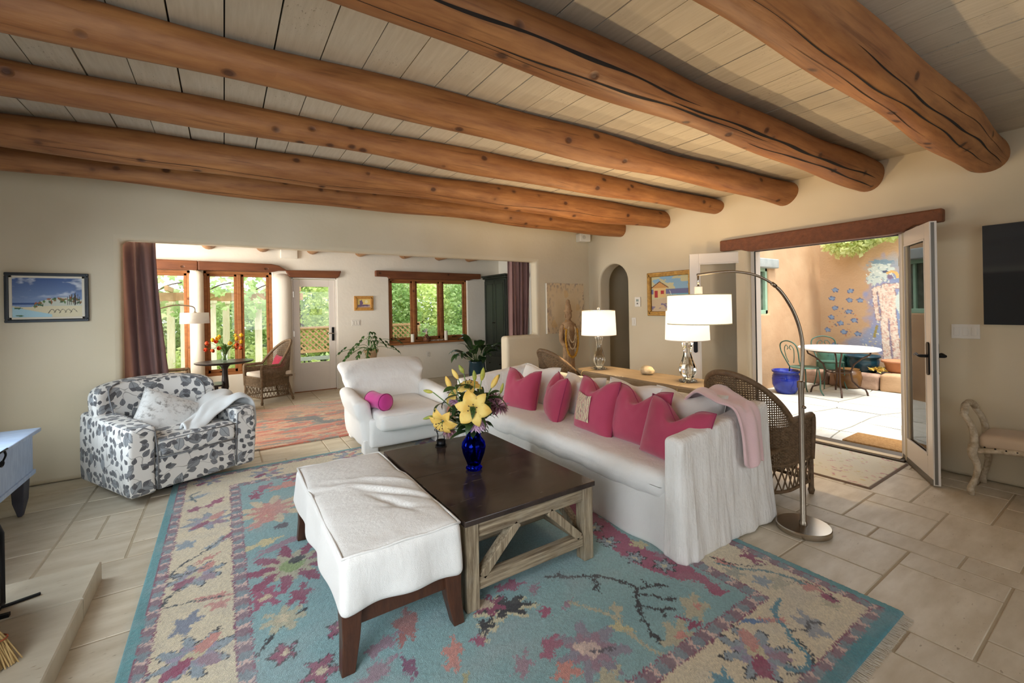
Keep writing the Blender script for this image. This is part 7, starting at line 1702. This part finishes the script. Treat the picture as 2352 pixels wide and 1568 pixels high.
# standing bird headed figure, loosely brushed in pale speckled paint
BODY = (([(2.99, 1.66), (2.90, 1.69), (2.78, 1.71), (2.66, 1.72)], 0.09), ([(2.83, 1.64), (2.81, 1.48), (2.80, 1.36)], 0.24), ([(2.80, 1.36), (2.80, 1.22), (2.80, 1.14)], 0.21), ([(2.86, 1.12), (2.85, 0.80), (2.82, 0.34)], 0.105), ([(2.74, 1.12), (2.72, 0.80), (2.68, 0.38)], 0.105), ([(3.0, 1.64), (2.985, 1.42), (2.95, 1.12)], 0.06))
for pts_, w_ in BODY: mp.stroke(pts_, w_+0.014, C3(150, 126, 130), 0.8)
for pts_, w_ in BODY: mp.stroke(pts_, w_, FLE, 0.8)
fl_ = (np.abs(mp.col - FLE).sum(-1) < 0.02); tex_ = fbm(Y*42, Z*42, 28, 2)
mp.col = np.where((fl_ & (tex_ > 0.52))[..., None], C3(208, 166, 156), mp.col); mp.col = np.where((fl_ & (tex_ < 0.36))[..., None], C3(236, 222, 206), mp.col); mp.col = np.where((fl_ & (fbm(Y*50+3, Z*50, 38, 2) > 0.62))[..., None], C3(150, 140, 150), mp.col)
mp.stroke([(2.80, 1.12), (2.785, 0.8), (2.755, 0.4)], 0.018, C3(150, 140, 160), 0.6)
mp.blob(2.90, 2.00, 0.20, 0.19, 0.2, WHT, 9, 0.25); mp.blob(3.0, 1.86, 0.13, 0.13, 0.2, WHT, 7, 0.3); mp.blob(2.88, 2.16, 0.20, 0.05, 0.1, C3(130, 154, 170), 7, .3)
for k in range(60): mp.blob(2.74+0.38*rq.random(), 1.76+0.38*rq.random(), 0.022, 0.008, rq.random()*3, C3(150, 170, 178) if k % 2 else C3(228, 232, 224))
mp.blob(2.84, 1.985, 0.045, 0.024, 0.2, C3(84, 92, 116)); mp.stroke([(2.80, 1.95), (2.74, 1.975), (2.68, 1.93), (2.67, 1.87)], 0.045, C3(228, 186, 116), 0.3); mp.blob(2.77, 1.88, 0.05, 0.035, 0.4, C3(136, 118, 142))
mp.blob(2.62, 1.45, 0.08, 0.30, 0.1, C3(206, 218, 210), 3, 0.3); mp.stroke([(2.97, 1.0), (3.01, 0.80)], 0.04, C3(158, 144, 84), 0.8)
for (cy, cz) in [(3.61, 1.68), (3.37, 1.65), (3.67, 1.52), (3.38, 1.48), (3.22, 1.47), (3.62, 1.33), (3.4, 1.26), (3.68, 1.15), (3.53, 1.04), (3.31, 1.09), (3.75, 0.9), (3.48, 0.87), (3.26, 0.84), (3.2, 0.37), (3.64, 0.61)]:
    mp.blob(cy, cz, 0.062, 0.050, 0.2, C3(98, 108, 140), 5, 0.25); mp.blob(cy, cz, 0.045, 0.034, 0.2, C3(136, 158, 186), 4, 0.2)
for k in range(26): a = rq.uniform(0, 2*PI); d_ = rq.uniform(0.10, 0.30); mp.blob(3.50+d_*math.cos(a)*0.8, 1.06+d_*math.sin(a)*0.9, 0.016, 0.006, a, C3(190, 112, 70) if k % 2 else C3(120, 120, 130))
mu = colorgrid('patio_wall_back', mp.nx, mp.ny, np.stack([np.full(Y.shape, 9.95)+0.01*n[..., 0], Y, Z], -1), mp.col, MURALM); struct(mu, 'adobe back wall painted with a blue bird headed figure mural')
struct(MB().box((9.97, -1.95, -0.1), (10.2, 3.9, 3.25)).build('patio_wall_core', ADOBE))

def potm(prof, mat, name, label, loc, soil=None, cat='pot'):
    t = thing(name, label, cat, loc); MB().lathe(prof, 36).build('pot_body', mat, t, smooth=True)
    if soil: MB().lathe([(0.0, soil[1]), (soil[0], soil[1])], 24).build('soil', SOIL, t)
    return t
t = potm([(0.0, 0.0), (0.13, 0.0), (0.15, 0.03), (0.195, 0.14), (0.20, 0.24), (0.18, 0.315), (0.175, 0.33), (0.20, 0.345), (0.205, 0.375), (0.19, 0.38), (0.165, 0.33), (0, 0.30)], BLUEGLAZE, 'glazed_pot', 'cobalt blue glazed pot on the patio behind the wicker chair', (7.68, 3.50, PZ), (0.165, 0.31))
for z, q in ((0.30, 0.186), (0.275, 0.193)): MB().tube([(q*math.cos(a), q*math.sin(a), z) for a in np.linspace(0, 2*PI, 28, endpoint=False)], 0.006, 6, closed=True).build('rib', BLUEGLAZE, t, smooth=True)
potm([(0.0, 0.0), (0.16, 0.0), (0.20, 0.04), (0.25, 0.30), (0.24, 0.50), (0.20, 0.62), (0.17, 0.64), (0.19, 0.67), (0.175, 0.67), (0.15, 0.62), (0, 0.60)], GREENGLAZE, 'glazed_pot', 'tall green glazed jar behind the patio table', (9.45, 3.50, PZ))
potm([(0.0, 0.0), (0.17, 0.0), (0.22, 0.05), (0.235, 0.20), (0.225, 0.25), (0.255, 0.27), (0.255, 0.30), (0.235, 0.30), (0.21, 0.25), (0, 0.22)], TEALGLAZE, 'glazed_pot', 'wide dark teal pot with pale rim on the planter', (9.42, 3.02, 0.20), (0.205, 0.24))
potm([(0.0, 0.0), (0.15, 0.0), (0.17, 0.03), (0.20, 0.16), (0.235, 0.165), (0.235, 0.195), (0.215, 0.195), (0.18, 0.15), (0, 0.13)], TERRA, 'terracotta_bowl', 'terracotta bowl planter below the mural', (9.35, 2.50, 0.26), (0.185, 0.15))
potm([(0.0, 0.0), (0.14, 0.0), (0.18, 0.06), (0.20, 0.20), (0.17, 0.30), (0.15, 0.31), (0.165, 0.33), (0.15, 0.33), (0.13, 0.29), (0, 0.27)], mk('brown_glaze', C(116, 82, 44), C(90, 60, 30), rough=0.25), 'glazed_pot', 'round brown glazed pot under the patio table', (8.95, 3.08, PZ), (0.13, 0.28))
pln = thing('stone_planter', 'rough fieldstone planter edging along the mural wall', 'planter', (9.2, 2.9, PZ))
MB().box((-0.02, -1.2, 0), (0.72, 0.93, 0.22)).build('soil_bed', SOIL, pln)
for k, (y, w_, h_) in enumerate(((0.70, 0.40, 0.26), (0.30, 0.36, 0.24), (-0.06, 0.34, 0.27), (-0.42, 0.38, 0.30), (-0.82, 0.40, 0.28))):
    def sf(P, k=k): P = P.copy(); P += np.stack([wr(P, 0.03, 6, k), wr(P, 0.03, 6, k+3), wr(P, 0.02, 6, k+6)], 1); return P
    MB().rbox((0.26, w_, h_), 0.05, (4, 5, 4), (-0.10, y, h_/2-0.01), sf).build('stone', STONE if k < 3 else ADOBE, pln, smooth=True)
cr_ = thing('fallen_leaves', 'yellow dry leaves piled on the planter beside the terracotta bowl', 'leaves', (9.25, 2.72, 0.26)); m = MB()
for k in range(40): leaf_strip(m, aim((rq.uniform(-.1, .1), rq.uniform(-.1, .1), rq.uniform(0, .06)), (rq.uniform(-1, 1), rq.uniform(-1, 1), rq.uniform(-.2, .4)), rq.uniform(0, 3)), 0.09, 0.04, 0.6, 4)
m.build('leaf_pile', mk('dry_yellow_leaf', C(226, 196, 104), C(196, 160, 70), rough=0.8), cr_, smooth=True, kind='stuff')

# ---- bistro table and chairs
bt = thing('patio_table', 'round white topped patio table with rusty iron legs', 'table', (8.22, 2.96, PZ))
MB().lathe([(0, 0.715), (0.525, 0.715), (0.54, 0.722), (0.54, 0.742), (0.532, 0.750), (0, 0.752)], 64).build('table_top', WHITETOP, bt, smooth=True, auto=30)
MB().tube([(0.40*math.cos(a), 0.40*math.sin(a), 0.70) for a in np.linspace(0, 2*PI, 36, endpoint=False)], 0.012, 6, closed=True).build('top_ring', RUSTIRON, bt, smooth=True)
for k in range(4):
    a = PI/2*k + 0.45; c_, s_ = math.cos(a), math.sin(a)
    MB().tube([tuple((q*c_, q*s_, z)) for q, z in ((0.42, 0.71), (0.40, 0.64), (0.30, 0.58), (0.20, 0.48), (0.16, 0.36), (0.18, 0.22), (0.26, 0.13), (0.34, 0.10), (0.36, 0.05), (0.37, 0.0))], 0.013, 8).build('leg', RUSTIRON, bt, smooth=True)
MB().tube([(0.16*math.cos(a), 0.16*math.sin(a), 0.36) for a in np.linspace(0, 2*PI, 28, endpoint=False)], 0.010, 6, closed=True).build('leg_ring', RUSTIRON, bt, smooth=True)
def bistro(label, loc, rz):
    r = thing('patio_chair', label, 'chair', loc, rz, 'green iron patio chairs')
    MB().lathe([(0, 0.43), (0.185, 0.43), (0.20, 0.438), (0.195, 0.448), (0, 0.440)], 32).build('seat', GREENIRON, r, smooth=True, auto=40)
    for s in (-1, 1):
        MB().tube(catmull([(s*0.14, -0.13, 0.43), (s*0.15, -0.15, 0.25), (s*0.15, -0.15, 0.10), (s*0.17, -0.19, 0.0)], 5), 0.010, 8).build('front_leg', GREENIRON, r, smooth=True)
        MB().tube(catmull([(s*0.14, 0.14, 0.43), (s*0.15, 0.16, 0.2), (s*0.17, 0.22, 0.0)], 5), 0.010, 8).build('rear_leg', GREENIRON, r, smooth=True)
        MB().tube(catmull([(s*0.055, 0.22, 0.52), (s*0.09, 0.24, 0.62), (s*0.10, 0.255, 0.74), (s*0.05, 0.265, 0.80), (s*0.015, 0.26, 0.76), (s*0.04, 0.255, 0.73)], 6), 0.006, 6).build('scroll', GREENIRON, r, smooth=True)
    MB().tube(catmull([(-0.13, 0.14, 0.43), (-0.15, 0.20, 0.55), (-0.19, 0.25, 0.70), (-0.16, 0.275, 0.82), (0.0, 0.285, 0.87), (0.16, 0.275, 0.82), (0.19, 0.25, 0.70), (0.15, 0.20, 0.55), (0.13, 0.14, 0.43)], 6), 0.010, 8).build('back_frame', GREENIRON, r, smooth=True)
    return r
bistro('green iron patio chair left of the white patio table', (7.78, 3.27, PZ), math.radians(62))
bistro('green iron patio chair behind the white patio table', (8.78, 3.28, PZ), math.radians(-48))
cm = MB().rbox((0.42, 0.72, 0.025), 0.008, (6, 10, 1), (0, 0, 0.014)).build('coir_mat', COIR, smooth=True); cm.location = (5.66, 1.58, PZ); tag(cm, 'brown coir mat just outside the french doors', 'mat')
# ---- leaf clusters: many small leaves as one mesh
def foliage(name, parent, mat, c, rad, n, size, seed, flat=0.0, hang=0.0, shell=0.35):
    g = np.random.default_rng(seed); d = g.normal(size=(n, 3)); d /= np.linalg.norm(d, axis=1)[:, None]; rr = (shell + (1-shell)*g.random(n))**0.5
    lump = 1 + 0.45*(vnoise(d[:, 0]*3+seed, d[:, 1]*3+d[:, 2]*2, seed)-0.5)
    P = np.array(c) + d*(rr*lump)[:, None]*np.array(rad)
    u = g.normal(size=(n, 3)); u[:, 2] = u[:, 2]*0.5 - hang; u /= np.linalg.norm(u, axis=1)[:, None]; w = np.cross(u, g.normal(size=(n, 3))); w /= np.linalg.norm(w, axis=1)[:, None]
    s = size*(0.6+0.8*g.random(n))[:, None]; nn = np.cross(u, w)
    V = np.stack([P - u*s*0.5, P + w*s*0.30 + nn*s*0.06, P + u*s*0.5 - nn*s*0.08, P - w*s*0.30 + nn*s*0.06], 1).reshape(-1, 3).astype(np.float32)
    Q = np.arange(4*n, dtype=np.int32); me = bpy.data.meshes.new(name); me.vertices.add(4*n); me.vertices.foreach_set('co', V.ravel()); me.loops.add(4*n); me.loops.foreach_set('vertex_index', Q); me.polygons.add(n); me.polygons.foreach_set('loop_start', np.arange(0, 4*n, 4, dtype=np.int32)); me.update(calc_edges=True)
    o = link(name, me, mat, parent); o['kind'] = 'stuff'; return o
vc = thing('wall_vine', 'bright green vine hanging over the top of the mural wall', 'vine', (9.6, 3.0, 2.4))
foliage('foliage', vc, LEAFY, (0, 0.25, 0.14), (0.28, 0.42, 0.24), 900, 0.10, 3, hang=0.8); foliage('foliage', vc, LEAFY, (0, -0.25, 0.26), (0.25, 0.5, 0.2), 800, 0.10, 4, hang=0.8)
MB().tube(catmull([(0.30, 0.7, 0.55), (0.25, 0.3, 0.38), (0.28, -0.3, 0.42), (0.3, -1.0, 0.55)], 6), 0.012, 6).build('stem', BARK, vc, smooth=True)

# ================================================================== garden beyond the sunroom
gd = MB().box((-14, 8.80, -0.25), (20, 40, -0.10)).build('garden_ground', GRASS); struct(gd, 'sunlit garden ground')
POSTS = [(-1.12, 10.9), (-0.93, 11.6), (-0.66, 10.9), (-0.20, 10.9), (0.04, 11.6), (0.62, 10.9)]
for i, (x, y) in enumerate(POSTS):
    t = thing('pergola_post', ['sunlit pergola post nearest the mauve curtain', 'pale pergola post second from the curtain, set back', 'pale pergola post beside the first window frame', 'pergola post at the left of the double casement', 'pergola post set back mid double casement', 'pergola post seen through the right casement sash'][i], 'post', (x, y, -0.10), 0, 'pergola posts in the garden')
    MB().box((-0.065, -0.065, 0), (0.065, 0.065, 1.74)).build('shaft', POSTW, t, bevel=0.006); MB().box((-0.085, -0.085, 1.74), (0.085, 0.085, 1.80)).build('cap', POSTW, t, bevel=0.004)
pg = thing('pergola_beams', 'horizontal pergola beams carrying the grape vine', 'pergola', (0, 11.0, 1.70))
for y, dz in ((-0.1, 0), (0.6, 0)): MB().box((-3.2, y-0.05, dz), (1.5, y+0.05, dz+0.16)).build('beam', LATTICE, pg, bevel=0.005)
for k in range(9): MB().box((-3.1+0.55*k, -0.9, 0.17), (-3.04+0.55*k, 1.3, 0.26)).build('rafter', LATTICE, pg, bevel=0.004)
# big lobed grape leaves, one mesh shared
gl = MB(); P = []
for k in range(24):
    a = 2*PI*k/24; r_ = 0.085*(0.74+0.22*math.cos(5*a)+0.10*math.cos(a)+0.05*math.cos(15*a)); P.append((r_*math.cos(a), r_*math.sin(a), 0.012*math.cos(2*a)-0.12*r_))
gl.add([(0, 0, 0.012)]+P, [(0, 1+k, 1+(k+1) % 24) for k in range(24)])
gv_ = thing('grape_vine', 'broad leaved grape vine covering the pergola', 'vine', (0, 10.8, 1.9)); g0 = gl.build('grape_leaf', VINE, gv_, smooth=True); rq = random.Random(77)
for k in range(260):
    o = g0 if k == 0 else g0.copy()
    if k: COL.objects.link(o)
    x = rq.uniform(-2.2, 1.3); o.location = (x, rq.uniform(-0.35, 0.5), rq.uniform(-0.22, 0.75) if rq.random() < 0.8 else rq.uniform(-0.5, -0.2)); o.rotation_euler = (rq.uniform(0.3, 1.5), rq.uniform(-0.6, 0.6), rq.uniform(-0.8, 0.8)); s = rq.uniform(0.8, 1.5); o.scale = (s, s, s)
for k in range(5): x = -2.0+0.8*k; MB().tube(catmull([(x, 0.1, -0.1), (x+0.3, 0.0, 0.1), (x+0.6, 0.2, 0.2), (x+0.9, 0.0, 0.35)], 5), 0.012, 6).build('cane', BARK, gv_, smooth=True)
def lattice_panel(label, loc, w, h, rz=0):
    r = thing('lattice_fence', label, 'fence', loc, rz)
    for (a, b, c, d) in ((-w/2, w/2, 0, 0.05), (-w/2, w/2, h-0.05, h), (-w/2, -w/2+0.05, 0, h), (w/2-0.05, w/2, 0, h)): MB().box((a, -0.02, c), (b, 0.02, d)).build('frame_board', LATTICE, r)
    for sx in (-1, 1): MB().box((sx*w/2-0.04, 0.02, -loc[2]-0.1), (sx*w/2+0.04, 0.09, h+0.03)).build('post', LATTICE, r)
    s = 0.125; k = -int(h/s)-1
    while k*s < w:
        for sg in (1, -1):
            x0 = -w/2+k*s; pts_ = [(x0, 0.0), (x0+h, h)]; (ax, az), (bx, bz) = pts_
            if ax < -w/2: az += (-w/2-ax); ax = -w/2
            if bx > w/2: bz -= (bx-w/2); bx = w/2
            if bx-ax > 0.03:
                if sg < 0: ax, bx = -ax, -bx
                MB().bar((ax, 0.006*sg, az), (bx, 0.006*sg, bz), 0.034, 0.008, (0, 1, 0)).build('slat', LATTICE, r)
        k += 1
    return r
lattice_panel('cedar lattice fence seen through the glazed door', (1.72, 10.6, 0.52), 0.95, 0.58)
lattice_panel('cedar lattice fence at the lower left of the triple window', (3.60, 10.6, 0.25), 1.1, 0.85)
rl = thing('dark_railing', 'low dark railing beneath the lattice seen through the glazed door', 'railing', (1.75, 10.5, -0.1)); MB().box((-0.6, -0.02, 0.46), (0.6, 0.02, 0.54)).build('rail', GREYLINT, rl)
for k in range(14): MB().box((-0.56+0.085*k, -0.012, 0.0), (-0.535+0.085*k, 0.012, 0.46)).build('baluster', BLACKIRON, rl)
SH = [(-3.2, 13.6, 0.8, 1.5, 1.2, LEAFD, 'dense dark shrub farthest left in the garden'), (-1.5, 13.8, 0.8, 1.3, 1.1, LEAFD, 'dark green shrub behind the pergola posts'), (0.3, 13.4, 0.9, 1.2, 1.2, LEAF, 'green shrub behind the double casement'), (1.6, 12.2, 1.75, 0.85, 1.7, LEAFY, 'yellow green tree seen through the glazed door'), (2.6, 13.4, 1.6, 1.2, 1.9, LEAF, 'mid green tree between glazed door and triple window'),
      (3.9, 12.0, 1.25, 0.8, 1.35, LEAF, 'green bush in the left pane of the triple window'), (5.0, 12.4, 1.3, 0.9, 1.4, LEAFY, 'pale bush in the middle pane of the triple window'), (6.2, 12.2, 1.35, 0.95, 1.3, LEAF, 'green bush in the right pane of the triple window'), (7.6, 13.2, 1.5, 1.2, 1.7, LEAFD, 'dark tree at the right end of the garden'), (5.4, 15.0, 1.3, 3.4, 1.7, LEAFD, 'broad hedge closing the garden behind the bushes'), (-0.4, 15.6, 0.9, 3.8, 1.2, LEAFD, 'tall hedge closing the garden behind the pergola'), (-0.2, 12.2, 0.25, 1.4, 0.45, LEAFY, 'low yellow green ground plants under the pergola'), (1.75, 9.95, 0.12, 0.5, 0.28, LEAFY, 'low sunlit plants at the foot of the glazed door'), (4.6, 10.4, 0.5, 1.1, 0.55, LEAF, 'low flowering border under the triple window')]
for i, (x, y, z, rx, rz_, mt, lab) in enumerate(SH):
    t = thing('garden_shrub', lab, 'shrub', (x, y, -0.10)); big = rx > 2
    foliage('foliage', t, mt, (0, 0, z+0.1), (rx, min(rx, 0.9), rz_), 9000 if big else (5200 if rz_ > 1 else 2200), 0.16 if big else 0.11, 30+i)
    if rz_ > 1: MB().tube(catmull([(0, 0, 0), (0.1, 0.05, z*0.5), (-0.05, 0, z)], 5), [0.06]*5+[0.045]*6, 8).build('trunk', BARK, t, smooth=True)
for i, (x, z, lab) in enumerate(((5.25, 1.08, 'tall sunflower outside the right pane of the triple window'), (5.38, 0.86, 'lower sunflower right of the tall one'), (5.16, 0.80, 'small sunflower left below the tall one'))):
    t = thing('sunflower', lab, 'flower', (x, 10.0, -0.10)); MB().tube([(0, 0, 0), (0.02, 0, z*0.5), (0, -0.02, z+0.1)], 0.008, 6).build('stem', STEM, t, smooth=True)
    MB().lathe([(0.0, 0.0), (0.035, 0.0), (0.03, 0.012), (0, 0.018)], 18).xf(rot(PI/2, 0, 0, (0, -0.03, z+0.1))).build('disc', ANTHER, t, smooth=True)
    for k in range(14): a = 2*PI*k/14; m = MB(); leaf_strip(m, aim((0.03*math.cos(a), -0.03, z+0.1+0.03*math.sin(a)), (math.cos(a), -0.15, math.sin(a)), 0.3), 0.06, 0.024, 0.3, 4); m.build('petal', TULY, t, smooth=True)
ev = sroot('trim_9', (3.9, 9.2, 2.20), 0, 'white porch soffit over the triple window'); MB().box((-1.6, -0.4, 0.06), (1.9, 0.75, 0.12)).build('soffit', WHITEPAINT, ev); MB().box((-1.6, 0.70, -0.02), (1.9, 0.76, 0.12)).build('fascia', GREYROOF, ev)
for x in (-0.35, 0.95): MB().bar((x, -0.38, -0.10), (x, 0.68, 0.05), 0.05, 0.07).build('bracket', GREYROOF, ev)
